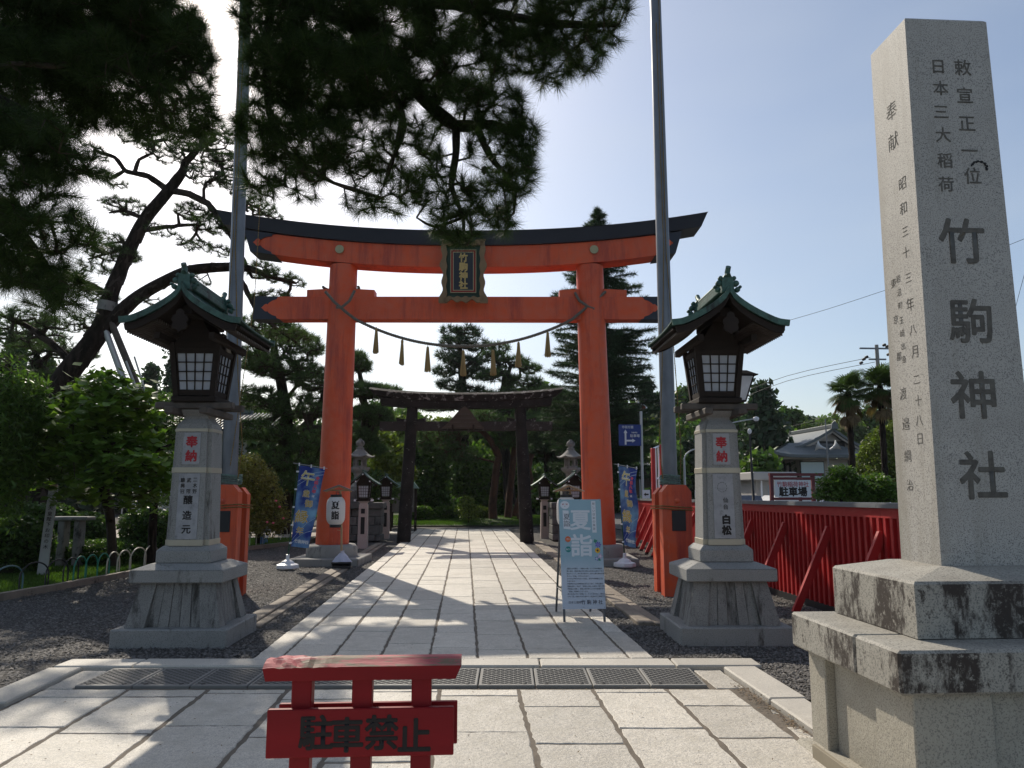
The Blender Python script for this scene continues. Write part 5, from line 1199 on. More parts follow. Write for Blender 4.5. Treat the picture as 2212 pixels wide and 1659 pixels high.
# ================================================================== FOLIAGE TOOLS
def unit(n):
    d = RNG.normal(size=(n, 3)); return d / np.linalg.norm(d, axis=1, keepdims=True)
def grow(limbs, tips, step=.12, jit=.03, droop=0.0, rmin=.004, rmax=.2, ex=.45):
    """branch skeleton: every tip joins the nearest wood already there; returns tube mesh + tip directions"""
    pos, par, rad0 = [], [], []
    for lb in limbs:                       # lb: list of (x,y,z,r)
        prev = -1
        for a, b in zip(lb[:-1], lb[1:]):
            A, B_ = np.array(a), np.array(b); L_ = np.linalg.norm(B_[:3] - A[:3]); n = max(1, int(L_ / step))
            for i in range(n if b is not lb[-1] else n + 1):
                p = A + (B_ - A) * i / n; pos.append(p[:3] + (RNG.normal(0, jit * .35, 3) if 0 < i < n else 0)); par.append(prev); rad0.append(p[3]); prev = len(pos) - 1
    nl = len(pos); cap = nl + len(tips) * 14; PA = np.zeros((cap, 3)); PA[:nl] = pos; cnt = nl; par = par + [0] * (cap - nl); leaf = np.zeros(cap)
    order = np.argsort(np.min(np.linalg.norm(tips[:, None] - PA[None, :nl:3], axis=2), axis=1)) if len(tips) * nl < 4e7 else np.arange(len(tips))
    dirs = np.zeros_like(tips)
    for k in order:
        t = tips[k]; d = np.linalg.norm(PA[:cnt] - t, axis=1); j = int(np.argmin(d)); L_ = d[j]; n = min(13, max(1, int(L_ / step))); a = PA[j].copy(); prev = j
        side = RNG.normal(0, 1, 3) * L_ * .12
        for i in range(1, n + 1):
            q = i / n; p = a + (t - a) * q + side * math.sin(q * 3.14) + (RNG.normal(0, jit, 3) if i < n else 0)
            PA[cnt] = p; par[cnt] = prev; prev = cnt; cnt += 1
        leaf[prev] += 1; dirs[k] = PA[prev] - PA[par[prev]]
    w_ = leaf.copy()
    for i in range(cnt - 1, -1, -1):
        if par[i] >= 0 and par[i] < i: w_[par[i]] += w_[i]
    r_ = rmin * np.maximum(w_, 1) ** ex; r_ = np.minimum(r_, rmax)
    for i in range(nl): r_[i] = max(rad0[i], min(r_[i], rad0[i] * 1.3))
    idx = np.array([i for i in range(cnt) if par[i] >= 0]); pi = np.array([par[i] for i in idx]); A, B_ = PA[pi], PA[idx]; d = B_ - A; L_ = np.linalg.norm(d, axis=1, keepdims=True) + 1e-9; d /= L_
    up = np.where(np.abs(d[:, 2:3]) > .9, np.array([[1., 0, 0]]), np.array([[0, 0, 1.]])); s1 = np.cross(d, up); s1 /= np.linalg.norm(s1, axis=1, keepdims=True) + 1e-9; s2 = np.cross(d, s1)
    ns = 5; V = []
    ra, rb = np.minimum(r_[pi], r_[idx] * 1.6)[:, None], r_[idx][:, None]
    for C, rr in ((A - d * ra * .3, ra), (B_, rb)):
        for k in range(ns): q = 2 * math.pi * k / ns; V.append(C + (s1 * math.cos(q) + s2 * math.sin(q)) * rr)
    V = np.stack(V, 1); m = len(idx); F = []
    for k in range(ns): F.append([k, (k + 1) % ns, ns + (k + 1) % ns, ns + k])
    F = (np.array(F)[None] + (np.arange(m) * 2 * ns)[:, None, None]).reshape(-1, 4)
    return V.reshape(-1, 3), F, dirs / (np.linalg.norm(dirs, axis=1, keepdims=True) + 1e-9)
def tufts(P_, D_, n, L, wd, spread=1.0, up=.25, back=.3):
    """needle bundles: n thin blades fanning from every tip"""
    m = len(P_); base = np.repeat(P_, n, 0) - np.repeat(D_, n, 0) * (RNG.random((m * n, 1)) * back * L)
    dd = np.repeat(D_, n, 0) * RNG.uniform(.15, 1.3, (m * n, 1)) + unit(m * n) * spread + np.array([0, 0, up]); dd /= np.linalg.norm(dd, axis=1, keepdims=True)
    ln = L * RNG.uniform(.65, 1.15, (m * n, 1)); s = np.cross(dd, unit(m * n)); s /= np.linalg.norm(s, axis=1, keepdims=True) + 1e-9
    V = np.stack([base - s * wd, base + s * wd, base + dd * ln], 1).reshape(-1, 3)
    return V, np.arange(len(V)).reshape(-1, 3)
def ell(centres, n_each, flat=True, shell=.55):
    """points inside ellipsoids (x,y,z,rx,ry,rz[,weight])"""
    out = []
    for c in centres:
        n = max(1, int(n_each * (c[6] if len(c) > 6 else 1))); d = unit(n); r_ = RNG.random((n, 1)) ** (1 / 3) * (1 - shell) + shell * RNG.random((n, 1)) ** .15
        p = d * np.minimum(r_, 1.05) * np.array(c[3:6]) + np.array(c[:3])
        if flat: lo = p[:, 2] < c[2]; p[lo, 2] = c[2] + (p[lo, 2] - c[2]) * .35
        out.append(p)
    return np.concatenate(out)
def leafquads(P_, size, aspect=.55, upb=.5, jit=.35, n=1, sp=0.):
    m = len(P_) * n; c = np.repeat(P_, n, 0) + (RNG.normal(0, sp, (m, 3)) if sp else 0); nrm = unit(m) + np.array([0, 0, upb]); nrm /= np.linalg.norm(nrm, axis=1, keepdims=True)
    a = np.cross(nrm, unit(m)); a /= np.linalg.norm(a, axis=1, keepdims=True) + 1e-9; b = np.cross(nrm, a); s = size * RNG.uniform(1 - jit, 1 + jit, (m, 1))
    V = np.stack([c - a * s, c - b * s * aspect, c + a * s + nrm * s * .15, c + b * s * aspect], 1).reshape(-1, 3)
    return V, np.arange(len(V)).reshape(-1, 4)
def px(r_, Y): return r_ / FPX * Y * 1.03
def pads_from(lst, Y):
    """(u, v, ru, rv[, dY, rY, weight]) picture-measured pads -> world ellipsoids"""
    out = []
    for p in lst:
        u, v, ru, rv = p[:4]; dY = p[4] if len(p) > 4 else 0; y = Y + dY; c = AT(u, v, y); rx = px(ru, y); out.append((c[0], y, c[2], rx, (p[5] if len(p) > 5 and p[5] else rx * .8), px(rv, y), p[6] if len(p) > 6 else 1))
    return out
def limb_pts(pts, Y0=None):
    """(u, v, Y, radius in m)"""
    return [(*AT(q[0], q[1], q[2]), q[3]) if len(q) == 4 else q[1:] for q in pts]
def pine(name, label, Y, limbs, pads, n_tip, n_need, L, wd, barkm='bark', needm='needle2', cat='tree', group=None, step=.3, rmin=.008, base=None, flat=True, up=.35, shell=.5, jit=.06, rmax=.3, extra_tube=True):
    limbs = [limb_pts(l_) for l_ in limbs]; b = base or limbs[0][0][:3]; t = thing(name, label, cat, (b[0], b[1], 0), group=group)
    el_ = pads_from(pads, Y); tot = sum((c[3] * c[5] * (c[6])) for c in el_); tips = []
    for c in el_: tips.append(ell([c[:6] + (1,)], max(3, int(n_tip * c[3] * c[5] * c[6] / tot)), flat, shell))
    tips = np.concatenate(tips); V, F, D = grow(limbs, tips, step, jit, rmin=rmin, rmax=rmax)
    if extra_tube:
        tb = MB()
        for l_ in limbs: tb.tube(smooth_pts([q[:3] for q in l_]), smooth_rad([q[3] for q in l_]), 12, smooth=True)
        tb.build('trunk', M_[barkm], t, world=True)
    o = mesh_obj('branches', V, F, M_['twig' if barkm == 'bark' else barkm], t, world=True)
    V, F = tufts(tips, D, n_need, L, wd, up=up); o = mesh_obj('needles', V, F, M_[needm], t, world=True); o['kind'] = 'stuff'
    return t
def smooth_pts(p, k=4):
    p = [Vector(q) for q in p]; out = []
    for i in range(len(p) - 1):
        p0, p1, p2, p3 = p[max(i - 1, 0)], p[i], p[i + 1], p[min(i + 2, len(p) - 1)]
        for j in range(k):
            t = j / k; out.append(.5 * ((2 * p1) + (p2 - p0) * t + (2 * p0 - 5 * p1 + 4 * p2 - p3) * t * t + (3 * p1 - p0 - 3 * p2 + p3) * t ** 3))
    return out + [p[-1]]
def smooth_rad(r_, k=4): return [r_[i] + (r_[i + 1] - r_[i]) * j / k for i in range(len(r_) - 1) for j in range(k)] + [r_[-1]]
def broad(name, label, Y, limbs, pads, n_leaf, size, leafm='leaf', barkm='bark', cat='tree', group=None, clump=7, sp=.1, aspect=.55, shell=.6, flat=False, upb=.5, step=.3, rmin=.006, base=None, ntips=160):
    limbs = [limb_pts(l_) for l_ in limbs]; b = base or limbs[0][0][:3]; t = thing(name, label, cat, (b[0], b[1], 0), group=group)
    el_ = pads_from(pads, Y); tot = sum(c[3] * c[5] * c[6] for c in el_)
    pts = np.concatenate([ell([c[:6] + (1,)], max(3, int(n_leaf / clump * c[3] * c[5] * c[6] / tot)), flat, shell) for c in el_])
    tips = pts[RNG.permutation(len(pts))[:ntips]]; V, F, D = grow(limbs, tips, step, .04, rmin=rmin)
    tb = MB()
    for l_ in limbs: tb.tube(smooth_pts([q[:3] for q in l_]), smooth_rad([q[3] for q in l_]), 9, smooth=True)
    tb.build('trunk', M_[barkm], t, world=True); mesh_obj('branches', V, F, M_['twig'], t, world=True)
    V, F = leafquads(pts, size, aspect, upb, n=clump, sp=sp); o = mesh_obj('foliage', V, F, M_[leafm], t, world=True); o['kind'] = 'stuff'
    return t
def shrub(name, label, u, v_base, w_px, h_px, Y, leafm, n, size, cat='shrub', group=None, box=False, ry=None):
    """dense clipped or loose shrub sitting on the ground"""
    c = AT(u, v_base, Y); rx, rz = px(w_px / 2, Y), px(h_px, Y); ry = ry or rx * .8; t = thing(name, label, cat, (c[0], Y, 0), group=group)
    d = unit(n); p_ = 5 if box else 2.2; k = (np.abs(d[:, 0]) ** p_ + np.abs(d[:, 1]) ** p_ + np.abs(d[:, 2]) ** p_) ** (-1 / p_); k = k * (RNG.random(n) ** .12) * (1 + .06 * np.sin(d[:, 0] * 7 + d[:, 2] * 5 + u) + .05 * np.sin(d[:, 1] * 11 + d[:, 2] * 9))
    P_ = d * k[:, None] * np.array([rx, ry, rz / 2]) + np.array([0, 0, rz / 2]); P_[:, 2] = np.maximum(P_[:, 2], .02)
    V, F = leafquads(P_, size, .6, .6); o = mesh_obj('foliage', V, F, M_[leafm], t); o['kind'] = 'stuff'
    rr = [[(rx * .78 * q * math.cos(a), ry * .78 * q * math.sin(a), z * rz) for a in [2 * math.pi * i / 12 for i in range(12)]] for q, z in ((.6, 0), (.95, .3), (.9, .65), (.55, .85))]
    st = MB()
    for i in range(5): a = 1.3 * i; st.tube([(rx * .12 * math.cos(a), ry * .12 * math.sin(a), 0), (rx * .45 * math.cos(a), ry * .45 * math.sin(a), rz * .6)], [.025, .012], 5)
    st.build('stem', M_['twig'], t); MB().loft(rr, smooth=True).build('shade_core', M_['inner'], t)  # dark hull added inside the leaves to imitate shade at the crown's centre
    return t
M_['inner'] = mat('shaded_foliage_core', (.035, .034, .018), .9, var=(9, (.025, .03, .014), .3))  # shade deep in the foliage, put into the hull's colour
# ================================================================== TREES
# --- black pine reaching over the camera from the left
t = thing('overhanging_pine', 'Dark pine whose boughs hang across the top of the picture in front of the gate', 'pine tree', (-4.6, 1.2, 0))
FL = [[('w', -4.6, 1.2, 0, .26), ('w', -4.5, 1.3, 2, .23), ('w', -4.0, 1.7, 3.6, .20), ('w', -3.2, 2.6, 4.3, .15), (-60, -90, 3.9, .09), (300, -75, 4.3, .07), (560, -40, 4.6, .058), (770, 60, 4.8, .048), (915, 215, 4.9, .042), (985, 272, 4.95, .038), (1060, 268, 4.9, .030), (1110, 285, 4.85, .02)],
      [(560, -40, 4.6, .045), (760, -10, 4.7, .045), (980, 10, 4.8, .035), (1180, 50, 4.75, .025), (1330, 55, 4.7, .012)],
      [(985, 272, 4.95, .030), (985, 330, 4.9, .024), (975, 400, 4.85, .018), (1000, 470, 4.85, .012), (1000, 510, 4.8, .008)],
      [(1030, 275, 4.95, .026), (1060, 340, 4.9, .020), (1110, 400, 4.85, .012), (1110, 460, 4.8, .008)],
      [(1000, 470, 4.85, .009), (940, 490, 4.85, .007), (900, 470, 4.85, .005)],
      [(590, -35, 4.6, .030), (575, 110, 4.5, .019), (580, 240, 4.5, .015), (620, 330, 4.6, .013), (720, 395, 4.7, .010), (830, 430, 4.75, .009)],
      [('w', -4.0, 1.7, 3.6, .15), (-80, 200, 3.7, .08), (60, 300, 3.8, .05), (150, 330, 3.9, .03)],
      [('w', -4.3, 1.5, 2.9, .14), (-100, 420, 3.8, .07), (30, 500, 3.9, .045), (110, 600, 4.0, .025), (130, 650, 4.0, .012)],
      [(200, -80, 4.2, .04), (290, 110, 4.2, .025), (390, 205, 4.3, .012)],
      [(790, 75, 4.8, .03), (870, 250, 4.8, .02), (850, 340, 4.8, .012), (830, 400, 4.8, .008)]]
FPD = [(60, 60, 130, 100, 0, .5, 2.2), (210, 50, 130, 90, 0, .5, 2.2), (330, 60, 110, 80, 0, .45, 2.0), (415, 140, 48, 75, 0, .4, .9), (100, 190, 130, 90, 0, .5, 1.5), (260, 190, 120, 80, 0, .5, 1.4), (390, 240, 75, 40, 0, .35, 1.0),
       (50, 320, 90, 60, -.6, .4, 1.4), (130, 330, 75, 35, -.6, .4, 1.0), (60, 420, 90, 50, -.6, .4, 1.0), (120, 490, 70, 45, -.6, .3, .7), (50, 560, 80, 60, -.5, .35, 1.1), (120, 600, 55, 30, -.5, .3, .8), (60, 640, 70, 24, -.5, .3, .9), (145, 650, 35, 20, -.5, .2, .8),
       (540, 150, 22, 50, .1, .3, .35), (590, 60, 80, 80, .2, .4, 1.0), (720, 50, 120, 80, .4, .5, 1.5), (850, 50, 100, 80, .4, .5, 1.2), (980, 30, 110, 60, .4, .4, 1.1), (1110, 30, 110, 55, .4, .4, 1.0), (1230, 50, 90, 55, .4, .3, .9), (1320, 45, 50, 45, .4, .3, .8),
       (600, 170, 60, 70, .2, .35, 1.1), (560, 290, 48, 70, .2, .3, 1.0), (700, 180, 120, 100, .3, .4, 1.5), (820, 180, 80, 80, .4, .4, 1.2), (650, 320, 90, 60, .3, .3, 1.1), (760, 330, 80, 50, .4, .3, .8), (560, 400, 45, 25, .2, .2, .8), (650, 400, 60, 28, .3, .25, .45),
       (920, 150, 60, 55, .5, .4, .9), (1010, 150, 90, 60, .5, .4, .9), (1110, 110, 80, 50, .5, .3, .9), (1190, 140, 60, 45, .5, .3, .7), (1270, 110, 50, 40, .5, .25, .8), (880, 330, 90, 70, .5, .35, .6), (990, 230, 80, 50, .5, .35, .7), (1080, 240, 70, 50, .5, .3, .8), (1130, 300, 40, 40, .5, .25, .9),
       (1060, 330, 60, 50, .5, .3, .5), (1125, 380, 38, 50, .5, .25, 1.0), (850, 420, 90, 40, .5, .3, .45), (950, 420, 80, 50, .5, .3, .5), (1060, 430, 60, 45, .5, .3, .8), (980, 480, 60, 35, .5, .25, .6), (1080, 480, 38, 22, .5, .2, .8), (780, 440, 45, 20, .5, .2, .5), (1000, 515, 42, 14, .45, .2, 1.0)]
limbs = [limb_pts(l_) for l_ in FL]
el_ = pads_from(FPD, 4.3); tot = sum(c[3] * c[5] * c[6] for c in el_)
tips = np.concatenate([ell([c[:6] + (1,)], max(4, int(6000 * c[3] * c[5] * c[6] / tot)), False, .35) for c in el_])
V, F, D = grow(limbs, tips, .055, .010, rmin=.0022, ex=.42, rmax=.05)
tb = MB()
for l_ in limbs: tb.tube(smooth_pts([q[:3] for q in l_]), smooth_rad([q[3] for q in l_]), 10)
tb.build('bough', M_['bark'], t, world=True); mesh_obj('twigs', V, F, M_['twig'], t, world=True)
V, F = tufts(tips, D, 96, .120, .0011, spread=.72, up=.08, back=.45); o = mesh_obj('needles', V, F, M_['needle'], t, world=True); o['kind'] = 'stuff'
for (u, v) in ((955, 492), (722, 214), (1046, 360)):
    c = AT(u, v + 8, 4.8); MB().lathe([(.004, c[2] + .03), (.016, c[2] + .022), (.021, c[2] + .008), (.018, c[2] - .012), (.006, c[2] - .028)], 8, (c[0], c[1])).build('pine_cone', M_['twig'], t, world=True)

# --- leaning garden pine on props
g0 = GR(105, 1165)
pine('leaning_pine', 'Big leaning garden pine with a thick dark trunk, propped behind the left lantern', 21,
     [[('w', AT(85, 1150, 22.5)[0], 22.5, -.1, .40), (95, 1000, 22, .36), (115, 900, 21.5, .33), (136, 823, 21, .30), (185, 758, 21, .27), (220, 706, 21, .25), (239, 636, 21, .20), (262, 579, 21, .18), (284, 529, 21, .175), (313, 474, 21, .165), (364, 412, 21, .15), (394, 372, 21, .12), (401, 350, 21, .09), (430, 320, 21, .06), (470, 300, 21, .04)],
      [(225, 712, 21, .20), (262, 673, 21, .19), (300, 640, 21, .17), (356, 608, 20.9, .16), (413, 584, 20.8, .15), (488, 577, 20.8, .13), (540, 580, 20.8, .09), (590, 600, 20.8, .06), (640, 612, 20.8, .03)],
      [(361, 410, 21, .09), (321, 381, 21, .075), (290, 374, 21, .065), (270, 368, 21, .06), (248, 340, 21, .05), (204, 325, 21, .03)],
      [(290, 374, 21, .05), (300, 345, 21, .035), (330, 330, 21, .02)], [(270, 368, 21, .04), (240, 385, 21, .03), (190, 372, 21, .02)],
      [(364, 412, 21, .09), (410, 420, 21, .08), (450, 440, 21, .07), (480, 480, 21, .06), (515, 540, 21, .05), (545, 600, 21, .04)],
      [(440, 430, 21, .04), (445, 395, 21, .03), (480, 380, 21, .02)], [(284, 529, 21, .07), (240, 545, 21, .04), (190, 560, 21, .02)], [(313, 474, 21, .06), (270, 455, 21, .04), (235, 460, 21, .02)], [(300, 500, 21, .07), (360, 490, 21, .05), (430, 485, 21, .03)],
      [(239, 640, 21, .08), (190, 612, 21, .06), (130, 600, 21, .04), (60, 620, 21.3, .03)],
      [(160, 790, 21, .12), (110, 740, 21, .08), (50, 700, 21, .06), (0, 680, 21, .04)], [(500, 577, 20.8, .08), (530, 620, 20.8, .06), (560, 680, 20.8, .04), (640, 740, 21, .03)]],
     [(455, 282, 48, 18, 0, 1), (400, 300, 52, 16, 0, 1), (335, 302, 52, 15, 0, 1), (285, 300, 32, 12, 0, .8), (475, 320, 40, 20, 0, 1), (420, 340, 60, 15, 0, .9), (350, 335, 40, 12, 0, .8, .7), (495, 355, 34, 18, 0, .8), (205, 330, 28, 9, 0, .7, .8), (200, 372, 34, 10, 0, .7, .8), (245, 392, 34, 8, 0, .6, .6), (450, 385, 50, 16, 0, .8, .7), (500, 400, 30, 20, 0, .8, .8),
      (270, 448, 52, 14, 0, .8), (235, 520, 40, 12, 0, .8), (245, 552, 56, 18, 0, .8), (205, 580, 34, 12, 0, .7, .8), (420, 462, 48, 15, 0, .8), (455, 492, 46, 14, 0, .8), (420, 530, 36, 10, 0, .7), (350, 500, 36, 10, 0, .6, .6), (520, 500, 40, 20, 0, .8, .8), (562, 450, 38, 16, 0, .8),
      (590, 470, 20, 8, 0, .6), (560, 585, 44, 14, 0, .8), (600, 600, 46, 10, 0, .8), (640, 610, 26, 8, 0, .5), (480, 545, 30, 10, 0, .7, .7), (590, 650, 50, 20, 0, .9, .8), (200, 640, 56, 14, 0, .8, .8), (130, 596, 50, 15, 0, .8), (70, 610, 60, 15, 0, .8), (40, 560, 40, 12, 0, .8), (200, 690, 50, 12, 0, .7, .6), (165, 500, 46, 12, 0, .8, .7),
      (60, 690, 60, 20, 0, .9), (140, 705, 50, 16, 0, .8, .7), (20, 740, 60, 20, 0, .9, .8), (330, 655, 36, 8, 0, .6, .5), (620, 730, 60, 18, 0, .8, .8), (430, 610, 30, 8, 0, .6, .4)],
     3400, 28, .18, .0042, barkm='bark', step=.16, rmin=.007, jit=.035, rmax=.10, up=.5)
for lab, a, b, r_ in (('Dark timber prop under the leaning pine, nearest its trunk', (226, 708), (322, 930), .10), ('Dark timber prop crossing in front, ending behind the left lantern', (240, 696), (365, 960), .11), ('Thin pale pole leaning against the pine props', (272, 780), (352, 905), .035), ('Second thin pale pole tied upright to the pine props', (290, 770), (345, 890), .03)):
    A = AT(*a, 20.9); g_ = GR(b[0] + 82, 1188); e = Vector((g_[0], g_[1], -.1))
    tag(MB().tube([A, tuple(e)], [r_ * .8, r_], 8).build('tree_prop', M_['dwood2' if r_ > .1 else 'silver'], loc=(e.x, e.y, 0)), lab, 'prop', 'poles propping the leaning pine')
bnd = MB(); c0, c1 = AT(230.5, 672, 21), AT(235, 652, 21); bnd.tube([c0, c1], [.262, .248], 18)
tag(bnd.build('trunk_wrap', M_['tall'], loc=c0), 'Pale cloth band wrapped round the trunk of the leaning pine', 'wrap')

# --- garden broadleaf trees left
broad('catalpa_tree', 'Bright green broadleaf tree with large leaves behind the marker post', 14.5,
      [[('w', AT(246, 1210, 17.2)[0], 17.2, -.1, .10), (238, 1120, 16.6, .09), (225, 1050, 14.8, .09), (230, 950, 14.6, .07), (235, 850, 14.5, .03)], [(225, 1050, 14.8, .06), (300, 990, 14.5, .04), (370, 960, 14.3, .02)], [(230, 1000, 14.7, .05), (140, 930, 14.5, .03), (90, 880, 14.5, .02)]],
      [(u_, v_, ru_, 11, dy_, .6, w_) for u_, v_, ru_, dy_, w_ in ((235, 826, 44, 0, 1), (190, 850, 50, .3, 1), (275, 852, 46, -.3, 1), (130, 880, 50, .5, 1), (225, 882, 60, -.5, 1), (310, 885, 40, .2, 1), (85, 912, 50, 0, 1), (170, 915, 60, -.6, 1), (265, 920, 56, .3, 1), (120, 948, 60, .4, 1), (215, 955, 60, -.5, 1), (320, 958, 46, 0, 1), (70, 985, 50, .2, 1), (165, 990, 60, -.5, 1), (275, 998, 60, -.8, 1), (350, 1010, 30, -.3, 1), (110, 1025, 50, .3, 1), (225, 1035, 56, -.6, 1), (320, 1045, 50, -.6, 1), (170, 1065, 44, 0, .8), (290, 1078, 40, -.3, .8))],
      4600, .095, 'leafb', clump=4, sp=.10, aspect=.70, shell=.3, upb=1.6, ntips=200)
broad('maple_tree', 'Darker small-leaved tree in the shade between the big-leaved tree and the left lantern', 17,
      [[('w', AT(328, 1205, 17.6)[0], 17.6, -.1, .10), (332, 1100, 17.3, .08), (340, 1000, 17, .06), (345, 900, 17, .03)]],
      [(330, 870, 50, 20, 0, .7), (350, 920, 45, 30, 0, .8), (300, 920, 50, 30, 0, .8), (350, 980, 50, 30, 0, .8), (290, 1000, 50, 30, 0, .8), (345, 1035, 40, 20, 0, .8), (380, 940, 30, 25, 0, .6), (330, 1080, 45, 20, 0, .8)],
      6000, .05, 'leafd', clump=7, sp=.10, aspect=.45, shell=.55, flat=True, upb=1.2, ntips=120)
# weeping tree at the far left
t = thing('weeping_tree', 'Weeping tree with hanging green sprays at the left edge of the photo', 'tree', (-9.0, 14, 0))
lw = [[('w', -9.0, 14, -.1, .2), ('w', -8.9, 14, 2.0, .17), ('w', -8.6, 13.8, 3.6, .12), (30, 790, 13.5, .06)], [('w', -8.9, 14, 2.4, .1), (10, 860, 13.4, .06), (50, 880, 13.3, .03)]]
lw = [limb_pts(l_) for l_ in lw]; P0 = ell(pads_from([(10, 820, 50, 50, 0, .8), (35, 850, 45, 55, 0, .6), (0, 920, 50, 60, 0, .8)], 13.5), 130, False, .5); V, F, D = grow(lw, P0, .2, .03)
tb = MB(); [tb.tube([q[:3] for q in l_], [q[3] for q in l_], 9) for l_ in lw]; tb.build('trunk', M_['bark'], t, world=True); mesh_obj('branches', V, F, M_['twig'], t, world=True)
pp = []
for p in P0:
    n = RNG.integers(10, 26); z = np.linspace(0, RNG.uniform(.7, 1.7), n); pp.append(np.stack([p[0] + .10 * np.sin(z * 3 + p[0] * 9) + RNG.normal(0, .03, n), p[1] + RNG.normal(0, .03, n), p[2] - z], 1))
pp = np.concatenate(pp); V, F = leafquads(pp, .055, .28, -.2, n=3, sp=.05); o = mesh_obj('foliage', V, F, M_['leaf'], t, world=True); o['kind'] = 'stuff'
# shrubs and hedges on the lawn
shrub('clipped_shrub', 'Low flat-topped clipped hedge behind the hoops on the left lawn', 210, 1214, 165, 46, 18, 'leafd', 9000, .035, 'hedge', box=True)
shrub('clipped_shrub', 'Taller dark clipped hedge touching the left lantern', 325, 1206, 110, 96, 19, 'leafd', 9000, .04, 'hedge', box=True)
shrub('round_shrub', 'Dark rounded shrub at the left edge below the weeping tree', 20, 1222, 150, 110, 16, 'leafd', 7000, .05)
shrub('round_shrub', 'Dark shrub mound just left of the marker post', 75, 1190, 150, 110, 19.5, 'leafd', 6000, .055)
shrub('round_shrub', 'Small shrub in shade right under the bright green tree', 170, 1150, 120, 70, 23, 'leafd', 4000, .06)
broad('camellia_tree', 'Rounded shrub-like tree with yellow green top right of the left flagpole', 23,
      [[('w', AT(560, 1165, 24)[0], 24, -.1, .12), (560, 1120, 23.6, .1), (552, 1060, 23.3, .08), (550, 1000, 23, .04)], [(556, 1090, 23.4, .05), (590, 1060, 23, .03)]],
      [(540, 1010, 30, 24, 0, .6), (560, 1035, 34, 26, 0, .7), (530, 1060, 30, 30, 0, .7), (575, 1075, 36, 30, 0, .7), (545, 1110, 40, 28, 0, .7), (592, 1115, 30, 24, 0, .6), (570, 1135, 44, 20, 0, .7)],
      12000, .042, 'leafo', clump=7, sp=.07, shell=.75, upb=.8, ntips=120)
fl_ = MB()
for (u, v) in ((596, 1082), (604, 1095), (590, 1130), (577, 1128), (612, 1120)):
    c = AT(u, v, 22.2); fl_.lathe([(.01, c[2] - .03), (.045, c[2]), (.02, c[2] + .03)], 7, (c[0], c[1]))
tag(fl_.build('camellia_flowers', mat('pink_petals', (.6, .12, .15), .6)), 'Few pink flowers on the rounded shrub near the left flagpole', 'flowers', kind='stuff')

# --- pines behind the gate
pine('garden_pine', 'Dense dark pine filling the space between the left flagpole and the left vermilion pillar', 29,
     [[('w', AT(612, 1130, 30)[0], 30, -.1, .3), (612, 1000, 30, .28), (620, 900, 29.5, .22), (600, 800, 29.3, .15), (590, 720, 29, .07)], [(620, 900, 29.5, .14), (560, 860, 29, .1), (510, 850, 29, .06)], [(612, 960, 30, .14), (680, 900, 29, .09), (700, 840, 29, .05)]],
     [(590, 715, 70, 30, 0, 2), (650, 750, 50, 30, 0, 2), (540, 780, 60, 34, 0, 2), (610, 800, 80, 40, 0, 2.4), (680, 830, 45, 40, 0, 2), (550, 870, 70, 34, 0, 2), (650, 890, 70, 40, 0, 2), (580, 940, 80, 36, 0, 2), (680, 960, 50, 40, 0, 2), (620, 1000, 90, 34, 0, 2), (560, 1030, 60, 30, 1.5, 2), (650, 1050, 70, 34, 0, 2)],
     2900, 26, .30, .010, step=.35, rmin=.010, up=.5)
pine('garden_pine', 'Pine with flat pads just right of the left vermilion pillar, behind the stone lantern', 33,
     [[('w', AT(778, 1130, 33)[0], 33, -.1, .26), (780, 1000, 33, .22), (790, 900, 33, .16), (775, 800, 33, .07)], [(788, 930, 33, .10), (840, 900, 33, .05)]],
     [(772, 790, 30, 30, 0, 1.4), (790, 850, 55, 22, 0, 1.6), (835, 850, 36, 14, 0, 1.2), (800, 900, 50, 24, 0, 1.6), (830, 915, 30, 14, 0, 1.2, .8), (770, 950, 50, 26, 0, 1.6), (800, 975, 40, 16, 0, 1.4)], 1400, 22, .30, .012, step=.35, rmin=.010, up=.5)
pine('tall_pine', 'Tall pine with layered round pads rising behind the middle of the black stone gate', 47,
     [[('w', AT(1003, 1130, 50)[0], 50, 0, .4), (1003, 1000, 49, .34), (1000, 850, 48, .26), (995, 780, 47.5, .18), (990, 720, 47, .08)], [(1000, 800, 47, .12), (1040, 760, 47, .05)]],
     [(972, 722, 28, 12, 0, 2), (1015, 720, 28, 12, 0, 2), (985, 745, 36, 13, 0, 2), (1035, 750, 30, 12, 0, 2), (965, 770, 26, 12, 0, 2), (1000, 785, 44, 13, 0, 2), (960, 805, 28, 11, 0, 2), (1030, 810, 40, 13, 0, 2), (975, 835, 36, 12, 0, 2), (1020, 850, 40, 14, 0, 2)], 900, 18, .42, .016, step=.5, rmin=.014, up=.6, needm='needle3')
pine('garden_pine', 'Broad spreading pine just right of the tall layered one, behind the black gate', 44,
     [[('w', AT(1105, 1130, 45)[0], 45, 0, .36), (1095, 1000, 45, .3), (1080, 900, 44.5, .22), (1090, 820, 44, .12)], [(1085, 880, 44, .12), (1140, 850, 44, .07)]],
     [(1080, 755, 26, 12, 0, 1.6), (1060, 775, 34, 12, 0, 1.6), (1105, 785, 40, 14, 0, 2), (1145, 800, 26, 12, 0, 1.6), (1075, 815, 46, 14, 0, 2), (1130, 830, 50, 15, 0, 2), (1165, 850, 40, 16, 0, 2), (1100, 855, 60, 14, 0, 2), (1180, 880, 40, 16, 0, 2), (1060, 890, 50, 14, 0, 2), (940, 880, 50, 16, 1, 2), (1150, 910, 60, 20, 0, 2)], 1500, 18, .38, .015, step=.5, rmin=.014, up=.55)
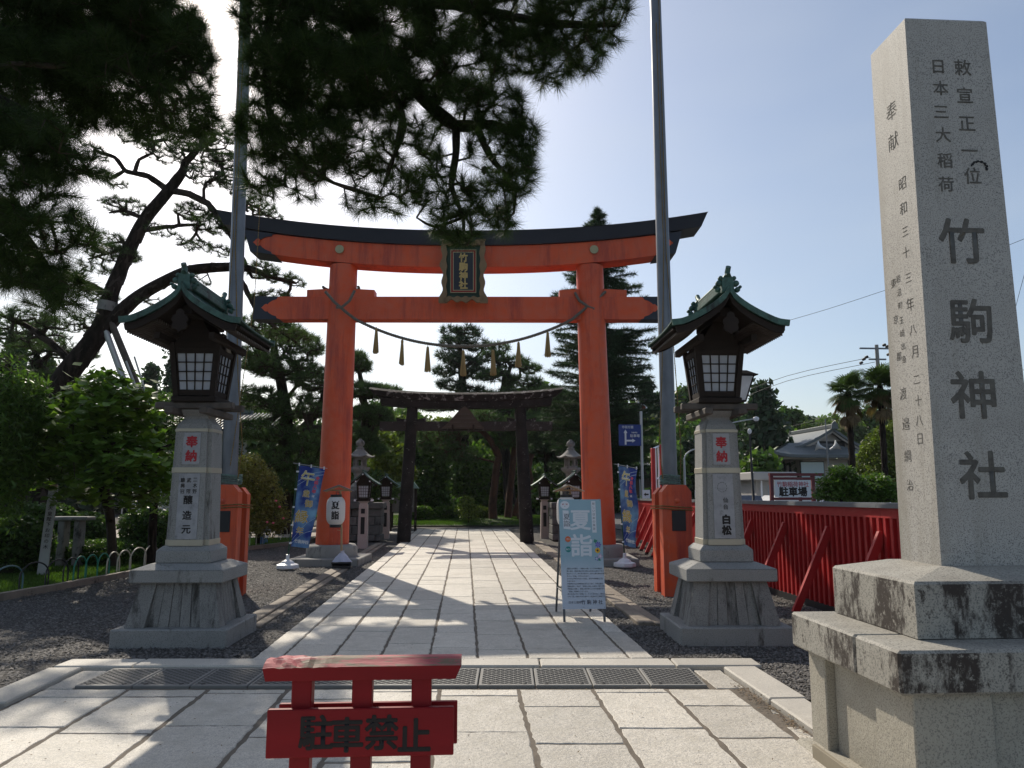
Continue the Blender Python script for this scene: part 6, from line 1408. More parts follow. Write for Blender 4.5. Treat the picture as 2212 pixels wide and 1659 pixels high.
pine('garden_pine', 'Dark low pine behind the right end of the black stone gate', 36,
     [[('w', AT(1190, 1120, 36)[0], 36, -.1, .26), (1185, 1000, 36, .22), (1180, 920, 36, .14)], [(1184, 970, 36, .12), (1230, 930, 35.5, .06)]],
     [(1190, 860, 44, 22, 0, 1.6), (1230, 885, 36, 22, 0, 1.6), (1200, 920, 60, 24, 0, 2), (1240, 950, 40, 26, 0, 2), (1180, 970, 50, 24, 0, 2), (1225, 1010, 50, 26, 0, 2), (1170, 940, 40, 20, 0, 1.5)], 1700, 22, .30, .013, step=.35, rmin=.010, up=.5, needm='needle3')
# leaning red pines on the far lawn
pine('red_pine', 'Slim red-barked pine arching left over the far lawn, seen through the black gate', 39,
     [[('w', AT(1066, 1128, 39)[0], 39, -.05, .19), (1064, 1090, 39, .17), (1070, 1030, 39, .15), (1078, 985, 39, .14), (1062, 955, 39, .13), (1040, 930, 39, .11), (1010, 925, 39, .08), (975, 935, 38.5, .05)]],
     [(1000, 925, 60, 18, 0, 2), (940, 940, 60, 18, 0, 2), (1040, 905, 50, 16, 0, 2), (960, 970, 50, 20, 0, 2), (905, 960, 40, 18, 0, 2), (990, 990, 50, 18, 0, 2)], 1100, 20, .32, .013, barkm='barkr', step=.35, rmin=.01, up=.3)
for lab, pts_, pd in (('Straight red pine trunk right of the arching one on the far lawn', [(1096, 1128, 40, .20), (1104, 1040, 40, .17), (1112, 960, 40, .15), (1116, 890, 40, .1)], [(1110, 925, 50, 22, 0, 2), (1085, 960, 36, 16, 0, 2)]),
                      ('Red pine leaning right in a curve, beside the right black pillar', [(1110, 1130, 41, .22), (1128, 1060, 41, .18), (1142, 1010, 41, .16), (1148, 960, 41, .14), (1160, 900, 41, .09)], [(1150, 930, 40, 24, 0, 2), (1130, 950, 40, 18, 0, 2)]),
                      ('Reddish crooked pine trunk almost touching the right black pillar', [(1120, 1128, 39, .20), (1145, 1050, 39, .17), (1140, 1000, 39, .15), (1158, 960, 39, .13), (1160, 900, 39, .08)], [(1165, 915, 30, 18, 0, 2)])):
    pine('red_pine', lab, 40, [[('w', AT(pts_[0][0], 1130, pts_[0][2])[0], pts_[0][2], -.05, pts_[0][3])] + pts_[1:]], pd, 420, 18, .32, .014, barkm='barkr', step=.4, rmin=.01, up=.3)
# understory behind the black gate
def ftree(name, lab, u, v0, v1, w_, Y, leafm, n, size, kind='round', cat='tree', grp=None, trunk=.14, barkm='bark', asp=.6):
    """tree measured in the photo: crown top v0, crown foot v1"""
    c = AT(u, (v0 + v1) / 2, Y); rx, rz = px(w_ / 2, Y), px((v1 - v0) / 2, Y); t = thing(name, lab, cat, (c[0], Y, 0), group=grp); r_ = random.Random(int(u * 3 + v0))
    if kind == 'round':
        cl = [(c[0] + rx * .62 * r_.uniform(-1, 1), Y + rx * .5 * r_.uniform(-1, 1), c[2] + rz * .68 * r_.uniform(-1, 1), rx * r_.uniform(.28, .46), rx * r_.uniform(.28, .46), rz * r_.uniform(.22, .36)) for _ in range(13)] + [(c[0], Y, c[2], rx * .7, rx * .6, rz * .75)]
        P_ = ell(cl, n // 14 // 5, False, .75)
        V, F = leafquads(P_, size, asp, .5, n=5, sp=size * 1.3)
    elif kind == 'cone':
        m = n // 5; h = RNG.random(m) ** .8; a = RNG.uniform(0, 6.28, m); lay = .82 + .18 * np.sin(h * 42); rr = rx * (1 - h) ** .8 * lay * RNG.random(m) ** .35 + .05
        P_ = np.stack([c[0] + rr * np.cos(a), Y + rr * np.sin(a), c[2] - rz + 2 * rz * h - rr * .15], 1); V, F = leafquads(P_, size, asp, .2, n=5, sp=size * 1.1)
    elif kind == 'bamboo':
        P_ = []
        for k_ in range(9):
            x = c[0] + rx * (k_ / 4 - 1) * .9; top = c[2] + rz * r_.uniform(.2, 1.0); y_ = Y + r_.uniform(-1.5, 1.5); m = n // 45
            h = RNG.random(m) ** .7; P_.append(np.stack([x + rx * .2 * h ** 3 * r_.choice((-1, 1)) + RNG.normal(0, rx * .15, m) * (.4 + .8 * (1 - h)), y_ + RNG.normal(0, rx * .15, m), (c[2] - rz) + (top - c[2] + rz) * h], 1))
        P_ = np.concatenate(P_); V, F = leafquads(P_, size, .4, .2, n=5, sp=size)
    o = mesh_obj('foliage', V, F, M_[leafm], t, world=True); o['kind'] = 'stuff'
    tm = MB(); rr_ = random.Random(int(u)); top = c[2] + rz * (.85 if kind == 'cone' else .3)
    tm.tube([(c[0], Y, -.1), (c[0] + .05 * rx, Y, c[2] * .5), (c[0], Y, top)], [trunk, trunk * .75, trunk * .2], 8)
    for k_ in range(6):
        z = c[2] - rz * .6 + rz * .2 * k_; a = 2.4 * k_; tm.tube([(c[0], Y, min(z, top)), (c[0] + rx * .6 * math.cos(a), Y + rx * .5 * math.sin(a), min(z, top) + rz * .25)], [trunk * .4, trunk * .1], 5)
    tm.build('trunk', M_[barkm], t, world=True)
    return t
G1 = 'broadleaf trees behind the black stone gate'
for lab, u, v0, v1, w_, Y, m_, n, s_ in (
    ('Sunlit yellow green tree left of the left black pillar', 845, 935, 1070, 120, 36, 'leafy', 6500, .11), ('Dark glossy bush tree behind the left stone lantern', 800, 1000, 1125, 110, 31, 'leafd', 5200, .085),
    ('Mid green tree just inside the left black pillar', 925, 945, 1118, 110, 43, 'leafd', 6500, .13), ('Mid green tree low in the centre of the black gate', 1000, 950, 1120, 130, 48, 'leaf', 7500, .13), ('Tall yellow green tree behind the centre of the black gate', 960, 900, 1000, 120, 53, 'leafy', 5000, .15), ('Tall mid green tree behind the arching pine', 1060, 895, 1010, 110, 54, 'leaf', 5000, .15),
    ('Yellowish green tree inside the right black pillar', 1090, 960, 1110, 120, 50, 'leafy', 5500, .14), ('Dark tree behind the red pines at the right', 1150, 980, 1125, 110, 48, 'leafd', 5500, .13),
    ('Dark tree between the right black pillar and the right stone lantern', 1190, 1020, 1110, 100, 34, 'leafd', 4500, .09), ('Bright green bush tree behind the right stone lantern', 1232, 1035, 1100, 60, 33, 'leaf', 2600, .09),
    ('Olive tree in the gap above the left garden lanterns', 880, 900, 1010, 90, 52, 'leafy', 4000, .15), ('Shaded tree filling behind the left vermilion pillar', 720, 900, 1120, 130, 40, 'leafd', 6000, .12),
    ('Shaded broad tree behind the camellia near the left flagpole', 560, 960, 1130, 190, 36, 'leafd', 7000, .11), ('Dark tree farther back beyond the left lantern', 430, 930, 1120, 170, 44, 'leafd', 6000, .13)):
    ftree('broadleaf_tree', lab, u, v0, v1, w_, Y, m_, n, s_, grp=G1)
for lab, u, v, w_, h_, Y, m_ in (('Low leafy bush left of the small pale sapling', 965, 1128, 60, 34, 40, 'leaf'), ('Leafy bush at the foot of the arching red pine', 1040, 1126, 46, 32, 40, 'leafy'),
                                ('Small bush behind the foot of the left black pillar', 905, 1128, 60, 36, 39, 'leaf'), ('Bush near the foot of the leaning red pines', 1085, 1124, 50, 40, 44, 'leafd')):
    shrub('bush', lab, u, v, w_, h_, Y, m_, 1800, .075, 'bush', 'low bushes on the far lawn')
broad('sapling', 'Small pale sapling in the middle of the far lawn', 37, [[('w', AT(1012, 1130, 37)[0], 37, 0, .03), (1013, 1105, 37, .025), (1012, 1080, 37, .01)]], [(1012, 1082, 14, 8, 0, .4), (1000, 1098, 16, 7, 0, .4), (1026, 1100, 16, 7, 0, .4), (1012, 1114, 20, 7, 0, .4)], 900, .06, 'leafy', 'bark', 'tree', clump=5, sp=.08, ntips=30)
# far lawn mound
V, F = bumpy(-9, 10, 36.2, 60, 0, .5, .0, 0); V[:, 2] = .02 + .20 * np.clip((V[:, 1] - 36.2) / 3.5, 0, 1) ** .6 + .05 * np.sin(V[:, 0] * 1.1) * np.clip((V[:, 1] - 36.2), 0, 1)
V[:, 2] -= .5 * np.clip((V[:, 0] - 5) / 4, 0, 1) + .5 * np.clip((-V[:, 0] - 5) / 4, 0, 1)
o = mesh_obj('far_lawn', V, F, M_['grass_soil'], smooth=np.ones(len(F), bool)); tag(o, kind='structure')
n = 30000; x = RNG.uniform(-5, 6, n); y = RNG.uniform(36.3, 44, n); z = .02 + .20 * np.clip((y - 36.2) / 3.5, 0, 1) ** .6; h = RNG.uniform(.04, .1, n); a = RNG.uniform(0, 6.28, n)
V = np.stack([np.stack([x - .02 * np.cos(a), y, z], 1), np.stack([x + .02 * np.cos(a), y, z], 1), np.stack([x + RNG.normal(0, .03, n), y, z + h], 1)], 1); o = mesh_obj('grass', V.reshape(-1, 3), np.arange(n * 3).reshape(-1, 3), M_['grass']); tag(o, 'sunlit short grass on the low mound beyond the black gate', 'grass', kind='stuff')
# wood behind everything in the middle
def wood(name, lab, u0, u1, vt, Y, n, size, m_):
    """dense strip of foliage whose top follows vt(u)"""
    u = RNG.uniform(u0, u1, n); y = Y + RNG.uniform(0, 10, n); top = np.array([vt(q) for q in u]); V_ = RNG.random(n) ** .8
    x = np.zeros(n); z = np.zeros(n)
    for i in range(n): c = AT(u[i], top[i], y[i]); x[i] = c[0]; z[i] = -.1 + (c[2]) * V_[i]
    V, F = leafquads(np.stack([x, y, z], 1), size, .65, .4, n=3, sp=size * 1.2); o = mesh_obj(name, V, F, M_[m_]); return tag(o, lab, 'wood', kind='stuff')
wood('woodland', 'dark wood closing the view beyond the gates', 480, 1340, lambda u: 905 + 25 * math.sin(u * .021) + 12 * math.sin(u * .09) - (40 if 1120 < u < 1240 else 0) + (30 if 900 < u < 960 else 0), 56, 15000, .30, 'leafd')
wood('woodland', 'dark far trees low behind the garden on the left', -60, 480, lambda u: 905 + 35 * math.sin(u * .03) + 12 * math.sin(u * .11), 60, 7000, .34, 'needle3')
for lab, u, v0, w_, Y in (('Far dark conifer in the sky gap beside the left lantern', 372, 735, 60, 58), ('Lower far conifer left of the sky gap, beyond the props', 318, 800, 60, 60), ('Far conifer at the left behind the weeping tree', 90, 790, 90, 55), ('Far dark conifer left of the thick leaning trunk', 20, 740, 100, 52), ('Far conifer right of the left flagpole, low', 470, 820, 80, 62)):
    ftree('far_conifer', lab, u, v0, 1080, w_, Y, 'needle3', 3500, .22, 'cone', grp='far conifers beyond the garden', trunk=.3)
# left background pine filling
pine('garden_pine', 'Pine with thin sprays behind the weeping tree at the left edge', 26,
     [[('w', AT(60, 1130, 27)[0], 27, -.1, .3), (60, 950, 26.5, .25), (70, 850, 26, .18), (80, 760, 26, .08)]], [(60, 720, 70, 20, 0, 2), (130, 760, 60, 20, 0, 2), (30, 790, 70, 24, 0, 2), (110, 830, 70, 24, 0, 2), (190, 850, 60, 22, 0, 2), (60, 890, 90, 28, 0, 2), (170, 920, 80, 26, 0, 2), (100, 980, 100, 34, 0, 2)], 1500, 22, .26, .010, step=.35, rmin=.009, up=.5)

# --- deodar cedar behind the right pillar
CU, CYD = 1292, 31.0
t = thing('cedar_tree', 'Tall cedar with drooping spiky branches behind the right vermilion pillar', 'cedar tree', (AT(CU, 1100, CYD)[0], CYD, 0))
prof = [(455, 5), (475, 20), (500, 34), (530, 48), (580, 66), (640, 92), (700, 104), (760, 112), (830, 122), (900, 128), (960, 126), (1000, 120), (1040, 105)]
cxw, topz = AT(CU, 455, CYD)[0], AT(CU, 452, CYD)[2]
tm = MB().tube([(cxw, CYD, -.1), (cxw, CYD, topz * .5), (cxw, CYD, topz)], [.34, .2, .015], 10); tm.build('trunk', M_['bark'], t, world=True)
bp, bd, bm_ = [], [], MB(); r_ = random.Random(5); v = 458
while v < 1035:
    R_ = px(float(np.interp(v, [p[0] for p in prof], [p[1] for p in prof])), CYD); z = AT(CU, v, CYD)[2]; nb = 6 if v < 560 else 9
    for k_ in range(nb):
        z = AT(CU, v + r_.uniform(-6, 6), CYD)[2]; a = r_.uniform(0, 6.28); Rk = R_ * r_.uniform(.62, 1.12); n = max(4, int(Rk / .13)); pts = []
        for i in range(n + 1):
            q = i / n; pts.append((cxw + Rk * q * math.cos(a), CYD + Rk * q * math.sin(a), z + Rk * (.12 * q - .02 * q * q * 4 + .10 * max(0, q - .75)) + .03 * math.sin(q * 9 + k_)))
        bm_.tube(pts[::max(1, n // 4)], [.035 * (1 - j / (len(pts[::max(1, n // 4)]))) + .006 for j in range(len(pts[::max(1, n // 4)]))], 4, caps=False)
        tx, ty = -math.sin(a), math.cos(a)
        for i in range(max(1, int(n * .22)), n + 1):
            w_ = Rk * .20 * (1.1 - i / n) + .04
            for s_ in (-1, -.5, 0, .5, 1):
                j = r_.uniform(.6, 1); bp.append((pts[i][0] + tx * w_ * s_ * j, pts[i][1] + ty * w_ * s_ * j, pts[i][2] - abs(s_) * w_ * .30)); bd.append((math.cos(a) + tx * s_, math.sin(a) + ty * s_, .1))
    v += 8 + (v - 455) * .011
bm_.build('branches', M_['twig'], t, world=True); bp, bd = np.array(bp), np.array(bd)
sel = RNG.permutation(len(bp))[:22000]; bp, bd = bp[sel], bd[sel]
V, F = tufts(bp, bd, 9, .24, .011, spread=.95, up=-.1, back=.3); o = mesh_obj('needles', V, F, M_['needle3'], t, world=True); o['kind'] = 'stuff'
# ================================================================== RIGHT BACKGROUND
# hill
V, F = bumpy(20, 260, 75, 330, 0, 6, .0, 0); V[:, 2] = -.14 + 15.5 * np.clip((V[:, 1] - 92) / 45, 0, 1) * np.clip(1.25 - np.abs(V[:, 0] - 45) / 110, .25, 1)
o = mesh_obj('hill', V, F, M_['grass_soil'], smooth=np.ones(len(F), bool)); tag(o, kind='structure')
skyl = lambda u: float(np.interp(u, [1320, 1370, 1395, 1420, 1450, 1500, 1560, 1620, 1680, 1720, 1760, 1800, 1850, 1900, 2000, 2250], [870, 880, 870, 890, 872, 865, 880, 890, 905, 912, 925, 928, 935, 905, 890, 880]))
wood('woodland', 'wooded hillside far off behind the parking area', 1310, 2260, lambda u: skyl(u) + 4 + 8 * math.sin(u * .13), 96, 17000, .50, 'leafd')
GH = 'trees on the far wooded hillside'
HT = [('Pointed dark cedar above the flag of Japan on the hillside', 1396, 828, 930, 24, 88, 'needle3', 'cone'), ('Dark pointed cedars clump right of the flag', 1418, 858, 960, 34, 90, 'needle3', 'cone'), ('Low dark cedar on the hillside right of the flag', 1436, 870, 980, 34, 92, 'needle3', 'cone'),
      ('Airy round treetop against the sky left of the right lantern', 1490, 838, 935, 62, 80, 'leafd', 'round'), ('Light green rounded tree low on the hill behind the right flagpole', 1500, 905, 1040, 80, 74, 'leaf', 'round'), ('Mid green tree beside the blue road sign', 1410, 925, 1030, 70, 76, 'leaf', 'round'),
      ('Dark tree on the hill directly left of the right lantern pillar', 1480, 960, 1075, 70, 66, 'needle3', 'cone'), ('Small dark cedar in front of the hillside bamboo left', 1455, 900, 1010, 40, 84, 'needle3', 'cone'),
      ('Huge dark conifer right behind the right shrine lantern', 1650, 838, 1010, 150, 64, 'needle3', 'cone'), ('Rounded dark treetop right of the huge dark conifer', 1712, 880, 960, 50, 84, 'leafd', 'round'), ('Dark treetop spire against the pale sky near the parking sign', 1742, 912, 990, 30, 88, 'needle3', 'cone'),
      ('Pale bamboo clump left of the roofed building', 1768, 905, 990, 70, 82, 'bamboo', 'bamboo'), ('Pale bamboo clump above the roof ridge of the building', 1812, 902, 980, 70, 84, 'bamboo', 'bamboo'), ('Mid green tree in front of the bamboo', 1745, 940, 1010, 90, 74, 'leaf', 'round'),
      ('Dark green slope tree above the parking sign', 1700, 950, 1030, 90, 70, 'leafd', 'round'), ('Yellow green bamboo-like tree low left of the roofed building', 1755, 958, 1010, 60, 68, 'leafy', 'round'), ('Green tree behind the black street lamp', 1640, 990, 1075, 80, 56, 'leaf', 'round'),
      ('Dark treetop behind the first palm', 1838, 912, 1000, 50, 86, 'leafd', 'round'), ('Tall hillside tree seen between the palms and the stone pillar', 1890, 880, 1000, 70, 82, 'leafd', 'round')]
HT += [('Rounded green tree on the slope above the low house roof', 1690, 925, 1000, 60, 78, 'leaf', 'round'), ('Olive tree on the slope left of the office roof', 1730, 968, 1030, 70, 66, 'leafy', 'round'), ('Tall pale bamboo right of the office ridge', 1848, 905, 985, 50, 80, 'bamboo', 'bamboo'),
       ('Mid green slope tree behind the bamboo', 1790, 905, 960, 60, 92, 'leaf', 'round'), ('Rounded tree low on the slope behind the flagpole foot', 1440, 960, 1060, 60, 60, 'leaf', 'round'), ('Light green slope tree right of the road sign pole', 1425, 900, 980, 56, 82, 'leafy', 'round')]
for lab, u, v0, v1, w_, Y, m_, kd in HT: ftree('hillside_tree', lab, u, v0, v1, w_, Y, m_, 3400, .30 if kd != 'bamboo' else .28, kd, grp=GH, trunk=.25)
ftree('garden_tree', 'Hanging yellow green tree between the second palm and the stone pillar', 1900, 905, 1060, 110, 34, 'leafy', 9000, .075, 'round')
ftree('garden_tree', 'Green tree peeping out right of the stone pillar at the photo edge', 2235, 845, 930, 60, 30, 'leafy', 2500, .08, 'round')
for lab, u, v, w_, h_, Y in (('Bushy layered green shrub right of the parking sign', 1818, 1098, 110, 90, 22, ), ('Green shrub under the second palm, above the red fence', 1895, 1098, 90, 70, 22), ('Lower green shrub between the two palms', 1845, 1098, 80, 52, 26)):
    broad('garden_shrub', lab, Y, [[('w', AT(u, v, Y)[0], Y, -.1, .07), (u, v - h_ * .3, Y, .05), (u, v - h_ * .7, Y, .02)]], [(u, v - h_ * .85, w_ * .22, h_ * .16, 0, .5), (u - w_ * .25, v - h_ * .6, w_ * .22, h_ * .15, 0, .5), (u + w_ * .22, v - h_ * .62, w_ * .24, h_ * .15, 0, .5), (u, v - h_ * .5, w_ * .3, h_ * .2, 0, .5), (u - w_ * .22, v - h_ * .3, w_ * .28, h_ * .18, 0, .5), (u + w_ * .25, v - h_ * .3, w_ * .26, h_ * .18, 0, .5)],
          4200, .055, 'leaf', 'bark', 'shrub', 'leafy shrubs beyond the red fence', clump=6, sp=.07, shell=.7, flat=True, upb=1.0, ntips=70)
for lab, u, v, w_, h_, Y in (('Clipped cloud-shaped shrub left of the tall grey street pole', 1372, 1078, 34, 40, 48), ('Lower clipped round shrub below the cloud-shaped one', 1365, 1082, 40, 26, 44), ('Tall clipped cone shrub right of the grey pole beyond the fence', 1402, 1082, 34, 62, 46)):
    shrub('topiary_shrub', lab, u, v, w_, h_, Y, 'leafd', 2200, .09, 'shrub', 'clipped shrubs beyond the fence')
# palms
def palm(label, u, vb, vc, Y, seed):
    c = AT(u, vc, Y); bx_ = AT(u + 14, vb, Y)[0]; t = thing('fan_palm', label, 'palm tree', (bx_, Y, 0), group='fan palms beyond the red fence'); r_ = random.Random(seed)
    rr, pts = [], []
    for i in range(25): q = i / 24; pts.append((bx_ + (c[0] - bx_) * q, Y, -.1 + (c[2] + .1) * q)); rr.append(.085 + .022 * (i % 2))
    MB().tube(pts, rr, 10, smooth=False).build('trunk', M_['bark'], t, world=True)
    g_, dry = [[], []], [[], []]
    def frond(a, el, L, fan, arr):
        d = Vector((math.cos(a) * math.cos(el), math.sin(a) * math.cos(el), math.sin(el))); st = Vector(c); hub = st + d * L + Vector((0, 0, -.10 * L)); up = Vector((0, 0, 1)); sd_ = d.cross(up).normalized(); nn = sd_.cross(d).normalized()
        b = len(arr[0]); w_ = .012; arr[0] += [tuple(st - sd_ * w_), tuple(st + sd_ * w_), tuple(hub + sd_ * w_ * .6), tuple(hub - sd_ * w_ * .6)]; arr[1].append((b, b + 1, b + 2, b + 3))
        nb = 22
        for k_ in range(nb):
            th = R(-125 + 250 * k_ / (nb - 1)); dd = (d * math.cos(th) + sd_ * math.sin(th)).normalized(); ln = fan * (.72 + .28 * math.cos(th)) * r_.uniform(.9, 1.05); mid = hub + dd * ln * .6; tip = hub + dd * ln + Vector((0, 0, -ln * r_.uniform(.12, .32))); s2 = dd.cross(nn).normalized() * .022
            b = len(arr[0]); arr[0] += [tuple(hub), tuple(mid - s2), tuple(tip), tuple(mid + s2)]; arr[1].append((b, b + 1, b + 2, b + 3))
    for k_ in range(44): frond(r_.uniform(0, 6.28), R(r_.uniform(-35, 85)), r_.uniform(.24, .52), r_.uniform(.42, .56), g_)
    for k_ in range(16): frond(r_.uniform(0, 6.28), R(r_.uniform(-75, -35)), r_.uniform(.3, .55), r_.uniform(.3, .42), g_ if k_ % 3 == 0 else dry)
    for k_ in range(16): frond(r_.uniform(0, 6.28), R(r_.uniform(-86, -60)), r_.uniform(.3, .9), r_.uniform(.22, .34), dry)
    mesh_obj('fronds', g_[0], g_[1], M_['palm'], t, world=True)['kind'] = 'stuff'; mesh_obj('dead_fronds', dry[0], dry[1], M_['palmdry'], t, world=True)['kind'] = 'stuff'
palm('Left fan palm, standing clear in front of the roofed building', 1832, 1090, 845, 24, 4)
palm('Right fan palm, close to the stone pillar', 1901, 1092, 833, 24, 9)
# car park surface
struct('car_park', MB().box(6.6, 60, 5, 70, -.14, -.02), 'asphalt')
# roofed building
BD = thing('shrine_office', 'Cream two-storey building with a grey Japanese hip-and-gable roof beyond the car park', 'building', (AT(1770, 1080, 62)[0], 62, 0))
def P(mb, n, m, par=BD, **k): return mb.build(n, M_[m], par, world=True, **k)
Yb = 60
w0, w1 = AT(1688, 1000, Yb)[0], AT(1875, 1000, Yb)[0]; ez = AT(1780, 985, Yb)[2]; cxb = AT(1770, 985, Yb)[0]
P(MB().box(w0 + 2.0, w1 + 2, Yb + .5, Yb + 9, -.1, ez - .05), 'wall', 'wallw')
P(MB().box(w0 - .2, w0 + 2.0, Yb + 2.2, Yb + 9, -.1, ez - .3), 'wall', 'wallw')
for i in range(5): P(MB().box(w0 + .0 + i * .42, w0 + .16 + i * .42, Yb + 2.0, Yb + 2.2, 1.2, ez - .3), 'pilaster', 'wallw')
for i in range(4): P(MB().box(w0 + .18 + i * .42, w0 + .40 + i * .42, Yb + 2.12, Yb + 2.19, 1.4, ez - .5), 'window', 'dark')
x0, x1 = AT(1735, 1000, Yb)[0], AT(1784, 1000, Yb)[0]; z0, z1 = AT(1760, 1035, Yb)[2], AT(1760, 998, Yb)[2]
wf = P(MB().box(x0 - .06, x1 + .06, Yb + .44, Yb + .5, z0 - .06, z1 + .06), 'window', 'dark'); P(MB().box(x0, x1, Yb + .41, Yb + .438, z0, z1), 'pane', 'bluglass', wf)
x0, x1 = AT(1838, 1000, Yb)[0], AT(1856, 1000, Yb)[0]; P(MB().box(x0, x1, Yb + .44, Yb + .5, z0, z1 + .2), 'window', 'dark')
e0, e1 = AT(1672, 978, Yb - 1)[0], AT(1885, 978, Yb - 1)[0]; ze = ez + .05; zr = AT(1780, 968, Yb)[2]
# skirt roof: lower hip with upturned eaves
def skirt(xa, xb, ya, yb, z, dz, ins, n=14):
    rings = []
    for lvl in range(5):
        q = lvl / 4; i_ = ins * q; zz = z + dz * (q ** 1.35); ring = []
        for k_ in range(n): tt = k_ / n; ring.append((xa + i_ + (xb - xa - 2 * i_) * tt, ya + i_, zz + .30 * (1 - q) * (abs(2 * tt - 1) ** 5)))
        for k_ in range(n): tt = k_ / n; ring.append((xb - i_, ya + i_ + (yb - ya - 2 * i_) * tt, zz + .30 * (1 - q) * (abs(2 * tt - 1) ** 5)))
        for k_ in range(n): tt = k_ / n; ring.append((xb - i_ - (xb - xa - 2 * i_) * tt, yb - i_, zz + .30 * (1 - q) * (abs(2 * tt - 1) ** 5)))
        for k_ in range(n): tt = k_ / n; ring.append((xa + i_, yb - i_ - (yb - ya - 2 * i_) * tt, zz + .30 * (1 - q) * (abs(2 * tt - 1) ** 5)))
        rings.append(ring)
    rings.insert(0, [(x, y, zz - .22) for x, y, zz in rings[0]])
    return MB().loft(rings)
P(skirt(e0, e1, Yb - 1.0, Yb + 10, ze, 1.05, 2.2), 'lower_roof', 'roofs')
P(MB().box(e0 + .5, e1 - .5, Yb - .5, Yb + 9.5, ze - .32, ze - .12), 'eave_soffit', 'wallw')
# upper gable facing the camera
gx0, gx1 = AT(1712, 960, Yb + 1)[0], AT(1868, 960, Yb + 1)[0]; gz = AT(1780, 966, Yb + 1)[2]; pk = AT(1795, 925, Yb + 1); gpk = pk[2]; gcx = pk[0]
def gpr(t, sg):  # concave slope
    xe = gx0 if sg < 0 else gx1; return gcx + (xe - gcx) * t, gz + (gpk - gz) * (1 - t) ** 1.35
for sg in (-1, 1):
    up = [gpr(i / 10, sg) for i in range(11)]
    P(MB().loft([[(x, y, z + .03) for x, z in up] + [(x, y, z - .20) for x, z in reversed(up)] for y in (Yb + .6, Yb + 9)]), 'upper_roof', 'roofs')
    up2 = [gpr(i / 10 * .96, sg) for i in range(11)]
    P(MB().loft([[(x, y, z - .205) for x, z in up2] + [(x, y, z - .40) for x, z in reversed(up2)] for y in (Yb + .75, Yb + .85)]), 'barge_board', 'wallw')
gp = [gpr(i / 10, -1) for i in range(10, -1, -1)] + [gpr(i / 10, 1) for i in range(1, 11)]
P(MB().prism([(x * .9 + gcx * .1, z - .3) for x, z in gp] + [(gx1 * .9 + gcx * .1, gz - .5), (gx0 * .9 + gcx * .1, gz - .5)], 'y', Yb + 1.3, Yb + 1.4), 'gable_wall', 'wallw')
P(MB().box(gcx - 1.2, gcx + 1.2, Yb + 1.22, Yb + 1.3, gz - .1, gz + .5), 'gable_lattice', 'dark')
P(MB().cbox(gcx - .16, gcx + .16, Yb + .4, Yb + 9, gpk - .02, gpk + .30, .03), 'ridge', 'roofs'); P(MB().prism([(gcx - .3, gpk - .1), (gcx + .3, gpk - .1), (gcx + .22, gpk + .35), (gcx, gpk + .55), (gcx - .22, gpk + .35)], 'y', Yb + .3, Yb + .42), 'ridge_end', 'roofs')
for i in range(14): x = AT(1790 + i * 6, 1040, Yb - .6)[0]; P(MB().box(x - .02, x + .02, Yb - .62, Yb - .58, z0 - 1.6, z0 - .35), 'railing_bar', 'silver')
P(MB().box(AT(1690, 1040, Yb)[0], AT(1872, 1040, Yb)[0], Yb - .64, Yb - .56, z0 - .36, z0 - .28), 'railing', 'silver')
# low long buildings
n_ = thing('low_house', 'Low house with a pale roof edge behind the green tree and black lamp', 'building', (AT(1660, 1040, 70)[0], 70, 0))
a, b = AT(1610, 1012, 70), AT(1722, 1000, 70); MB().box(a[0], b[0], 70, 76, -.1, a[2]).build('wall', M_['walls'], n_, world=True); MB().frus(a[2] + .01, (b[0] - a[0]) / 2 + .8, 4, a[2] + .9, (b[0] - a[0]) / 2 - .5, .5, ((a[0] + b[0]) / 2, 73)).build('roof', M_['silver'], n_, world=True)
n_ = thing('low_house', 'Small dark house with a grey roof behind the red and white lattice panel', 'building', (AT(1395, 1040, 60)[0], 60, 0))
a, b = AT(1392, 1030, 60), AT(1450, 1030, 60); MB().box(a[0], b[0], 60, 65, -.1, AT(1400, 1012, 60)[2]).build('wall', M_['board'], n_, world=True); MB().frus(AT(1400, 1012, 60)[2] + .01, (b[0] - a[0]) / 2 + .7, 3.4, AT(1400, 995, 60)[2], (b[0] - a[0]) / 2 - 1.2, .2, ((a[0] + b[0]) / 2, 62.5)).build('roof', M_['roofs'], n_, world=True); MB().box(a[0] + .5, a[0] + 1.6, 59.95, 59.995, 1.2, 2.2).build('window', M_['bluglass'], n_, world=True)
# gatehouse
Yg = 38; n_ = thing('gatehouse', 'Small pale kiosk with a thick flat roof, left of the parking sign', 'kiosk', (AT(1650, 1080, Yg)[0], Yg, 0))
def P(mb, n, m, par=n_): return mb.build(n, M_[m], par, world=True)
a, b = AT(1634, 1060, Yg), AT(1700, 1060, Yg); rz_ = AT(1640, 1038, Yg)[2]
P(MB().box(a[0], b[0], Yg, Yg + 2.5, -.1, rz_), 'wall', 'walls'); P(MB().cbox(a[0] - .35, b[0] + .3, Yg - .6, Yg + 3, rz_ + .005, rz_ + .42, .05), 'roof', 'walls'); P(MB().box(a[0] + .6, a[0] + 1.3, Yg - .02, Yg - .003, 1.0, 1.9), 'window', 'bluglass'); P(MB().box(a[0] + .12, a[0] + .2, Yg - .3, Yg - .22, -.1, rz_), 'post', 'white')
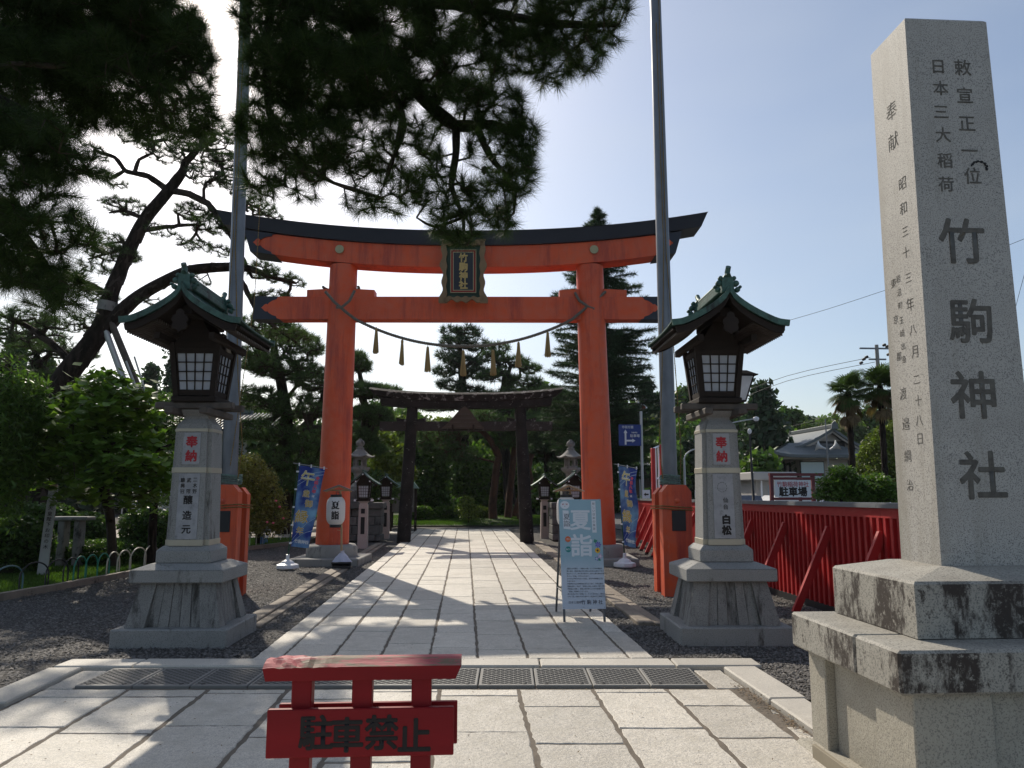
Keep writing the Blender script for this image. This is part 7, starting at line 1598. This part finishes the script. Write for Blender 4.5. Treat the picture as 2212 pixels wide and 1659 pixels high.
# white wall with tile coping
n_ = thing('boundary_wall', 'White boundary wall with dark tile coping beyond the black street lamp', 'wall', (AT(1620, 1080, 46)[0], 46, 0))
a, b = AT(1604, 1060, 46), AT(1636, 1060, 46); MB().box(a[0], b[0], 46, 46.3, -.1, 2.1).build('wall', M_['wallw'], n_, world=True); MB().frus(2.1, (b[0] - a[0]) / 2 + .1, .4, 2.45, (b[0] - a[0]) / 2 + .1, .08, ((a[0] + b[0]) / 2, 46.15)).build('tile_coping', M_['roofs'], n_, world=True)
for i in range(8): MB().tube([(a[0] + .1 + i * .11, 45.76, 2.13), (a[0] + .1 + i * .11, 46.1, 2.47)], .04, 6).build('roof_tile', M_['silver'], n_, world=True)
# parking sign
Yp = 33; SGN = thing('parking_sign', 'Maroon framed signboard reading 竹駒稲荷神社 駐車場 above the red fence', 'sign', (AT(1725, 1080, Yp)[0], Yp, 0))
def P(mb, n, m, par=SGN): return mb.build(n, M_[m], par, world=True)
a, b = AT(1672, 1037, Yp), AT(1752, 1074, Yp)
for x in (a[0] - .12, b[0] + .12, AT(1729, 1050, Yp)[0]): P(MB().box(x - .07, x + .07, Yp - .05, Yp + .1, -.1, AT(1672, 1027, Yp)[2]) if x != AT(1729, 1050, Yp)[0] else MB().box(x - .06, x + .06, Yp + .02, Yp + .12, -.1, b[2]), 'post', 'pinksign')
P(MB().box(a[0] - .2, b[0] + .6, Yp - .07, Yp + .12, AT(1672, 1028, Yp)[2], AT(1672, 1022, Yp)[2]), 'top_rail', 'pinksign'); P(MB().box(a[0] - .1, b[0] + .1, Yp - .06, Yp, a[2] + .02, AT(1672, 1031, Yp)[2]), 'frame_rail', 'pinksign'); P(MB().box(a[0] - .1, b[0] + .1, Yp - .06, Yp, b[2] - .12, b[2] - .01), 'frame_rail', 'pinksign')
fc = P(MB().box(a[0], b[0], Yp - .05, Yp, b[2], a[2]), 'sign_face', 'signw'); cxs = (a[0] + b[0]) / 2 - SGN.location.x; czs = (a[2] + b[2]) / 2
text('竹駒稲荷神社', mat('faded_red_lettering', (.40, .12, .14), .6), fc, (cxs, -.056, czs + .19), .25, offset=.004, width=(b[0] - a[0]) * .88)
text('駐車場', M_['ink'], fc, (cxs, -.056, czs - .13), .42, offset=.016, width=(b[0] - a[0]) * .78)
# blue road sign
Yr = 27; n_ = thing('road_sign', 'Blue direction sign with white arrows and 駐車場, right of the vermilion pillar', 'road sign', (AT(1386, 1080, Yr)[0], Yr, 0))
def P(mb, n, m, par=n_): return mb.build(n, M_[m] if isinstance(m, str) else m, par, world=True)
a, b = AT(1336, 917, Yr), AT(1385, 963, Yr); xp_ = AT(1386, 900, Yr)[0]
P(MB().tube([(xp_, Yr + .1, -.1), (xp_, Yr + .1, AT(1386, 888, Yr)[2])], .05, 8), 'pole', 'silver'); P(MB().box(a[0], b[0], Yr - .02, Yr + .02, b[2], a[2]), 'sign_face', 'bluesign')
w_, h_ = b[0] - a[0], a[2] - b[2]; ax = a[0] + w_ * .30
P(MB().prism([(ax - .03, b[2] + h_ * .05), (ax + .03, b[2] + h_ * .05), (ax + .03, b[2] + h_ * .20), (ax + w_ * .30, b[2] + h_ * .20), (ax + w_ * .30, b[2] + h_ * .15), (ax + w_ * .44, b[2] + h_ * .24), (ax + w_ * .30, b[2] + h_ * .33), (ax + w_ * .30, b[2] + h_ * .28), (ax + .03, b[2] + h_ * .28), (ax + .03, b[2] + h_ * .60), (ax + .07, b[2] + h_ * .60), (ax, b[2] + h_ * .76), (ax - .07, b[2] + h_ * .60), (ax - .03, b[2] + h_ * .60)], 'y', Yr - .03, Yr - .0205), 'arrows', 'signw')
for s_, x, z, sz in (('市街方面', .40, .88, .105), ('駐車場', .72, .47, .115), ('竹駒神社', .70, .62, .055)): V, F = text_mb(s_, sz, .0012, .002); V += np.array([a[0] + w_ * x - n_.location.x, -.028, b[2] + h_ * z]); mesh_obj('lettering', V, F, M_['signw'], n_)
# flag of Japan
n_ = thing('national_flag', 'Small white flag with a red disc on a thin pole above the blue sign', 'flag', (AT(1379, 1080, 55)[0], 55, 0)); x = AT(1379, 900, 55)[0]
zf0, zf1 = AT(1379, 884, 55)[2], AT(1379, 868, 55)[2]; xe = AT(1399, 880, 55)[0]
MB().tube([(x, 55, -.1), (x, 55, zf1 + .5)], .04, 6).build('pole', M_['silver'], n_, world=True)
V = []; nn = 12
for i in range(nn + 1):
    q = i / nn
    for z in (zf0 - .35 * q, zf1 - .35 * q): V.append((x + (xe - x) * q, 55 + .12 * math.sin(q * 8), z))
fl = mesh_obj('flag_cloth', V, [(2 * i, 2 * i + 2, 2 * i + 3, 2 * i + 1) for i in range(nn)], M_['white'], n_, world=True)
MB().prism([(x + (xe - x) * .5 + .16 * math.cos(q), (zf0 + zf1) / 2 - .17 + .16 * math.sin(q)) for q in [2 * math.pi * i / 16 for i in range(16)]], 'y', 54.83, 54.84).build('red_disc', M_['inkred'], n_, world=True)
# street lamps
n_ = thing('street_lamp', 'Pale grey street lamp with a curved arm beyond the red fence', 'street lamp', (AT(1478, 1080, 36)[0], 36, 0)); x = AT(1478, 1000, 36)[0]; z = AT(1478, 992, 36)[2]; xe, zt = AT(1530, 972, 36)[0], AT(1530, 970, 36)[2]
MB().tube([(x, 36, -.1), (x, 36, z)], [.07, .05], 8).build('pole', M_['silver'], n_, world=True); MB().tube(smooth_pts([(x, 36, z), (x + .12, 36, z + .25), (x + .5, 36, zt - .02), (xe, 36, zt)]), .035, 6).build('arm', M_['silver'], n_, world=True); MB().cbox(xe, xe + .4, 35.9, 36.1, zt - .06, zt + .05, .03).build('lamp_head', M_['silver'], n_, world=True)
n_ = thing('street_lamp', 'Street lamp whose rounded head shows right of the right lantern pillar', 'street lamp', (AT(1560, 1080, 30)[0], 30, 0)); x = AT(1560, 1000, 30)[0]; zt = AT(1600, 912, 30)[2]; xe, ze2 = AT(1628, 905, 30)[0], AT(1628, 905, 30)[2]
MB().tube([(x, 30, -.1), (x, 30, zt - .6)], [.08, .06], 8).build('pole', M_['silver'], n_, world=True); MB().tube(smooth_pts([(x, 30, zt - .6), (x + .1, 30, zt - .2), (x + .5, 30, zt - .02), (xe, 30, ze2)]), .03, 6).build('arm', M_['silver'], n_, world=True); MB().lathe([(.02, .1), (.11, .06), (.12, 0), (.09, -.06), (.03, -.09)], 12, T=(xe + .1, 30, ze2)).build('lamp_head', M_['glass'], n_, world=True)
n_ = thing('street_lamp', 'Slim black lamp post with a small globe, between the right lantern and the parking sign', 'street lamp', (AT(1622, 1080, 28)[0], 28, 0)); x = AT(1622, 1000, 28)[0]; z = AT(1622, 938, 28)[2]
MB().tube([(x + .06, 28, -.1), (x + .06, 28, .9), (x + .05, 28, .92), (x, 28, z)], [.10, .09, .055, .035], 8).build('pole', M_['dplast'], n_, world=True); MB().lathe([(.02, 0), (.07, .05), (.08, .12), (.05, .19), (.01, .22)], 10, T=(x, 28, z)).build('globe', M_['glass'], n_, world=True); MB().tube([(x - .5, 28, z - .12), (x + .05, 28, z - .10)], .015, 5).build('side_arm', M_['dplast'], n_, world=True)
# loudspeaker pole
Ys = 46; n_ = thing('loudspeaker_pole', 'Thin rusty pole with two grey horn loudspeakers in front of the gabled roof', 'loudspeaker', (AT(1790, 1080, Ys)[0], Ys, 0)); x = AT(1788, 1000, Ys)[0]
MB().tube([(x + .05, Ys, -.1), (x, Ys, AT(1786, 905, Ys)[2])], [.05, .035], 6).build('pole', M_['steel'], n_, world=True); MB().tube([(x - .9, Ys, AT(1786, 961, Ys)[2]), (x + .8, Ys, AT(1786, 961, Ys)[2])], .025, 5).build('cross_bar', M_['steel'], n_, world=True)
for sx in (-1, 1): MB().lathe([(.05, -.30), (.07, -.1), (.14, .08), (.34, .26), (.36, .27), (.30, .25)], 18, M=rotm(0, R(-70 if sx < 0 else 60), R(-25)), T=(x + sx * .42, Ys - .1, AT(1786, 966, Ys)[2])).build('horn', M_['silver'], n_, world=True)
# utility pole and wires
Yu = 50; UP = thing('utility_pole', 'Concrete utility pole with dark insulators beside the stone pillar', 'utility pole', (AT(1897, 1080, Yu)[0], Yu, 0)); x = AT(1897, 800, Yu)[0]; zt = AT(1897, 745, Yu)[2]
MB().tube([(x, Yu, -.1), (x, Yu, zt)], [.19, .12], 10).build('pole', M_['conc'], UP, world=True)
for zz, dx in ((.25, 1.2), (1.0, .6)): MB().cbox(x - dx, x + dx, Yu - .06, Yu + .06, zt - zz - .05, zt - zz + .05, .01).build('cross_arm', M_['steel'], UP, world=True)
for i, (dx, dz) in enumerate(((-1.15, -1.25), (-.95, -1.0), (-.75, -.85), (.55, .0), (.75, -.1), (.95, -.2), (1.0, -.55), (.8, -.65))):
    MB().lathe([(.03, -.12), (.10, -.10), (.05, -.04), (.10, -.01), (.05, .05), (.10, .08), (.03, .14)], 8, M=rotm(0, R(70), R(20)), T=(x + dx, Yu, zt + dz)).build('insulator', M_['dplast'], UP, world=True)
def wire(lab, pts, r_=.014):
    P_ = [AT(u, v, y) for u, v, y in pts]; tag(MB().tube(smooth_pts(P_), r_, 4).build('overhead_wire', M_['dplast'], loc=P_[0]), lab, 'wire', 'overhead wires')
wire('Thin wire rising right from the right lantern roof to the stone pillar', [(1655, 706, 42), (1780, 670, 40), (1915, 626, 38), (2050, 580, 36), (2215, 515, 34)], .012)
wire('Upper of two wires leading left from the utility pole', [(1560, 865, 60), (1700, 812, 55), (1880, 772, 50)], .018); wire('Lower of two wires leading left from the utility pole', [(1560, 878, 60), (1700, 823, 55), (1890, 782, 50)], .018)
wire('Steep wire at the right edge of the photo above the tree', [(2180, 720, 34), (2200, 640, 31), (2222, 560, 28)], .010); wire('Level wire right of the stone pillar', [(2160, 797, 48), (2230, 800, 48)], .015)
for v in (856, 863, 870): wire({856: 'Top one of three level wires left of the right flagpole', 863: 'Middle one of three level wires left of the right flagpole', 870: 'Lowest of three level wires left of the right flagpole'}[v], [(1300, v + 2, 70), (1430, v, 70), (1480, v - 1, 70)], .03)
wire('Wire slanting over the hilltop left of the palms', [(1690, 925, 70), (1770, 905, 65), (1850, 870, 60)], .014); wire('Faint wire crossing the sky left of the leaning pine', [(-20, 681, 60), (120, 683, 60), (330, 700, 60)], .02)
# parked cars behind the fence
def car(label, u, v, Y, body, rz, s=1):
    c = AT(u, v, Y); t = thing('parked_car', label, 'car', (c[0], Y, -.02), rz, group='cars parked beyond the red fence')
    sec = [(-2.1, .35), (-2.12, .75), (-1.9, .92), (-1.1, 1.0), (-.5, 1.42), (.9, 1.45), (1.6, 1.05), (2.0, .95), (2.1, .6), (2.08, .35)]
    MB().loft([[(x, -.82, z) for x, z in sec], [(x, -.86 if z < 1.1 else -.72, z) for x, z in sec], [(x, .86 if z < 1.1 else .72, z) for x, z in sec], [(x, .82, z) for x, z in sec]]).build('body', M_[body], t)
    for s_ in (-1, 1):
        MB().add([(-.95, s_ * .83, 1.02), (1.35, s_ * .83, 1.04), (.85, s_ * .75, 1.38), (-.45, s_ * .75, 1.36)], [(0, 1, 2, 3)]).build('side_window', M_['dark'], t)
        for x in (-1.3, 1.35): MB().lathe([(.2, -.1), (.31, -.09), (.31, .09), (.2, .1)], 16, M=rotm(R(90)), T=(x, s_ * .78, .31)).build('wheel', M_['dplast'], t)
        MB().cbox(-2.13, -2.02, s_ * .62 - .14, s_ * .62 + .14, .62, .76, .02).build('headlight', M_['glass'], t)
    return t
car('White car roof showing left under the parking sign', 1690, 1080, 36, 'carw', R(5)); car('Dark blue car just right of the right lantern pillar', 1598, 1078, 34, 'card', R(80)); car('White car glimpsed between the palms', 1870, 1082, 40, 'carw', R(10)); car('Pale car beside the stone pillar behind the right palm', 1935, 1082, 40, 'carw', R(75))
car('Dark car behind the shrub right of the parking sign', 1800, 1082, 40, 'card', R(0))
for lab, u in (('Small white arrow sign just left of the lattice panel', 1396), ('Small white arrow sign left of the right lantern pillar', 1509)):
    a = AT(u, 1068, 26); t = thing('arrow_sign', lab, 'sign', (a[0], 26, 0), group='small white arrow signs behind the red fence'); MB().box(-.13, .13, -.01, .01, a[2] - .13, a[2] + .15).build('sign_face', M_['white'], t); MB().box(-.015, .015, .011, .03, -.1, a[2] + .1).build('post', M_['silver'], t)
    MB().prism([(-.09, a[2]), (-.02, a[2] + .06), (-.02, a[2] + .025), (.08, a[2] + .025), (.08, a[2] - .025), (-.02, a[2] - .025), (-.02, a[2] - .06)], 'y', -.016, -.011).build('arrow', M_['ink'], t)
# ================================================================== LEFT BACKGROUND
n_ = thing('tiled_house', 'Low building with grey blue tiled roof behind the left lantern', 'building', (AT(330, 1080, 40)[0], 42, 0)); a, b = AT(285, 925, 40), AT(420, 925, 40); zr_ = AT(330, 892, 43)[2]
MB().box(a[0], b[0] + 1, 40.6, 46, -.1, a[2] - .05).build('wall', M_['walls'], n_, world=True); rfo = MB()
MB().add([(a[0] - .8, 39.8, a[2]), (b[0] + 2, 39.8, a[2]), (b[0] + 2, 43.3, zr_), (a[0] - .8, 43.3, zr_), (a[0] - .8, 47, a[2]), (b[0] + 2, 47, a[2])], [(0, 1, 2, 3), (3, 2, 5, 4), (0, 3, 4), (1, 5, 2), (0, 4, 5, 1)]).build('roof', M_['roofs'], n_, world=True)
rt = MB()
for i in range(40):
    x = a[0] - .75 + i * .2; rt.tube([(x, 39.78, a[2] + .03), (x, 43.3, zr_ + .03)], .05, 4, caps=False)
rt.build('roof_tile_ribs', M_['roofs'], n_, world=True, kind='stuff'); MB().cbox(a[0] - .8, b[0] + 2, 43.1, 43.5, zr_, zr_ + .3, .05).build('ridge', M_['roofs'], n_, world=True)
n_ = thing('event_tent', 'Blue and white tent roof glimpsed left of the lantern pillar', 'tent', (AT(352, 1080, 34)[0], 34, 0)); a = AT(352, 1060, 34); MB().frus(a[2] - .1, 1.2, 1.2, a[2] + .75, .05, .05, (a[0], 34)).build('canopy', M_['blue'], n_, world=True); MB().box(a[0] - 1.2, a[0] + 1.2, 32.8, 35.2, a[2] - .35, a[2] - .105).build('valance', M_['white'], n_, world=True)
for sx in (-1, 1): MB().tube([(a[0] + sx * 1.15, 32.85, -.1), (a[0] + sx * 1.15, 32.85, a[2] - .1)], .025, 6).build('leg', M_['silver'], n_, world=True)
struct('far_paving', MB().box(-26, -5.2, 27.5, 36, -.14, .0), 'sunpave')
# hanging roofed notice shelters beyond the camellia
for lab, u, v, Y in (('Small pale green roofed notice board right of the camellia', 615, 1050, 34), ('Pale green roofed notice board behind the blue banner pole', 637, 1045, 34), ('Pale green roof of a notice board behind the left black pillar', 872, 1055, 32)):
    c = AT(u, v, Y); t = thing('notice_board', lab, 'notice board', (c[0], Y, 0), group='roofed notice boards in the shade'); MB().prism([(-.62, c[2] + .0), (-.42, c[2] + .26), (.42, c[2] + .26), (.62, c[2])], 'y', -.3, .3).build('roof', M_['copper2'], t); MB().box(-.5, .5, -.03, .03, c[2] - .95, c[2] - .02).build('board', M_['wallst'], t)
    for sx in (-1, 1): MB().box(sx * .5 - .05, sx * .5 + .05, -.05, .05, -.1, c[2]).build('post', M_['dwood'], t)
# fallen leaves along the kerb
n = 260; x = 2.30 + RNG.normal(0, .035, n); y = RNG.uniform(5.2, 6.7, n); V, F = leafquads(np.stack([x, y, np.full(n, PZ + .012) + RNG.random(n) * .01], 1), .014, .4, 2.5); tag(mesh_obj('fallen_leaves', V, F, M_['sandy']), 'dry fallen leaves caught along the right kerb', 'leaves', kind='stuff')
n = 520; x = RNG.uniform(-3.2, 2.1, n); y = RNG.uniform(4.5, 8.5, n); V, F = leafquads(np.stack([x, y, np.where(y > 7.55, .006, PZ + .006)], 1), .008, .5, 3); tag(mesh_obj('pine_litter', V, F, M_['sandy']), 'scattered bits of pine litter on the paving', 'litter', kind='stuff')
# ================================================================== HAZE
HZ = bpy.data.materials.new('thin_haze'); HZ.use_nodes = True; N = HZ.node_tree.nodes; N.clear(); pv = N.new('ShaderNodeVolumePrincipled'); pv.inputs['Color'].default_value = (.9, .94, 1, 1); pv.inputs['Density'].default_value = .00015; pv.inputs['Anisotropy'].default_value = .35
oo = N.new('ShaderNodeOutputMaterial'); HZ.node_tree.links.new(pv.outputs[0], oo.inputs['Volume'])
tag(MB().box(-420, 420, -70, 720, -1.3, 36).build('haze', HZ), 'thin summer haze over the whole place', 'haze', kind='stuff')
